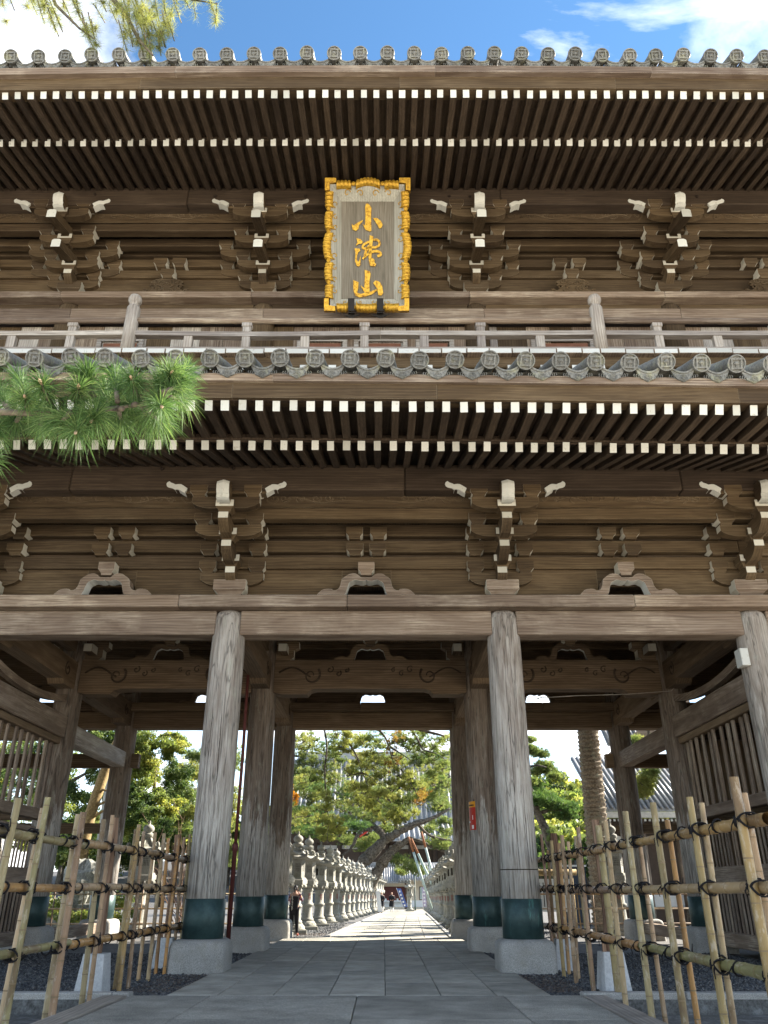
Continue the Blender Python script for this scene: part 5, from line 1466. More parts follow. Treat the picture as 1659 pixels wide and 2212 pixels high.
def text_me(s, size, mat, name, align='CENTER', spacing=1.0):
    cu = bpy.data.curves.new('txt', 'FONT'); cu.body = s; cu.size = size; cu.align_x = align; cu.align_y = 'CENTER'; cu.space_line = spacing; cu.extrude = 0.002
    o = bpy.data.objects.new('txt', cu); COL.objects.link(o)
    dg = bpy.context.evaluated_depsgraph_get(); dg.update()
    me = bpy.data.meshes.new_from_object(o.evaluated_get(dg)); me.name = name
    bpy.data.objects.remove(o); me.materials.clear(); me.materials.append(M[mat])
    return me
M['red_ink'] = simple('faded_red_ink', (0.27, 0.10, 0.085), 0.8)
M['black_ink'] = simple('black_ink', (0.02, 0.02, 0.02), 0.8)
LM['inscription'] = text_me('献\n燈', 0.135, 'red_ink', 'inscription', spacing=0.95)
def lantern(label, x, y, z, s=1.0, rot=0.0, face=0.0, group=None, ins=True):
    t = thing('stone_lantern', label, 'lantern', (x, y, z), group, rot)
    t.scale = (s, s, s); t.rotation_euler.x = rnd.uniform(-.012, .012); t.rotation_euler.y = rnd.uniform(-.012, .012)
    for n in ('base_slab', 'lotus_base', 'shaft', 'platform', 'light_box', 'roof', 'finial'): put(n, LM[n], t, local=True)
    if ins:
        a = face - rot
        put('inscription', LM['inscription'], t, (0.210 * math.cos(a), 0.210 * math.sin(a), 1.24), (math.pi / 2, 0, a + math.pi / 2), True)
    return t
LY = [32.3, 35.7, 39.5] + [43.4 + 3.95 * i for i in range(16)]
for i, y in enumerate(LY):
    x = -3.76 + 0.048 * (y - 32.2) + rnd.uniform(-.03, .03)
    lab = 'granite lantern with red characters in the row on the pine trunk side of the path'
    if i == 0: lab = 'granite lantern half hidden behind the rear gate column, first of its row'
    if i == 1: lab = 'granite lantern with a mossy bulb finial, right behind the person taking a photo'
    if i == 2: lab = 'granite lantern with red characters, third of the row from the gate column'
    lantern(lab, x, y, gz(y) + 0.05, 1.05 + rnd.uniform(-.04, .04), R(10) + rnd.uniform(-.2, .2), R(-58), 'lanterns on the pine trunk side of the path')
for i in range(19):
    y = 33.6 + 4.0 * i
    x = 3.05 + 0.030 * (y - 32.7)
    lantern('granite lantern in the shaded row on the propped branch side of the path', x, y, gz(y) + 0.05, 1.0 + rnd.uniform(-.02, .02), R(170) + rnd.uniform(-.06, .06), R(-122), 'lanterns on the propped branch side of the path')
lantern('large mossy lantern standing alone among bare twigs behind the bamboo fence', -9.45, 34.2, -0.05, 1.13, R(20), R(-75), ins=False)
lantern('lone lantern standing at the foot of the ringed palm trunk', 9.25, 34.6, -0.05, 1.13, R(0), R(-105))
# ================================================================== VEGETATION
def unit(g, n):
    v = g.normal(size=(n, 3)); return v / np.linalg.norm(v, axis=1, keepdims=True)
def leaves_np(g, centers, size, up=0.3, asp=0.5):
    """one pointed quad leaf per centre"""
    n = len(centers); d = unit(g, n); d[:, 2] -= up; d /= np.linalg.norm(d, axis=1, keepdims=True)
    s = np.cross(d, unit(g, n)); s /= np.linalg.norm(s, axis=1, keepdims=True)
    L = g.uniform(size[0], size[1], (n, 1)); W = L * asp
    P = np.stack([centers, centers + d * L * 0.5 + s * W * 0.5, centers + d * L, centers + d * L * 0.5 - s * W * 0.5], 1)
    return P.reshape(-1, 3), np.arange(n * 4).reshape(-1, 4)
def blob_points(g, c, r, n, clumps=14, cl=0.34):
    """points in an uneven crown: clumps spread through an ellipsoid shell"""
    r = np.array(r); u = unit(g, clumps); rad = g.uniform(0.35, 1.0, (clumps, 1)) ** 0.6
    cc = np.array(c) + u * rad * r
    k = g.integers(0, clumps, n)
    cr = g.uniform(0.6, 1.3, clumps)
    off = unit(g, n) * (g.uniform(0, 1, (n, 1)) ** 0.45) * r * cl * cr[k][:, None]
    off[:, 2] *= 0.7
    return cc[k] + off, k
def tufts_np(g, centers, dirs, nn, L, w, spread=0.75):
    """needle tufts: nn slim triangles fanning out from every centre"""
    n = len(centers)
    C = np.repeat(centers, nn, 0); D = np.repeat(dirs, nn, 0)
    d = D + unit(g, n * nn) * spread; d /= np.linalg.norm(d, axis=1, keepdims=True)
    s = np.cross(d, unit(g, n * nn)); s /= np.linalg.norm(s, axis=1, keepdims=True)
    ll = g.uniform(L * 0.65, L * 1.1, (n * nn, 1))
    P = np.stack([C - s * w / 2, C + s * w / 2, C + d * ll], 1)
    return P.reshape(-1, 3), np.arange(n * nn * 3).reshape(-1, 3)
def ctr(x, y, Y): return np.array(px(x, y, Y))
def pxr(r, Y): return r * Y / 1790.0
def tree(name, label, blobs, mat, leafsize, seed, limbs=(), bark='bark', group=None, cat='tree', asp=0.5, tr=None):
    """blobs: (x, y, Y, rx, ry, n) in photo pixels; limbs: list of (points, radii) in metres"""
    g = np.random.default_rng(seed)
    base = Vector(limbs[0][0][0]) if limbs else Vector(px(blobs[0][0], blobs[0][1], blobs[0][2]))
    t = thing(name, label, cat, (base.x, base.y, base.z if limbs else gz(base.y)), group)
    o = np.array(t.location)
    for (pts, rad) in limbs:
        put('trunk' if pts is limbs[0][0] else 'limb', MB().tube([Vector(p) - t.location for p in pts], rad, 10).mesh('trunk', bark), t, local=True)
    V, T, K, Q = [], [], [], 0
    for (x, y, Y, rx, ry, n) in blobs:
        n = int(n * 1.9)
        c, k = blob_points(g, ctr(x, y, Y), (pxr(rx, Y), pxr((rx + ry) / 2, Y), pxr(ry, Y)), n, 26, 0.34)
        v, f = leaves_np(g, c, (leafsize[0] * 0.6, leafsize[1] * 0.72), asp=asp)
        V.append(v - o); T.append(f + Q); Q += len(v)
        base_t = np.random.default_rng(seed + 5).uniform(0.15, 0.75, 200)[k]
        K.append(np.clip(base_t + g.normal(0, 0.17, n), 0, 1))
    put('crown', npmesh('crown', np.concatenate(V), np.concatenate(T), mat, tint=np.concatenate(K)), t, local=True)
    return t
def P(x, y, Y): return tuple(px(x, y, Y))

# --- evergreen trees left of the path, seen past the left columns
tree('evergreen_tree', 'dark evergreen tree seen through the left lattice and columns', [(90, 1630, 50, 90, 60, 5000), (205, 1690, 48, 60, 70, 5000), (40, 1700, 52, 70, 60, 3500), (160, 1790, 47, 60, 45, 3000), (270, 1600, 49, 50, 45, 3500), (215, 1600, 46, 45, 30, 2500)], 'leaf_green', (0.16, 0.30), 21,
     [([P(60, 1960, 51), P(70, 1850, 51), P(95, 1740, 50.5), P(110, 1640, 50)], [0.32, 0.27, 0.2, 0.1]), ([P(90, 1745, 50.5), P(150, 1690, 49.5), P(205, 1660, 48.5)], [0.16, 0.12, 0.06])])
tree('evergreen_tree', 'bright leafy tree seen between the lattice slats beyond the left guardian bay', [(20, 1640, 55, 60, 60, 4000), (-60, 1680, 56, 80, 80, 4000), (120, 1720, 55, 50, 50, 3000), (-40, 1790, 55, 80, 50, 3000), (70, 1800, 54, 50, 40, 2500)], 'leaf_yellow', (0.18, 0.32), 29,
     [([P(-10, 1980, 56), P(-5, 1850, 56), P(0, 1700, 56)], [0.3, 0.25, 0.12])])
tree('yellowing_tree', 'broad tree turning yellow beside the sky gap behind the left columns', [(335, 1625, 45, 55, 40, 6500), (300, 1690, 45, 50, 45, 5500), (375, 1605, 46, 38, 24, 3000), (345, 1735, 44, 55, 35, 4500), (300, 1770, 43.5, 55, 40, 4000)], 'leaf_yellow', (0.13, 0.26), 22,
     [([P(345, 1960, 45), P(340, 1850, 45), P(330, 1750, 45), P(338, 1640, 45)], [0.24, 0.2, 0.15, 0.06])])
tree('evergreen_tree', 'glossy evergreen crown above the lone mossy lantern', [(330, 1790, 41, 48, 40, 5000), (290, 1740, 42, 40, 40, 4500), (385, 1700, 48, 45, 60, 5000), (300, 1840, 41, 40, 30, 3000), (230, 1850, 41, 50, 35, 3000)], 'leaf_green', (0.12, 0.24), 23,
     [([P(300, 1970, 42), P(302, 1880, 42), P(315, 1800, 41.5)], [0.16, 0.13, 0.06])])
tree('garden_shrub', 'yellow-leaved low shrub behind the thin bamboo trellis', [(175, 1985, 36, 45, 22, 2500), (100, 1960, 37, 50, 30, 2500), (250, 1960, 38, 50, 35, 3000)], 'leaf_yellow', (0.10, 0.18), 24, cat='shrub')
# leaning pale trunk and the tall inscribed stone behind it
t = thing('leaning_tree', 'leaning yellow-barked trunk with short side branches before the white stele', 'tree', P(168, 1900, 40))
o = t.location
put('trunk', MB().tube([Vector(P(x, y, 40)) - o for x, y in ((168, 1900), (180, 1820), (195, 1760), (215, 1700), (236, 1640), (262, 1585), (285, 1540))], [0.34, 0.30, 0.27, 0.26, 0.24, 0.20, 0.14], 12).mesh('trunk', 'bark_pale'), t, local=True)
for (a, b, c) in (((205, 1722), (222, 1706), (245, 1712)), ((200, 1745), (225, 1733), (250, 1730)), ((196, 1768), (222, 1752), (248, 1750)), ((236, 1640), (215, 1610), (190, 1590))):
    put('branch', MB().tube([Vector(P(*a, 40)) - o, Vector(P(*b, 39.8)) - o, Vector(P(*c, 39.7)) - o], [0.08, 0.06, 0.03], 7).mesh('branch', 'bark_pale'), t, local=True)
M['stele'] = stone('pale_inscribed_stone', (0.42, 0.43, 0.42), (0.60, 0.60, 0.58), 14)
st = thing('stone_stele', 'tall pale stone stele with a column of carved characters', 'monument', (*P(219, 1900, 46)[:2], gz(46)))
w = pxr(19, 46)
put('slab', MB().prism([(-w, 0), (w, 0), (w * .92, 6.6), (w * .4, 7.4), (-w * .5, 7.5), (-w * .95, 6.8)], -0.25, 0.25, 'xz').mesh('slab', 'stele'), st, local=True)
put('inscription', text_me('日\n蓮\n大\n聖\n人\n御\n誕\n生', 0.62, 'black_ink', 'inscription', spacing=1.05), st, (0.1, -0.262, 4.9), (math.pi / 2, 0, 0), True)
rk = MB(); g = np.random.default_rng(4)
def rock_me(rx, ry, rz, seed):
    rr = random.Random(seed); prof = []; m = MB(); seg, rows = 14, 9; vs, fs = [], []
    for i in range(rows + 1):
        ph = math.pi * i / rows
        for k in range(seg):
            a = 2 * math.pi * k / seg
            q = 1 + 0.20 * math.sin(3 * a + seed) * math.sin(2 * ph) + rr.uniform(-.10, .10)
            vs.append((rx * q * math.sin(ph) * math.cos(a), ry * q * math.sin(ph) * math.sin(a), rz * q * math.cos(ph)))
    for i in range(rows):
        for k in range(seg): fs.append((i * seg + k, i * seg + (k + 1) % seg, (i + 1) * seg + (k + 1) % seg, (i + 1) * seg + k))
    return m.add(vs, fs).mesh('rock', 'rock')
c = px(186, 1852, 39)
tag(put('garden_rock', rock_me(0.85, 0.7, 1.0, 3), None, (c.x, c.y, 1.75)), 'mottled grey boulder set on a stone plinth left of the lone lantern', 'boulder')
tag(put('stone_plinth', mbox('rock', -1.7, 1.7, -0.6, 0.6, 0, 1.05, c=0.04), None, (c.x - 0.2, c.y, -0.05)), 'long rough stone plinth carrying the mottled boulder', 'plinth')
c = px(100, 1880, 41)
tag(put('garden_rock', rock_me(0.7, 0.6, 0.7, 5), None, (c.x, c.y, 0.5)), 'low dark boulder half hidden by the outermost left column', 'boulder')
# bare shrub
rb = random.Random(9)
t = thing('bare_shrub', 'leafless tangle of reddish twigs right of the lone mossy lantern', 'shrub', (*P(395, 2000, 37)[:2], -0.05))
for k in range(26):
    p = Vector((rb.uniform(-.35, .35), rb.uniform(-.35, .35), 0)); d = Vector((rb.uniform(-.45, .45), rb.uniform(-.3, .3), 1)).normalized()
    pts = [p.copy()]; rads = [rb.uniform(.018, .03)]; mm = MB()
    L = rb.uniform(2.2, 4.6); n = 7
    for i in range(n):
        d = (d + Vector((rb.uniform(-.30, .30), rb.uniform(-.3, .3), rb.uniform(-.10, .12)))).normalized(); p = p + d * L / n
        pts.append(p.copy()); rads.append(rads[0] * (1 - (i + 1) / (n + 1)))
        if i > 1:
            e = (d + Vector((rb.uniform(-.9, .9), rb.uniform(-.9, .9), rb.uniform(-.3, .4)))).normalized()
            q = rb.uniform(.4, 1.0)
            mm.tube([p, p + e * q * .5, p + e * q + Vector((0, 0, .1))], [.011, .008, .004], 4, cap=False)
    mm.tube(pts, rads, 5)
    put('branch', mm.mesh('branch', 'twig'), t, local=True)

# --- pines
def pine(name, label, limbs, pads, seed, nn=13, L=0.30, w=0.030, group=None):
    """limbs as in tree(); pads: (x, y, Y, rx, ry, n tufts, material)"""
    g = np.random.default_rng(seed)
    base = Vector(limbs[0][0][0]); t = thing(name, label, 'tree', base, group); o = np.array(base)
    for i, (pts, rad) in enumerate(limbs):
        pts, rad = knobbly(pts, rad, seed * 10 + i)
        pp = [Vector(p) - base for p in pts]
        put('trunk' if i == 0 else 'limb', MB().tube(pp, rad, 12).mesh('trunk', 'bark'), t, local=True)
    acc = {}
    tw = MB()
    for (x, y, Y, rx, ry, n, mat) in pads:
        c0 = ctr(x, y, Y); rX, rZ = pxr(rx, Y), pxr(ry, Y)
        r = np.array((rX, rX * 0.9, rZ))
        nc = max(4, n // 9)
        u = unit(g, nc) * (g.uniform(0.1, 1.0, (nc, 1)) ** 0.5) * r
        cc = c0 + u; k = g.integers(0, nc, n)
        off = unit(g, n) * (g.uniform(0, 1, (n, 1)) ** 0.5) * np.array((1, 1, 0.62)) * min(rX, 2.0) * 0.62
        pos = cc[k] + off
        dirs = np.stack([g.normal(0, .35, n), g.normal(0, .35, n), np.full(n, 0.75)], 1)
        v, f = tufts_np(g, pos - o, dirs, nn, L, w)
        a = acc.setdefault(mat, [[], [], [], 0])
        a[0].append(v); a[1].append(f + a[3]); a[3] += len(v)
        sh = g.uniform(0.2, 0.8, nc)[k]
        a[2].append(np.clip(np.repeat(sh + g.normal(0, .12, n), nn) + g.normal(0, .08, n * nn), 0, 1))
        for q in cc[: max(2, nc // 5)]:       # twigs reaching into the pad
            s = Vector(c0 - o) + Vector((g.uniform(-.3, .3) * rX, 0, -rZ * 0.3)); e = Vector(q - o)
            mdl = (s + e) / 2 + Vector((g.uniform(-.2, .2), g.uniform(-.2, .2), -0.12))
            tw.tube([s, mdl, e], [0.035, 0.025, 0.012], 5, cap=False)
    put('twigs', tw.mesh('twigs', 'bark'), t, local=True)['kind'] = 'stuff'
    for mat, a in acc.items():
        put('crown', npmesh('crown', np.concatenate(a[0]), np.concatenate(a[1]), mat, tint=np.concatenate(a[2])), t, local=True)
    return t
def knobbly(pts, rad, seed):
    rr = random.Random(seed); out, ro = [], []; n = len(pts); rad = list(rad)
    for i in range(n - 1):
        p0, p1, p2, p3 = [Vector(pts[max(0, min(n - 1, j))]) for j in (i - 1, i, i + 1, i + 2)]
        for k in range(5):
            t = k / 5
            p = 0.5 * (2 * p1 + (p2 - p0) * t + (2 * p0 - 5 * p1 + 4 * p2 - p3) * t * t + (3 * p1 - p0 - 3 * p2 + p3) * t ** 3)
            r = rad[i] * (1 - t) + rad[i + 1] * t
            out.append(p + Vector((rr.uniform(-1, 1), rr.uniform(-1, 1), rr.uniform(-1, 1))) * r * 0.13); ro.append(r * rr.uniform(0.86, 1.16))
    return out + [Vector(pts[-1])], ro + [rad[-1]]
def cz(c): return ((1120 + .44 * c[0]) / 1.8517, (2900 + .44 * c[1]) / 1.8517)
def L3(pts, Y, dY=0.0):
    out = []
    for i, c in enumerate(pts):
        x, y = cz(c); out.append(P(x, y, Y + dY * i))
    return out
YP = 84
limbs = [([P(752, 1985, YP)] + L3([(740, 1290), (800, 1210), (880, 1120), (960, 1040)], YP), [0.75, 0.60, 0.55, 0.52, 0.45]),
         (L3([(960, 1040), (900, 960), (850, 920), (770, 850), (700, 790), (620, 730)], YP, 0.3), [0.36, 0.33, 0.30, 0.27, 0.22, 0.16]),
         (L3([(950, 1050), (1020, 1010), (1100, 960), (1180, 925), (1250, 890), (1330, 870), (1440, 820), (1540, 760)], YP, -0.2), [0.40, 0.37, 0.34, 0.32, 0.28, 0.22, 0.15, 0.08]),
         ([P(772, 1985, YP + 1)] + L3([(880, 1340), (940, 1250), (1000, 1170), (1060, 1110), (1120, 1070), (1180, 1030)], YP + 1), [0.6, 0.52, 0.48, 0.42, 0.36, 0.30, 0.22]),
         (L3([(1180, 1030), (1280, 1060), (1400, 1115), (1540, 1160)], YP + 1), [0.2, 0.16, 0.14, 0.10]),
         (L3([(1250, 895), (1340, 990), (1440, 1030), (1560, 1050)], YP), [0.16, 0.13, 0.11, 0.08]),
         (L3([(840, 960), (760, 955), (700, 1010), (670, 1080), (620, 1150), (560, 1185)], YP - 1), [0.18, 0.17, 0.16, 0.14, 0.10, 0.06]),
         (L3([(720, 800), (600, 660), (480, 610), (350, 640)], YP), [0.16, 0.13, 0.10, 0.05]),
         (L3([(1060, 970), (1040, 860), (920, 800), (900, 700)], YP + 1), [0.24, 0.2, 0.16, 0.1])]
def pads(lst, Y, mat):
    out = []
    for (cx_, cy_, rx, ry, n) in lst:
        x, y = cz((cx_, cy_)); out.append((x, y, Y + rnd.uniform(-2.5, 2.5), rx * 0.2376, ry * 0.2376, n, mat))
    return out
pd = pads([(1430, 640, 130, 60, 420), (1460, 740, 110, 45, 330), (1330, 560, 130, 60, 400), (1480, 520, 80, 60, 300), (1250, 660, 110, 60, 300), (900, 640, 170, 80, 600), (650, 600, 140, 80, 450), (740, 720, 120, 50, 300), (1000, 780, 120, 60, 330), (850, 840, 90, 40, 200), (620, 860, 120, 40, 260), (960, 940, 90, 40, 200)], YP, 'needle_mid')
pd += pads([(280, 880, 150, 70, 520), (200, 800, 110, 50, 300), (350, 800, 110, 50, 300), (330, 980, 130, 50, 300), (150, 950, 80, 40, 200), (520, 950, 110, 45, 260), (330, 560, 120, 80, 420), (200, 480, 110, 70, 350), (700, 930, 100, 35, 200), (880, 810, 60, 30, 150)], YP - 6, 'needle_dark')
pd += pads([(780, 1100, 110, 45, 260), (860, 1030, 80, 30, 160), (620, 1050, 90, 35, 170), (1080, 1240, 80, 45, 220), (1180, 1290, 90, 40, 200), (1440, 1060, 110, 30, 200), (1360, 960, 90, 25, 140), (1520, 980, 70, 35, 160), (1480, 1110, 100, 25, 160), (1400, 900, 60, 20, 90), (1500, 880, 70, 30, 120), (1270, 1330, 80, 30, 150), (1090, 1330, 60, 30, 120)], YP + 2, 'needle_mid')
pine('black_pine', 'great twisted black pine leaning over the lantern path', limbs, pd, 31, nn=20, L=0.36, w=0.026)
# boughs hanging in front of it, from a pine whose trunk stands behind the left columns
limbs = [([P(545, 2000, 45), P(548, 1850, 45), P(552, 1650, 45), P(556, 1480, 45), P(570, 1380, 45)], [0.4, 0.36, 0.32, 0.28, 0.2]),
         ([P(556, 1480, 45), P(640, 1520, 44), P(720, 1540, 43.5), P(790, 1560, 43), P(870, 1568, 43), P(960, 1590, 43)], [0.24, 0.2, 0.16, 0.13, 0.1, 0.05])]
def hang(pts, Y, r=0.05): limbs.append((L3(pts, Y), [r * (1 - 0.75 * i / (len(pts) - 1)) for i in range(len(pts))]))
hang([(400, 20), (425, 200), (410, 380), (412, 560), (430, 720), (440, 900), (425, 1080)], 43, 0.055)
hang([(560, 20), (620, 150), (680, 250), (720, 340), (740, 430)], 42, 0.07)
hang([(740, 430), (690, 500), (640, 570)], 42, 0.03); hang([(740, 430), (780, 500), (800, 580)], 42, 0.03); hang([(740, 430), (830, 480), (900, 560)], 42, 0.03); hang([(740, 430), (735, 520), (725, 600)], 42, 0.03); hang([(740, 430), (660, 450), (600, 430)], 42, 0.03)
hang([(880, 20), (960, 120), (1000, 240), (1040, 380)], 43, 0.06); hang([(1000, 200), (1100, 260), (1200, 330)], 43, 0.05); hang([(1180, 20), (1250, 130), (1300, 220), (1420, 260), (1520, 330)], 43, 0.06)
hang([(1100, 400), (1150, 480), (1230, 600), (1260, 700)], 43, 0.04); hang([(850, 660), (930, 720), (1010, 770)], 43, 0.03)
pd = []
def band(path, Y, r, n, mat, spread=1.0):
    for (a, b) in path:
        x, y = cz((a, b)); pd.append((x, y, Y + rnd.uniform(-1, 1), r * 0.2376 * spread, r * 0.2376 * 0.7, n, mat))
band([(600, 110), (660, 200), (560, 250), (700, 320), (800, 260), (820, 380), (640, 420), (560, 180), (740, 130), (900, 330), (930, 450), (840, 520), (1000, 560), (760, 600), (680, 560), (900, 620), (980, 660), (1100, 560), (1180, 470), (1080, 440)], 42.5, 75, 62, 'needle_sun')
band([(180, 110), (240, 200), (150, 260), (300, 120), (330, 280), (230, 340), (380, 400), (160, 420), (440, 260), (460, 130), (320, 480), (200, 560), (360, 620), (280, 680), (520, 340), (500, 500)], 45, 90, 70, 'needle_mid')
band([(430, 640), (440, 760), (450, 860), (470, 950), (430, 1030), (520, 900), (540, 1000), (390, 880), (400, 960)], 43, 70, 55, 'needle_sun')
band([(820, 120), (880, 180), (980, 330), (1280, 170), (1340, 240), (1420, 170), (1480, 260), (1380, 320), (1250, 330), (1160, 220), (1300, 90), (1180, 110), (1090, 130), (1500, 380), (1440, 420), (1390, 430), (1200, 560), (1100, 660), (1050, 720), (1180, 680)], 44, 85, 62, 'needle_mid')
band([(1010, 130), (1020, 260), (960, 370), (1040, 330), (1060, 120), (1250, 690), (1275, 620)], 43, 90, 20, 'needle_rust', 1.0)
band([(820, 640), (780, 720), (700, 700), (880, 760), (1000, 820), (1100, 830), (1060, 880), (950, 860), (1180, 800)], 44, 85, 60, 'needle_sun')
rf = random.Random(6)
for k in range(150):
    a, b = rf.uniform(110, 1540), rf.uniform(60, 1000) ** 1.0
    if b > 820 and 560 < a < 1300: continue
    if b > 640 + 200 * rf.random() and a > 1150: continue
    x, y = cz((a, b)); pd.append((x, y, 46 + rf.uniform(-3, 6), 22, 13, 26, rf.choice(['needle_sun', 'needle_mid', 'needle_mid', 'needle_sun', 'needle_dark'])))
pine('hanging_pine', 'sunlit pine boughs drooping under the rear beam before the twisted pine', limbs, pd, 33, nn=22, L=0.24, w=0.016)
# orange maple spray at the edge of the opening
tree('maple_tree', 'small maple with bright orange leaves beside the rear left column', [(632, 1725, 50, 12, 20, 900), (622, 1690, 50, 14, 16, 700)], 'leaf_orange', (0.10, 0.2), 41, [([P(612, 1980, 50), P(612, 1820, 50), P(624, 1710, 50)], [0.1, 0.08, 0.04])])
pine('olive_pine', 'olive-green pine between the yellow tree and the left front column', [([P(455, 1990, 52), P(452, 1850, 52), P(440, 1720, 52), P(446, 1600, 52)], [0.3, 0.26, 0.2, 0.1]), ([P(446, 1700, 52), P(410, 1710, 51), P(370, 1745, 50)], [0.1, 0.07, 0.04])],
     [(405, 1670, 52, 36, 18, 420, 'needle_sun'), (390, 1720, 51, 38, 16, 380, 'needle_mid'), (420, 1755, 52, 30, 20, 330, 'needle_sun'), (425, 1640, 53, 24, 14, 260, 'needle_mid'), (380, 1775, 52, 30, 18, 280, 'needle_mid'), (500, 1640, 55, 24, 30, 300, 'needle_mid'), (500, 1740, 55, 24, 40, 360, 'needle_sun'), (505, 1850, 54, 20, 40, 300, 'needle_mid')], 35, nn=12, L=0.34, w=0.03)

# --- right side: palm, pine, hanging pine, wooded hill
t = thing('palm_tree', 'tall palm trunk ringed with old leaf scars', 'palm', (*P(1296, 1900, 38)[:2], gz(38)))
o = t.location; top = Vector(P(1268, 1560, 38)); bot = Vector((o.x, o.y, o.z)); rr = random.Random(5)
m = MB(); N = 60
rings = []
Ht = top.z - bot.z + 3.2; dx = (top.x - bot.x) / (top.z - bot.z)
for i in range(N):
    z = Ht * i / N; r = 0.50 - 0.035 * i / N
    for (dz, q) in ((0.0, 0.95), (0.55, 1.06), (0.74, 1.08), (0.82, 0.94)):
        zz2 = z + dz * Ht / N
        rings.append([((r * q + rr.uniform(-.012, .012)) * math.cos(2 * math.pi * k / 22) + dx * zz2, (r * q + rr.uniform(-.012, .012)) * math.sin(2 * math.pi * k / 22), zz2 + rr.uniform(-.012, .012) + 0.03 * math.sin(4 * math.pi * k / 22 + i * 1.9)) for k in range(22)])
loft(m, rings)
M['palm'] = stone('palm_bark', (0.155, 0.110, 0.075), (0.36, 0.30, 0.225), 13, bump=0.9, moss=((0.40, 0.42, 0.31), 0.6))
put('trunk', m.mesh('trunk', 'palm'), t, local=True)
g = np.random.default_rng(8); mm = MB(); tp = Vector((dx * Ht, 0, Ht))
for k in range(22):                      # fronds above, hidden by the gate roof
    a = 2 * math.pi * k / 22 + g.uniform(-.1, .1); e = g.uniform(.1, .9)
    pts = [tp + Vector((math.cos(a), math.sin(a), 0)) * (3.2 * s) + Vector((0, 0, 3.2 * (e * s - 0.9 * s * s))) for s in (0, .2, .4, .6, .8, 1)]
    f = MB().tube(pts, [0.05, .045, .035, .025, .018, .008], 5)
    for i in range(28):
        s = 0.12 + 0.88 * i / 28; j = min(4, int(s * 5)); q = pts[j].lerp(pts[j + 1], s * 5 - j)
        for sg in (-1, 1):
            d = Vector((-math.sin(a) * sg, math.cos(a) * sg, -0.5)).normalized() * 0.5 + Vector((math.cos(a), math.sin(a), 0)) * .25
            f.add([q, q + d * .5 + Vector((0, 0, .03)), q + d, q + d * .5 - Vector((0, 0, .03))], [(0, 1, 2, 3)], 1)
    put('frond', f.mesh('frond', ['bark', 'palm_leaf' if 'palm_leaf' in M else M.setdefault('palm_leaf', simple('palm_leaf', (0.05, 0.09, 0.03)))]), t, local=True)
def dz8(c): return ((2050 + .4219 * c[0]) / 1.8517, (2880 + .4219 * c[1]) / 1.8517)
def P8(a, b, Y): return P(*dz8((a, b)), Y)
def pads8(lst, Y, mat):
    return [(*dz8((a, b)), Y + rnd.uniform(-1.5, 1.5), rx * .2278, ry * .2278, n, mat) for (a, b, rx, ry, n) in lst]
pine('garden_pine', 'tufted green pine with a leaning trunk left of the palm', [([P8(420, 1500, 58), P8(380, 1270, 58), P8(300, 1020, 58), P8(235, 880, 58), P8(190, 720, 58), P8(130, 560, 58), P8(110, 300, 58), P8(100, 180, 58)], [0.36, 0.32, 0.27, 0.25, 0.22, 0.18, 0.12, 0.06]), ([P8(240, 890, 58), P8(360, 850, 58), P8(480, 860, 58)], [0.14, 0.1, 0.05]), ([P8(130, 450, 58), P8(230, 430, 58), P8(320, 450, 58)], [0.1, 0.07, 0.04])],
     pads8([(260, 760, 90, 50, 380), (380, 790, 100, 50, 420), (480, 840, 110, 50, 420), (560, 860, 70, 40, 260), (520, 920, 80, 40, 240), (240, 700, 70, 35, 240), (330, 720, 60, 30, 200)], 58, 'needle_dark') + pads8([(180, 290, 80, 35, 240), (270, 330, 70, 25, 190), (170, 190, 50, 25, 140), (300, 440, 90, 30, 260), (360, 490, 70, 35, 220), (240, 490, 80, 30, 220), (180, 600, 45, 35, 160), (390, 540, 40, 22, 110), (400, 1120, 60, 60, 220), (350, 1060, 45, 40, 160), (560, 640, 30, 20, 60)], 58, 'needle_mid'), 36, nn=12, L=0.33, w=0.034)
pine('weeping_pine', 'sunlit drooping pine spray before the tiled hall roof', [([P(1402, 1560, 41), P(1398, 1620, 41), P(1392, 1690, 41)], [0.07, 0.05, 0.02]), ([P(1500, 2000, 42), P(1500, 1700, 42), P(1480, 1560, 42), P(1402, 1540, 41)], [0.3, 0.26, 0.2, 0.1])],
     [(1394, 1690, 41, 22, 18, 420, 'needle_sun'), (1388, 1712, 41, 18, 12, 300, 'needle_sun'), (1402, 1668, 41, 18, 14, 240, 'needle_mid'), (1372, 1600, 41, 20, 10, 120, 'needle_mid'), (1345, 1612, 41, 12, 16, 120, 'needle_mid'), (1410, 1600, 41, 18, 10, 110, 'needle_mid')], 37, nn=16, L=0.22, w=0.02)
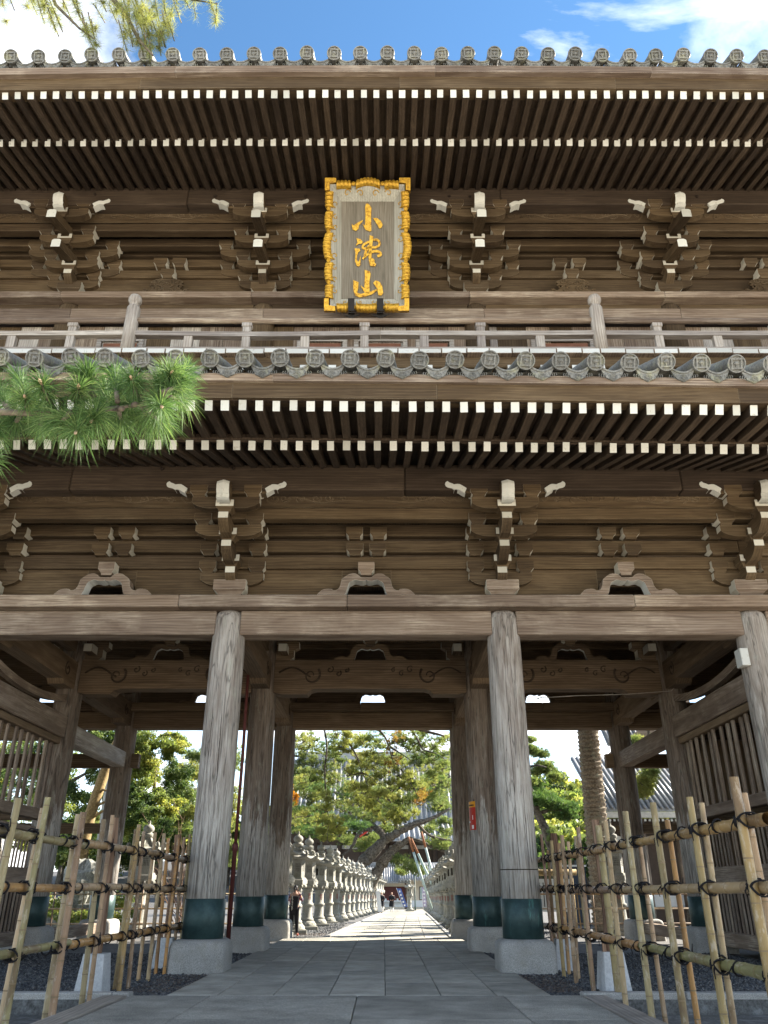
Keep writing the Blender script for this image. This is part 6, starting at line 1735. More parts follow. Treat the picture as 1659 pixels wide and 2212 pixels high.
# wooded hill: terrain with single trees
def hill_z(x, y):
    d = y - 120
    return max(0, min(1, d / 90)) * (13 * math.exp(-((x - 22) / 40) ** 2) + 11 * math.exp(-((x - 90) / 70) ** 2) + 9 * math.exp(-((x + 50) / 60) ** 2))
m = MB(); vs, fs = [], []; nx, ny = 44, 22
for j in range(ny + 1):
    for i in range(nx + 1):
        x = -160 + 360 * i / nx; y = 118 + 150 * j / ny
        vs.append((x, y, gz(160) + hill_z(x, y) - 0.4))
for j in range(ny):
    for i in range(nx):
        a = j * (nx + 1) + i; fs.append((a, a + 1, a + nx + 2, a + nx + 1))
struct('hillside', m.add(vs, fs, 0, True).mesh('hillside', stone('forest_floor', (0.02, 0.035, 0.015), (0.05, 0.07, 0.03), 2)) if False else m.add(vs, fs, 0, True).mesh('hillside', 'earth'))
def crown_me(seed, mat, n=1500, rx=1.0):
    g = np.random.default_rng(seed)
    c, k = blob_points(g, (0, 0, 0.55), (rx, rx, 0.75), n, 16, 0.36)
    v, f = leaves_np(g, c, (0.13, 0.26), asp=0.6)
    tb = np.random.default_rng(seed + 1).uniform(0.1, 0.85, 50)[k]
    return npmesh('crown', v, f, mat, tint=np.clip(tb + g.normal(0, .15, n), 0, 1))
hcrowns = [crown_me(200 + i, ['leaf_hill', 'leaf_hill', 'leaf_yellow', 'leaf_green', 'leaf_hill', 'leaf_yellow'][i], 1700) for i in range(6)]
htrunk = MB().tube([(0, 0, -0.9), (0.03, 0, 0.2), (0, 0.02, 0.8)], [0.10, 0.07, 0.03], 6).mesh('trunk', 'bark')
hl = ['dark round-crowned tree of the wooded hill behind the palm', 'olive round-crowned tree of the wooded hill behind the palm', 'yellow-crowned tree of the wooded hill behind the palm', 'deep green tree of the wooded hill behind the palm', 'mixed green tree of the wooded hill behind the palm', 'golden-topped tree of the wooded hill behind the palm']
rh = random.Random(12)
for j in range(9):
    for i in range(13):
        Y = 128 + j * 11 + rh.uniform(-3, 3)
        x = 10 + i * 6.5 + j * 1.1 + rh.uniform(-2, 2)
        u = 829.5 + x / Y * 1790
        if not (1120 < u < 1480): continue
        s = rh.uniform(3.4, 5.2); k = rh.randrange(6)
        t = thing('hill_tree', hl[k], 'tree', (x, Y, gz(160) + hill_z(x, Y) - 0.4), 'trees on the wooded hill')
        t.scale = (s, s, s * rh.uniform(0.9, 1.2))
        put('crown', hcrowns[k], t, (0, 0, 0.9), (0, 0, rh.uniform(0, 6)), True)
        put('trunk', htrunk, t, (0, 0, 0.9), None, True)
for j in range(3):                        # the slope that closes the view between the left columns and behind the pine
    for i in range(16):
        Y = 150 + j * 14 + rh.uniform(-3, 3); x = -62 + i * 6.0 + rh.uniform(-2, 2)
        u = 829.5 + x / Y * 1790
        if not (140 < u < 980): continue
        s = rh.uniform(4.0, 6.0); k = rh.randrange(6)
        t = thing('hill_tree', hl[k].replace('behind the palm', 'behind the great hall'), 'tree', (x, Y, gz(160) + hill_z(x, Y) - 0.4), 'trees on the slope behind the hall')
        t.scale = (s, s, s)
        put('crown', hcrowns[k], t, (0, 0, 0.9), (0, 0, rh.uniform(0, 6)), True); put('trunk', htrunk, t, (0, 0, 0.9), None, True)

# --- the big pine over the photographer: one bough hangs close, others higher up
def near_pine():
    g = np.random.default_rng(77)
    base = Vector((-4.6, 2.2, -0.06))
    t = thing('overhanging_pine', 'pine boughs with long green needles reaching in front of the gate eaves', 'tree', base)
    o = base
    put('trunk', MB().tube([Vector(p) - o for p in ((-4.6, 2.2, -0.1), (-4.7, 2.3, 2.2), (-4.9, 2.8, 4.6), (-5.0, 3.6, 8.0), (-4.8, 4.6, 11.5))], [0.30, 0.26, 0.22, 0.18, 0.08], 12).mesh('trunk', 'bark'), t, local=True)
    tw = MB()
    def bough(pts, r):
        put('limb', MB().tube([Vector(p) - o for p in pts], [r * (1 - .8 * i / (len(pts) - 1)) for i in range(len(pts))], 8).mesh('limb', 'bark'), t, local=True)
    # close bough
    Yn = 2.9
    q = lambda x, y, dY=0.0: Vector(px(x + 4, y + 8, Yn + dY))
    bough([(-4.75, 2.35, 2.9), (-3.2, 2.7, 3.15), tuple(q(-60, 880)), tuple(q(80, 885)), tuple(q(200, 880)), tuple(q(300, 865)), tuple(q(350, 835))], 0.022)
    tips = []; rn = random.Random(17)
    def twig(a, b, n, up, mat='needle_near'):
        A, B = q(*a), q(*b)
        A, B = q(a[0], a[1], rn.uniform(-.12, .12)), q(b[0], b[1], rn.uniform(-.25, .25))
        tw.tube([A - o, (A + B) / 2 - o + Vector((0, 0, -.01)), B - o], [.012, .010, .006], 6)
        tips.append((A, B, int(n * 1.0), up))
    for a, b, n in (((20, 885), (-10, 830), 420), ((60, 885), (50, 850), 420), ((40, 890), (25, 905), 360), ((120, 885), (85, 820), 420), ((150, 882), (120, 905), 420), ((160, 880), (165, 830), 420), ((210, 880), (195, 900), 420), ((230, 876), (225, 830), 440), ((250, 872), (262, 905), 440), ((290, 865), (265, 865), 380), ((300, 862), (280, 810), 440), ((330, 850), (345, 822), 460), ((330, 850), (345, 870), 420), ((300, 865), (320, 895), 420), ((345, 835), (365, 800), 460), ((260, 875), (215, 870), 380), ((110, 885), (60, 875), 380), ((-20, 985), (-40, 985), 300), ((0, 890), (-30, 880), 400), ((345, 840), (390, 815), 460), ((350, 845), (395, 850), 420), ((365, 815), (405, 790), 420), ((310, 868), (345, 905), 400), ((180, 885), (160, 925), 400), ((90, 890), (80, 915), 380), ((200, 850), (180, 800), 380), ((60, 860), (30, 800), 380), ((250, 860), (245, 800), 380), ((-10, 900), (-20, 930), 350)):
        twig(a, b, n, 0)
    V, T, K, Q = [], [], [], 0
    for (A, B, n, up) in tips:
        s = g.uniform(0.25, 1.0, (n, 1)) ** 0.8
        C = np.array(A) + (np.array(B) - np.array(A)) * s
        ax = np.array((B - A).normalized())
        d = ax * g.uniform(0.25, 0.9, (n, 1)) + unit(g, n) * 0.75 + np.array((0, 0, 0.15)); d /= np.linalg.norm(d, axis=1, keepdims=True)
        L = g.uniform(0.09, 0.165, (n, 1)) * g.uniform(0.75, 1.12); w = 0.0012
        sd = np.cross(d, unit(g, n)); sd /= np.linalg.norm(sd, axis=1, keepdims=True)
        mid = C + d * L * .55; end = C + d * L + np.array((0, 0, -0.016)) * (L / .1) ** 2
        Pn = np.stack([C - sd * w, C + sd * w, mid + sd * w, mid - sd * w, end], 1)
        V.append(Pn.reshape(-1, 3) - np.array(o))
        idx = np.arange(n)[:, None] * 5
        T.append(np.concatenate([idx + np.array([[0, 1, 2]]), idx + np.array([[0, 2, 3]]), idx + np.array([[3, 2, 4]])]) + Q); Q += n * 5
        tn = np.clip(g.normal(g.uniform(.3, .6), .22, n), 0, 1); K.append(np.concatenate([tn, tn, tn]))
    put('needles', npmesh('needles', np.concatenate(V), np.concatenate(T), 'needle_near', tint=np.concatenate(K)), t, local=True)
    bud = MB()
    for (A, B, n, up) in tips:
        d = (B - A).normalized(); bud.tube([B - o - d * .01, B - o + d * .02, B - o + d * .035], [.006, .007, .001], 6)
    put('buds', bud.mesh('buds', simple('pine_bud', (0.42, 0.30, 0.20))), t, local=True)['kind'] = 'stuff'
    # high boughs against the sky
    Yh = 6.4
    h = lambda x, y, dY=0.0: Vector(px(x, y, Yh + dY))
    bough([(-4.85, 4.3, 10.6), tuple(h(60, -160)), tuple(h(200, -60)), tuple(h(270, 30)), tuple(h(300, 85)), tuple(h(330, 120))], 0.06)
    bough([tuple(h(60, -160)), tuple(h(120, 10)), tuple(h(170, 60)), tuple(h(205, 85))], 0.03)
    bough([tuple(h(200, -60)), tuple(h(330, -20)), tuple(h(420, 0)), tuple(h(470, 8))], 0.025)
    tips.clear()
    def tg(a, b, n): 
        A, B = h(*a), h(*b); A += Vector((0, rnd.uniform(-.3, .3), 0)); B += Vector((0, rnd.uniform(-.3, .3), 0)); tw.tube([A - o, B - o], [.008, .004], 5); tips.append((A, B, n))
    rb2 = random.Random(3)
    for (x, y, sp) in ((250, 0, 30), (262, 22, 26), (278, 42, 28), (298, 58, 28), (320, 36, 32), (342, 22, 30), (352, 50, 26), (296, 84, 20), (322, 92, 20), (342, 84, 20), (285, 10, 30), (312, 6, 30), (340, -6, 30), (270, 66, 16), (110, 2, 24), (92, 16, 22), (150, 8, 22), (172, 26, 16), (118, 36, 12), (196, 66, 14), (186, 54, 12), (78, -6, 26), (440, -6, 28), (466, -2, 20), (404, -10, 26), (372, -4, 18), (8, -4, 18), (220, 2, 22), (316, 68, 22), (338, 62, 20), (56, -10, 22)):
        for k in range(4):
            a = (x + rb2.uniform(-sp, sp) * .7, y + rb2.uniform(-sp, sp) * .5); b = (a[0] + rb2.uniform(-sp, sp) * .5, a[1] + rb2.uniform(-.3, .6) * sp)
            tg(a, b, 120)
    V, T, K, Q = [], [], [], 0
    for (A, B, n) in tips:
        s = g.uniform(0.2, 1.0, (n, 1)); C = np.array(A) + (np.array(B) - np.array(A)) * s
        ax = np.array((B - A).normalized())
        d = ax * g.uniform(0.1, 0.7, (n, 1)) + unit(g, n) * 0.9; d /= np.linalg.norm(d, axis=1, keepdims=True)
        L = g.uniform(0.10, 0.17, (n, 1)); w = 0.0018; sd = np.cross(d, unit(g, n)); sd /= np.linalg.norm(sd, axis=1, keepdims=True)
        Pn = np.stack([C - sd * w, C + sd * w, C + d * L], 1); V.append(Pn.reshape(-1, 3) - np.array(o)); T.append(np.arange(n * 3).reshape(-1, 3) + Q); Q += n * 3
        K.append(np.clip(g.normal(g.uniform(.2, .8), .2, n), 0, 1))
    put('needles', npmesh('needles', np.concatenate(V), np.concatenate(T), 'needle_sun', tint=np.concatenate(K)), t, local=True)
    put('twigs', tw.mesh('twigs', 'bark'), t, local=True)['kind'] = 'stuff'
near_pine()
# ================================================================== FAR BUILDINGS AND SMALL THINGS
def tiled_slope(parent, name, x0, x1, ya, za, yb, zb, step, r, mat='tile_far', th=0.15):
    """sloping roof slab with a barrel tile row every step metres, each row a part"""
    L = math.hypot(yb - ya, zb - za)
    sl = put(name, MB().add([(x0, ya, za), (x1, ya, za), (x1, yb, zb), (x0, yb, zb), (x0, ya, za - th), (x1, ya, za - th), (x1, yb, zb - th), (x0, yb, zb - th)], [(0, 1, 2, 3), (4, 5, 6, 7), (0, 1, 5, 4), (1, 2, 6, 5), (2, 3, 7, 6), (3, 0, 4, 7)]).mesh(name, mat), parent, local=True)
    me = MB().tube([(0, -0.05, 0), (0, yb - ya, zb - za)], r, 8).mesh('tile_row', mat)
    x = x0 + step / 2
    while x < x1:
        put('tile_row', me, sl, (x, ya, za + r * .4), None, True); x += step
    return sl
# great hall
H = thing('great_hall', 'great hall with a high striped grey tile roof behind the twisted pine', 'building', (-3.0, 150, gz(160)))
tiled_slope(H, 'roof', -15, 22, -12, 11.4, 2, 24.5, 0.82, 0.24)
put('ridge', mbox('tile_far', -13, 20, 1.6, 2.8, 24.3, 25.8, c=0.1), H, local=True)
tiled_slope(H, 'porch_roof', 4, 16, -17, 9.6, -10, 12.6, 0.82, 0.24)
M['hall_wall'] = simple('dark_hall_timber', (0.085, 0.062, 0.048), 0.8)
put('wall', mbox('hall_wall', -13, 20, -6, 8, 0, 11.3), H, local=True)
for i in range(9):
    put('post', MB().lathe([(0.4, 0), (0.4, 9.8)], 12).mesh('post', 'hall_wall'), H, (-12.5 + i * 4, -6.6, 0), None, True)
for z in (3.2, 6.2, 8.8): put('rail', mbox('plaster', -13, 20, -6.14, -6.02, z, z + 0.55), H, local=True)
for i in range(44): put('rafter_end', mbox('white', -.11, .11, -.05, .05, -.12, .12), H, (-14.5 + i * .82, -12.06, 11.0), None, True)
M['gold_paint'] = simple('gold_paint', (0.62, 0.33, 0.03), 0.5); M['red_paint'] = simple('vermilion_paint', (0.36, 0.035, 0.02), 0.6)
put('gable_ornament', MB().prism([(-1.6, 0), (-1.2, .5), (-.5, .55), (0, 1.0), (.5, .55), (1.2, .5), (1.6, 0), (.8, -.2), (0, .1), (-.8, -.2)], -.1, .1, 'xz').mesh('gable_ornament', 'gold_paint'), H, (1.2, -17.6, 9.6), None, True)
put('gable_beam', MB().prism([(-2.0, .0), (0, 1.3), (2.0, 0), (2.0, .3), (0, 1.7), (-2.0, .3)], -.1, .1, 'xz').mesh('gable_beam', 'red_paint'), H, (1.2, -17.3, 9.9), None, True)
# low shop at the end of the path
Sx, Sy = px(855, 1950, 112).x, 112
S = thing('low_shop', 'low cream-walled shop with a dark tiled roof at the end of the path', 'building', (Sx, Sy, gz(Sy)))
M['cream'] = simple('cream_wall', (0.62, 0.54, 0.42), 0.8, var=.08)
M['white_wall'] = simple('white_wall', (0.72, 0.72, 0.70), 0.8, var=.06)
M['glass'] = simple('pale_shop_glass', (0.36, 0.44, 0.42), 0.2)
M['shop_dark'] = simple('dark_shop_front', (0.09, 0.030, 0.025), 0.7)
M['timber'] = simple('brown_shop_timber', (0.10, 0.060, 0.042), 0.7)
put('wall', mbox('cream', -4.2, 7.2, 0, 4, 0, 3.4), S, local=True)
put('lower_wall', mbox('white_wall', -4.2, 7.2, -.06, -.005, 0.25, 1.0), S, local=True)
tiled_slope(S, 'roof', -4.0, 1.6, -1.3, 3.15, 2.2, 5.1, 0.30, 0.09)
tiled_slope(S, 'porch_roof', 0.4, 7.4, -2.3, 3.45, 1.8, 5.3, 0.30, 0.09)
put('ridge', mbox('tile_far', -4.0, 7.4, 2.0, 2.5, 5.05, 5.5, c=.05), S, local=True)
for i in range(14): put('rafter_end', mbox('white', -.05, .05, -.03, .03, -.05, .05), S, (-3.8 + i * .4, -1.33, 2.93), None, True)
for i in range(16): put('rafter_end', mbox('white', -.05, .05, -.03, .03, -.05, .05), S, (.6 + i * .42, -2.33, 3.22), None, True)
for x in (-4.1, -1.75, 1.3, 4.2, 7.1): put('post', mbox('timber', -.11, .11, -.14, 0.02, 0, 3.2), S, (x, -.05, 0), None, True)
for (x0, x1) in ((-4.0, -1.95), (3.0, 4.0)):
    w_ = put('window', mbox('timber', 0, x1 - x0, -.09, -.01, 1.05, 2.6), S, (x0, 0, 0), None, True)
    put('pane', mbox('glass', .08, x1 - x0 - .08, -.11, -.092, 1.13, 2.52), w_, local=True)
put('shop_front', mbox('shop_dark', -1.6, 1.2, -.1, -.01, 1.0, 2.6), S, local=True)
put('notice_panel', mbox('white_wall', 4.4, 6.9, -.12, -.01, .4, 2.6), S, local=True)
put('counter', mbox('white_wall', -1.6, 1.2, -.6, -.12, .85, 1.0), S, local=True)
for k in range(7):
    put('charm_stand', mbox('red_paint' if k % 2 else 'white', -.12, .12, -.1, .1, 0, .22), S, (-1.3 + k * .38, -.35, 1.0), None, True)
put('awning', MB().prism([(-5.4, 2.6), (-3.3, 3.15), (-3.1, 3.1), (-3.1, 2.95)], -1.6, -.1, 'xz').mesh('awning', simple('pale_green_copper', (0.30, 0.42, 0.36))), S, local=True)
# hall roof on the right
Hx = px(1400, 1800, 47).x
T_ = thing('side_hall', 'small hall with a grey tile roof and carved eaves right of the palm', 'building', (Hx, 49, gz(49)))
za = px(1400, 1752, 46).z - gz(49); zb_ = px(1400, 1688, 50).z - gz(49)
tiled_slope(T_, 'roof', -2.9, 7, -3.2, za + .1, 2.4, zb_ + 1.6, 0.30, 0.085, 'tile_far')
put('eave_board', mbox('plaster', -2.9, 7, -3.2, -2.9, za - .35, za - .06), T_, local=True)
for i in range(40): put('rafter_end', mbox('white', -.045, .045, -.05, .05, -.06, .06), T_, (-2.8 + i * .24, -3.1, za - .47), None, True)
rr = random.Random(8)
for i in range(18):
    put('carved_bracket', mbox('plaster' if rr.random() < .6 else 'brown_x', -.16, .16, -.15, .15, -.12, .12, c=.02), T_, (-2.3 + (i % 9) * .55, -2.4 + (i // 9) * .12, za - .85 - .5 * (i // 9)), (rr.uniform(-.3, .3), rr.uniform(-.3, .3), 0), True)
put('wall', mbox('hall_wall', -2.4, 7, -1.9, 2, 0, za - .3), T_, local=True)
put('upper_gable', MB().prism([(-1.2, zb_ + .8), (3.8, zb_ + 4.2), (3.8, zb_ + 4.9), (-1.6, zb_ + 1.2)], -1.3, -.9, 'xz').mesh('upper_gable', 'grey_x'), T_, local=True)
tiled_slope(T_, 'upper_roof', -1.4, 7, -1.0, zb_ + 1.9, 1.5, zb_ + 4.4, .3, .085)
for x in (-2.2, -.4, 1.5): put('post', MB().lathe([(.16, 0), (.16, za - .4)], 12).mesh('post', 'grey_z'), T_, (x, -2.35, 0), None, True)
put('white_band', mbox('white_wall', -2.4, 7, -1.98, -1.905, .9, 1.9), T_, local=True)
for i in range(5): put('wall_post', mbox('timber', -.09, .09, -2.06, -1.985, 0.0, 2.6), T_, (-2.0 + i * 1.3, 0, 0), None, True)
# information board with a log top, navy kiosk
c = px(1190, 1930, 40)
t = thing('notice_board', 'pale notice board with fine writing under a log beam', 'notice board', (c.x, c.y, gz(40)))
put('log_beam', MB().tube([(-1.6, 0, 2.35), (1.25, 0, 2.38)], 0.13, 12, capmat=1).mesh('log_beam', ['bark_pale', 'bamboo_cut']), t, local=True)
for x in (-1.3, 1.0): put('post', MB().lathe([(.09, 0), (.08, 2.3)], 10).mesh('post', 'bark_pale'), t, (x, 0, 0), None, True)
put('board', mbox('white2', -1.2, .9, -.04, .04, .75, 2.1, c=.01), t, local=True)
for k in range(11): put('text_line', mbox('black_ink', -.02, .02, -.045, -.041, .95, 1.95), t, (-1.05 + k * .18, 0, 0), None, True)
c = px(1241, 1900, 48)
t = thing('ticket_kiosk', 'dark navy kiosk with a pale top edge behind the bamboo fence', 'kiosk', (c.x, c.y, gz(48)))
M['navy'] = simple('navy_panel', (0.035, 0.050, 0.075), 0.5)
put('cabinet', mbox('navy', -.75, .55, -.5, .5, 0, 2.85, c=.03), t, local=True)
put('top_edge', mbox('white_wall', -.8, .6, -.55, .55, 2.86, 2.95), t, local=True)
# thin bamboo trellises behind the gate
def trellis(label, x0, x1, y):
    f = thing('bamboo_trellis', label, 'trellis', ((x0 + x1) / 2, y, -.05)); o = f.location
    me = MB().tube([(0, 0, 0), (0, 0, 1.75)], .025, 7).mesh('bamboo_pole', 'bamboo')
    x = x0
    while x < x1:
        put('bamboo_pole', me, f, (x - o.x, rnd.uniform(-.03, .03), 0), (0, rnd.uniform(-.03, .03), 0), True); x += .55
    for z in (.45, .95, 1.45): put('bamboo_rail', MB().tube([(x0 - .1 - o.x, 0, z), (x1 - o.x, 0, z + .01)], .028, 7).mesh('bamboo_rail', 'bamboo'), f, local=True)
trellis('thin bamboo trellis before the low yellow shrub', -13, -5.3, 33.2)
trellis('thin bamboo trellis before the side hall', 5.2, 14.5, 33.4)
# prop poles under the pine limb
def d6(a, b): return ((1480 + .2411 * a) / 1.8517, (3300 + .2411 * b) / 1.8517)
M['pole_green'] = simple('pale_green_steel', (0.36, 0.43, 0.38), 0.5)
M['rust'] = simple('rusty_steel', (0.24, 0.10, 0.045), 0.8)
for (a, b, lab) in (((640, 200), (925, 1080), 'pale green steel prop under the pine limb, the foremost leaning one'), ((685, 230), (990, 900), 'pale green steel prop with a rusty band, middle of the three'), ((850, 110), (1050, 850), 'pale green steel prop with a rusty head, nearest the side row of lanterns')):
    Yq = 77
    A, B = Vector(px(*d6(*a), Yq)), Vector(px(*d6(*b), Yq)); D = (B - A); 
    B = A + D * ((A.z - gz(Yq)) / -D.z)
    t = thing('prop_pole', lab, 'prop', B, 'props of the twisted pine')
    put('tube', MB().tube([Vector((0, 0, 0)), (A - B) * .8], .11, 10).mesh('tube', 'pole_green'), t, local=True)
    put('head', MB().tube([(A - B) * .8, A - B], .105, 10).mesh('head', 'rust'), t, local=True)
# banners
def banner(label, a, b, Y, col, w):
    t = thing('banner', label, 'banner', (*px(*d6(*b), Y)[:2], gz(Y)))
    top = Vector(px(*d6(*a), Y)) - t.location
    put('pole', MB().tube([(0, 0, 0), top * 1.02], .02, 6).mesh('pole', 'white_wall'), t, local=True)
    m = MB(); n = 10; vs, fs = [], []
    for i in range(n + 1):
        s = 1 - .82 * i / n; c = top * s
        vs += [c, c + Vector((w, .06 * math.sin(i * 1.3), -.03))]
    for i in range(n): fs.append((2 * i, 2 * i + 1, 2 * i + 3, 2 * i + 2))
    cl = put('cloth', m.add(vs, fs, 0, True).mesh('cloth', col), t, local=True)
    for i in range(5):
        c = top * (.9 - .15 * i) + Vector((w / 2, -.09, -.1))
        put('letter', mbox('white_wall', -.09, .09, -.01, .01, -.09, .09), cl, tuple(c), None, True)
M['banner_blue'] = simple('blue_banner_cloth', (0.09, 0.13, 0.33), 0.8)
M['banner_pink'] = simple('lilac_banner_cloth', (0.38, 0.33, 0.44), 0.8)
banner('leaning blue banner with white letters before the shop', (440, 1050), (575, 1360), 96, 'banner_blue', .5)
banner('upright lilac and blue banner at the end of the shaded lantern row', (860, 1030), (880, 1400), 97, 'banner_pink', .42)
# lamp post and old lantern by the shop
c = px(*d6(750, 1380), 99)
t = thing('lamp_post', 'slim dark green post standing before the shop', 'post', (c.x, c.y, gz(99)))
M['dark_green'] = simple('dark_green_steel', (0.03, 0.06, 0.05), 0.5)
put('shaft', MB().lathe([(.1, 0), (.09, .4), (.07, .5), (.065, 3.6)], 10).mesh('shaft', 'dark_green'), t, local=True)
put('cap', MB().lathe([(.09, 3.6), (.1, 3.7), (.02, 3.8)], 10).mesh('cap', 'dark_green'), t, local=True)
c = px(*d6(660, 1390), 94)
lantern('weathered dark lantern standing alone before the shop', c.x, c.y, gz(94) + .05, .86, .3, R(-90), ins=False)
c = px(821, 1975, 84)
t = thing('leaning_sign', 'narrow pale board leaning at the end of the sunlit lantern row', 'sign', (c.x, c.y, gz(84)))
put('board', mbox('white_wall', -.2, .2, -.02, .02, 0, 1.9), t, (0, 0, 0), (0, -.12, 0), True)
put('foot', mbox('timber', -.22, .22, -.1, .1, 0, .1), t, local=True)

# poster on the right middle column
t = thing('poster', 'red poster with an orange heading taped to the right middle column', 'poster', (2.93, YM, 2.84))
def bent(a0, a1, z0, z1, r, mat, name):
    n = 10; vs, fs = [], []
    for i in range(n + 1):
        a = a0 + (a1 - a0) * i / n
        vs += [(r * math.cos(a), r * math.sin(a), z0), (r * math.cos(a), r * math.sin(a), z1)]
    for i in range(n): fs.append((2 * i, 2 * i + 2, 2 * i + 3, 2 * i + 1))
    put(name, MB().add(vs, fs, 0, True).mesh(name, mat), t, local=True)
M['poster_red'] = simple('poster_red', (0.40, 0.030, 0.016), 0.5, var=.12); M['poster_orange'] = simple('poster_orange', (0.62, 0.26, 0.012), 0.5, var=.08); M['poster_edge'] = simple('yellowed_tape', (0.50, 0.44, 0.26), .5)
A0, A1 = R(-172), R(-128)
zt, zm_, zl = 1.06, .90, .28
bent(A0, A1, zl, zm_, .4105 + .004, 'poster_red', 'sheet'); bent(A0, A1, zm_, zt, .4105 + .0042, 'poster_orange', 'heading'); bent(A0 - .06, A0 + .02, zl - .05, zt, .4105 + .006, 'poster_edge', 'tape')
for k in range(5):
    a = A0 + .10 + k * .12
    put('letter', mbox('black_ink', -.018, .018, -.001, .001, -.022, .022), t, (.416 * math.cos(a), .416 * math.sin(a), .955), (0, 0, a + math.pi / 2), True)
for (da, z, w_, h_) in ((.50, .62, .012, .06), (.08, .50, .04, .022), (.48, .36, .04, .05)):
    a = A0 + da
    put('picture', mbox('white_wall', -w_, w_, -.001, .001, -h_, h_), t, (.4162 * math.cos(a), .4162 * math.sin(a), z), (0, 0, a + math.pi / 2), True)

# ================================================================== PEOPLE
M['skin'] = simple('skin', (0.52, 0.32, 0.23), .55, var=.05); M['hair'] = simple('dark_hair', (0.018, 0.014, 0.012), .5)
M['black_cloth'] = simple('black_cloth', (0.014, 0.014, 0.018), .85); M['white_cloth'] = simple('white_cloth', (0.72, 0.72, 0.70), .8)
def jacket_mat():
    tt = NT('patterned_jacket'); v = tt.n('TexVoronoi'); v.inputs['Scale'].default_value = 17
    tt.l(tt.coords(), v.inputs['Vector']); sp = tt.n('SeparateColor'); tt.l(v.outputs['Color'], sp.inputs[0])
    return tt.base(tt.ramp(sp.outputs[0], [(0.0, (0.02, 0.02, 0.05)), (0.3, (0.30, 0.05, 0.06)), (0.5, (0.45, 0.32, 0.36)), (0.7, (0.06, 0.12, 0.30)), (0.9, (0.50, 0.40, 0.22))]), .8)
M['jacket'] = jacket_mat()
def skin_body(name, J, E, mat, parent, sub=2):
    """J: joint -> (xyz, radius); E: edges; grown into one surface"""
    names = list(J); me = bpy.data.meshes.new(name)
    me.from_pydata([J[n][0] for n in names], [(names.index(a), names.index(b)) for a, b in E], [])
    o = put(name, me, parent, local=True)
    md = o.modifiers.new('skin', 'SKIN'); md.use_smooth_shade = True
    if not me.skin_vertices: me.skin_vertices.new() if hasattr(me.skin_vertices, 'new') else None
    for i, n in enumerate(names):
        r = J[n][1]; me.skin_vertices[0].data[i].radius = (r, r) if not isinstance(r, tuple) else r
    me.skin_vertices[0].data[0].use_root = True
    sb = o.modifiers.new('sub', 'SUBSURF'); sb.levels = sub; sb.render_levels = sub
    me.materials.append(M[mat])
    # bake the modifiers into a plain mesh
    dg = bpy.context.evaluated_depsgraph_get(); dg.update()
    nm = bpy.data.meshes.new_from_object(o.evaluated_get(dg)); nm.name = name
    o.modifiers.clear(); o.data = nm
    if not nm.materials: nm.materials.append(M[mat])
    return o
def hand(parent, pos, d, up, mat='skin', s=1.0):
    m = MB(); d = Vector(d).normalized(); n = Vector(up).normalized(); sd = d.cross(n)
    m.tube([(0, 0, 0), d * .045, d * .085], [.026, .036, .034], 8)
    for i, L in enumerate((.06, .07, .066, .05)):
        b = d * .08 + sd * (-.027 + .018 * i)
        m.tube([b, b + d * L * .5 - n * .006, b + d * L * .8 - n * .022], [.0095, .009, .007], 6)
    b = d * .025 - sd * .028
    m.tube([b, b + d * .035 - sd * .022, b + d * .06 - sd * .024 - n * .01], [.011, .010, .008], 6)
    return put('hand', m.mesh('hand', mat), parent, tuple(pos), None, True)
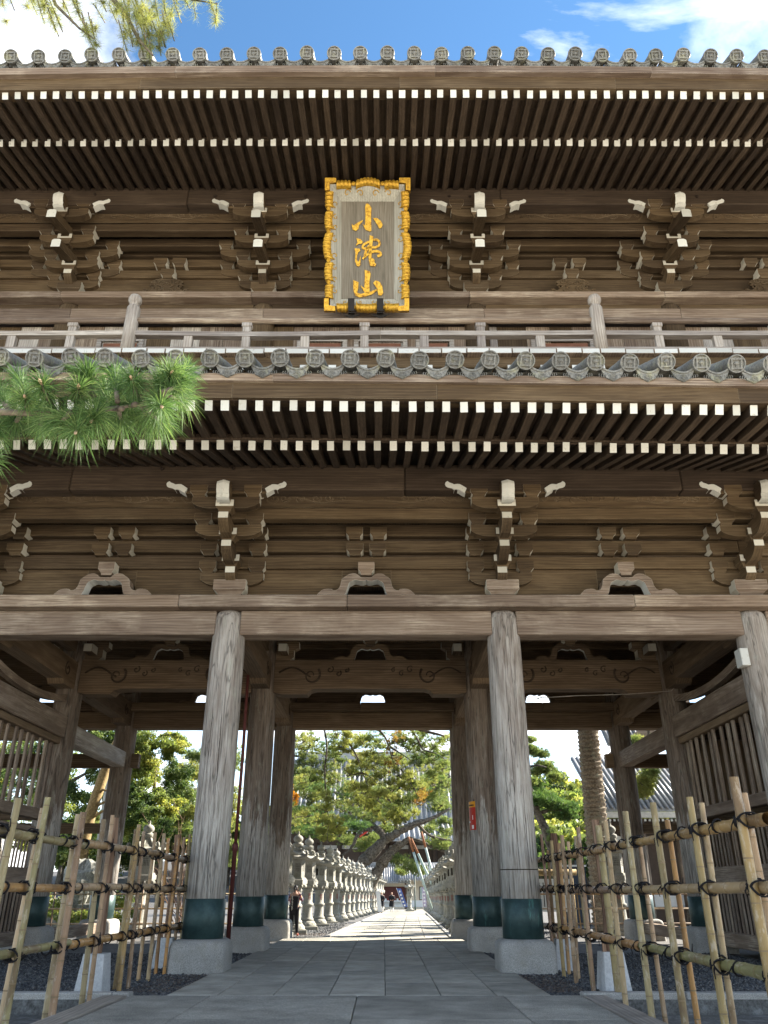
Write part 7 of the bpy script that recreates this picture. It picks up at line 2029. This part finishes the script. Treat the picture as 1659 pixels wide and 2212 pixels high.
def head(parent, pos, facing, hair=True):
    """head group: skull with nose, eyes, mouth, ears; facing = unit xy"""
    f = Vector((facing[0], facing[1], 0)).normalized(); s = Vector((-f.y, f.x, 0))
    m = MB(); vs, fs = [], []; rows, seg = 10, 14
    for i in range(rows + 1):
        ph = math.pi * i / rows
        for k in range(seg):
            a = 2 * math.pi * k / seg; x, y, z = math.sin(ph) * math.cos(a), math.sin(ph) * math.sin(a), math.cos(ph)
            jaw = 1 - .22 * max(0, -z) ** 1.5
            p = f * (x * .098 * jaw) + s * (y * .076 * jaw) + Vector((0, 0, z * .118)); vs.append(p)
    for i in range(rows):
        for k in range(seg): fs.append((i * seg + k, i * seg + (k + 1) % seg, (i + 1) * seg + (k + 1) % seg, (i + 1) * seg + k))
    m.add(vs, fs, 0, True)
    m.tube([f * .088 + Vector((0, 0, .01)), f * .108 - Vector((0, 0, .022)), f * .096 - Vector((0, 0, .035))], [.009, .014, .012], 6)
    for sg in (-1, 1):
        m.tube([s * sg * .074 + Vector((0, 0, .02)), s * sg * .086 - f * .01, s * sg * .074 - Vector((0, 0, .035))], [.008, .014, .008], 6)
        m.tube([f * .086 + s * sg * .030 + Vector((0, 0, .008)), f * .094 + s * sg * .030 + Vector((0, 0, .008))], .009, 6, mat=1)
    m.tube([f * .088 - s * .022 - Vector((0, 0, .060)), f * .094 - Vector((0, 0, .062)), f * .088 + s * .022 - Vector((0, 0, .060))], .006, 5, mat=2)
    h = put('head', m.mesh('head', ['skin', 'hair', 'poster_red']), parent, tuple(pos), None, True)
    if hair:
        vs, fs = [], []
        for i in range(7):
            ph = math.pi * .62 * i / 6
            for k in range(14):
                a = 2 * math.pi * k / 14; x, y, z = math.sin(ph) * math.cos(a), math.sin(ph) * math.sin(a), math.cos(ph)
                fr = .104 if x < .25 else .098 - .05 * max(0, (i - 3)) / 3
                vs.append(f * (x * fr - .008) + s * (y * .086) + Vector((0, 0, z * .128 + .006)))
        for i in range(6):
            for k in range(14): fs.append((i * 14 + k, i * 14 + (k + 1) % 14, (i + 1) * 14 + (k + 1) % 14, (i + 1) * 14 + k))
        hm = MB().add(vs, fs, 0, True)
        if hair == 'tail': hm.tube([-f * .10 + Vector((0, 0, .03)), -f * .15 - Vector((0, 0, .02)), -f * .145 - Vector((0, 0, .13))], [.028, .036, .012], 8)
        put('hair', hm.mesh('hair', 'hair'), h, local=True)
    return h
# visitor photographing the lanterns, seen from behind
wx = px(633, 2026, 33.2)
t = thing('person', 'person in patterned jacket and black trousers seen from behind, raising both hands', 'person', (wx.x, wx.y, gz(33) + 0.03))
J = {'pel': ((0, 0, .90), .13), 'wst': ((0, -.01, 1.06), .125), 'chs': ((.01, -.01, 1.27), .155), 'nck': ((.02, 0, 1.44), .055), 'hdb': ((.02, .02, 1.52), .05),
     'shl': ((-.17, 0, 1.37), .065), 'ell': ((-.24, .14, 1.20), .048), 'wrl': ((-.10, .30, 1.38), .032), 'shr': ((.19, 0, 1.37), .065), 'elr': ((.27, .14, 1.20), .048), 'wrr': ((.12, .30, 1.40), .032),
     'hpl': ((-.09, 0, .86), .10), 'knl': ((-.10, .01, .48), .062), 'anl': ((-.10, -.01, .09), .042), 'tol': ((-.11, .15, .04), .036), 'hpr': ((.09, 0, .86), .10), 'knr': ((.11, .03, .48), .062), 'anr': ((.13, .02, .09), .042), 'tor': ((.15, .18, .04), .036)}
E = [('pel', 'wst'), ('wst', 'chs'), ('chs', 'nck'), ('nck', 'hdb'), ('chs', 'shl'), ('shl', 'ell'), ('ell', 'wrl'), ('chs', 'shr'), ('shr', 'elr'), ('elr', 'wrr'), ('pel', 'hpl'), ('hpl', 'knl'), ('knl', 'anl'), ('anl', 'tol'), ('pel', 'hpr'), ('hpr', 'knr'), ('knr', 'anr'), ('anr', 'tor')]
skin_body('body', J, E, 'skin', t)
def clothes(name, keys, k, mat, off=0.0):
    JJ = {n: (J[n][0], J[n][1] * k + off) for n in keys}
    skin_body(name, JJ, [e for e in E if e[0] in keys and e[1] in keys], mat, t)
clothes('jacket', ['wst', 'pel', 'chs', 'shl', 'ell', 'wrl', 'shr', 'elr', 'wrr'], 1.16, 'jacket', .012)
clothes('trousers', ['pel', 'hpl', 'knl', 'anl', 'hpr', 'knr', 'anr'], 1.12, 'black_cloth', .008)
clothes('shoes', ['anl', 'tol'], 1.15, 'red_paint', .008); clothes('shoes', ['anr', 'tor'], 1.15, 'red_paint', .008)
head(t, (.02, .03, 1.60), (.1, 1), 'tail')
hand(t, (-.10, .30, 1.38), (.25, .5, .9), (0, -1, .4)); hand(t, (.12, .30, 1.40), (-.25, .5, .9), (0, -1, .4))
bk = put('back_panel', MB().box(-.15, .15, -.035, .03, -.27, .20, c=.03).mesh('back_panel', 'black_cloth'), t, (.02, -.19, 1.16), (-.05, .08, 0), True)
put('lettering', text_me('TOM AND JERRY', .072, 'white_cloth', 'lettering'), bk, (-.08, -.04, -.03), (math.pi / 2, -math.pi / 2 - .1, 0), True)
tag(put('camera_phone', mbox('iron', -.075, .075, -.006, .006, -.04, .04, c=.004), None, (wx.x + .01, wx.y + .40, gz(33) + 1.55)), 'phone held up by the person in the patterned jacket', 'phone')
# two priests in black robes
def priest(label, x, arm):
    Y = 90; c = px(x, 1966, Y)
    t = thing('person', label, 'person', (c.x, Y, gz(Y) + .07))
    J2 = {'pel': ((0, 0, .92), .13), 'chs': ((0, 0, 1.32), .15), 'nck': ((0, 0, 1.47), .055), 'hdb': ((0, 0, 1.54), .05), 'shl': ((-.2, 0, 1.40), .07), 'ell': ((-.27, -.03, 1.14), .055), 'wrl': ((-.14 if arm else -.27, -.2, 1.02), .035), 'shr': ((.2, 0, 1.40), .07), 'elr': ((.27, -.03, 1.14), .055), 'wrr': ((.12, -.2, 1.04), .035), 'hpl': ((-.09, 0, .86), .1), 'knl': ((-.1, 0, .48), .065), 'anl': ((-.1, .01, .08), .045), 'tol': ((-.11, -.14, .035), .04), 'hpr': ((.09, 0, .86), .1), 'knr': ((.1, 0, .48), .065), 'anr': ((.1, .01, .08), .045), 'tor': ((.11, -.14, .035), .04)}
    skin_body('body', J2, E2, 'skin', t)
    m = MB()
    loft(m, [[(rx * math.cos(a) , ry * math.sin(a), z) for a in [2 * math.pi * k / 16 for k in range(16)]] for (rx, ry, z) in ((.30, .22, .42), (.27, .20, .70), (.22, .17, .98), (.24, .18, 1.2), (.25, .16, 1.38), (.14, .12, 1.47), (.07, .07, 1.50))], True)
    for sg, n in ((-1, 'l'), (1, 'r')):
        m.tube([J2['sh' + n][0], J2['el' + n][0], tuple(Vector(J2['wr' + n][0]) + Vector((0, .02, -.04)))], [.09, .10, .12], 10)
    put('robe', m.mesh('robe', 'black_cloth'), t, local=True)
    mm = MB()
    for sx in (-.1, .1): mm.tube([(sx, .01, .44), (sx, .01, .12), (sx, -.03, .03)], [.075, .06, .05], 8).tube([(sx, .04, .03), (sx, -.16, .03)], .045, 8)
    put('leggings', mm.mesh('leggings', 'white_cloth'), t, local=True)
    head(t, (0, -.01, 1.63), (0, -1), False)
    hand(t, J2['wrl'][0], (.3, -1, -.2), (0, 0, 1)); hand(t, J2['wrr'][0], (-.3, -1, -.2), (0, 0, 1))
    put('collar', MB().tube([(-.07, -.06, 1.50), (0, -.15, 1.36), (.07, -.06, 1.50)], .02, 6).mesh('collar', 'white_cloth'), t, local=True)
E2 = [('pel', 'chs'), ('chs', 'nck'), ('nck', 'hdb'), ('chs', 'shl'), ('shl', 'ell'), ('ell', 'wrl'), ('chs', 'shr'), ('shr', 'elr'), ('elr', 'wrr'), ('pel', 'hpl'), ('hpl', 'knl'), ('knl', 'anl'), ('anl', 'tol'), ('pel', 'hpr'), ('hpr', 'knr'), ('knr', 'anr'), ('anr', 'tor')]
priest('shaven-headed person in a black robe and white leggings, hands joined at the waist', 846.5, True)
priest('person in a long black robe with one arm hanging, beside the lantern row', 824.5, False)
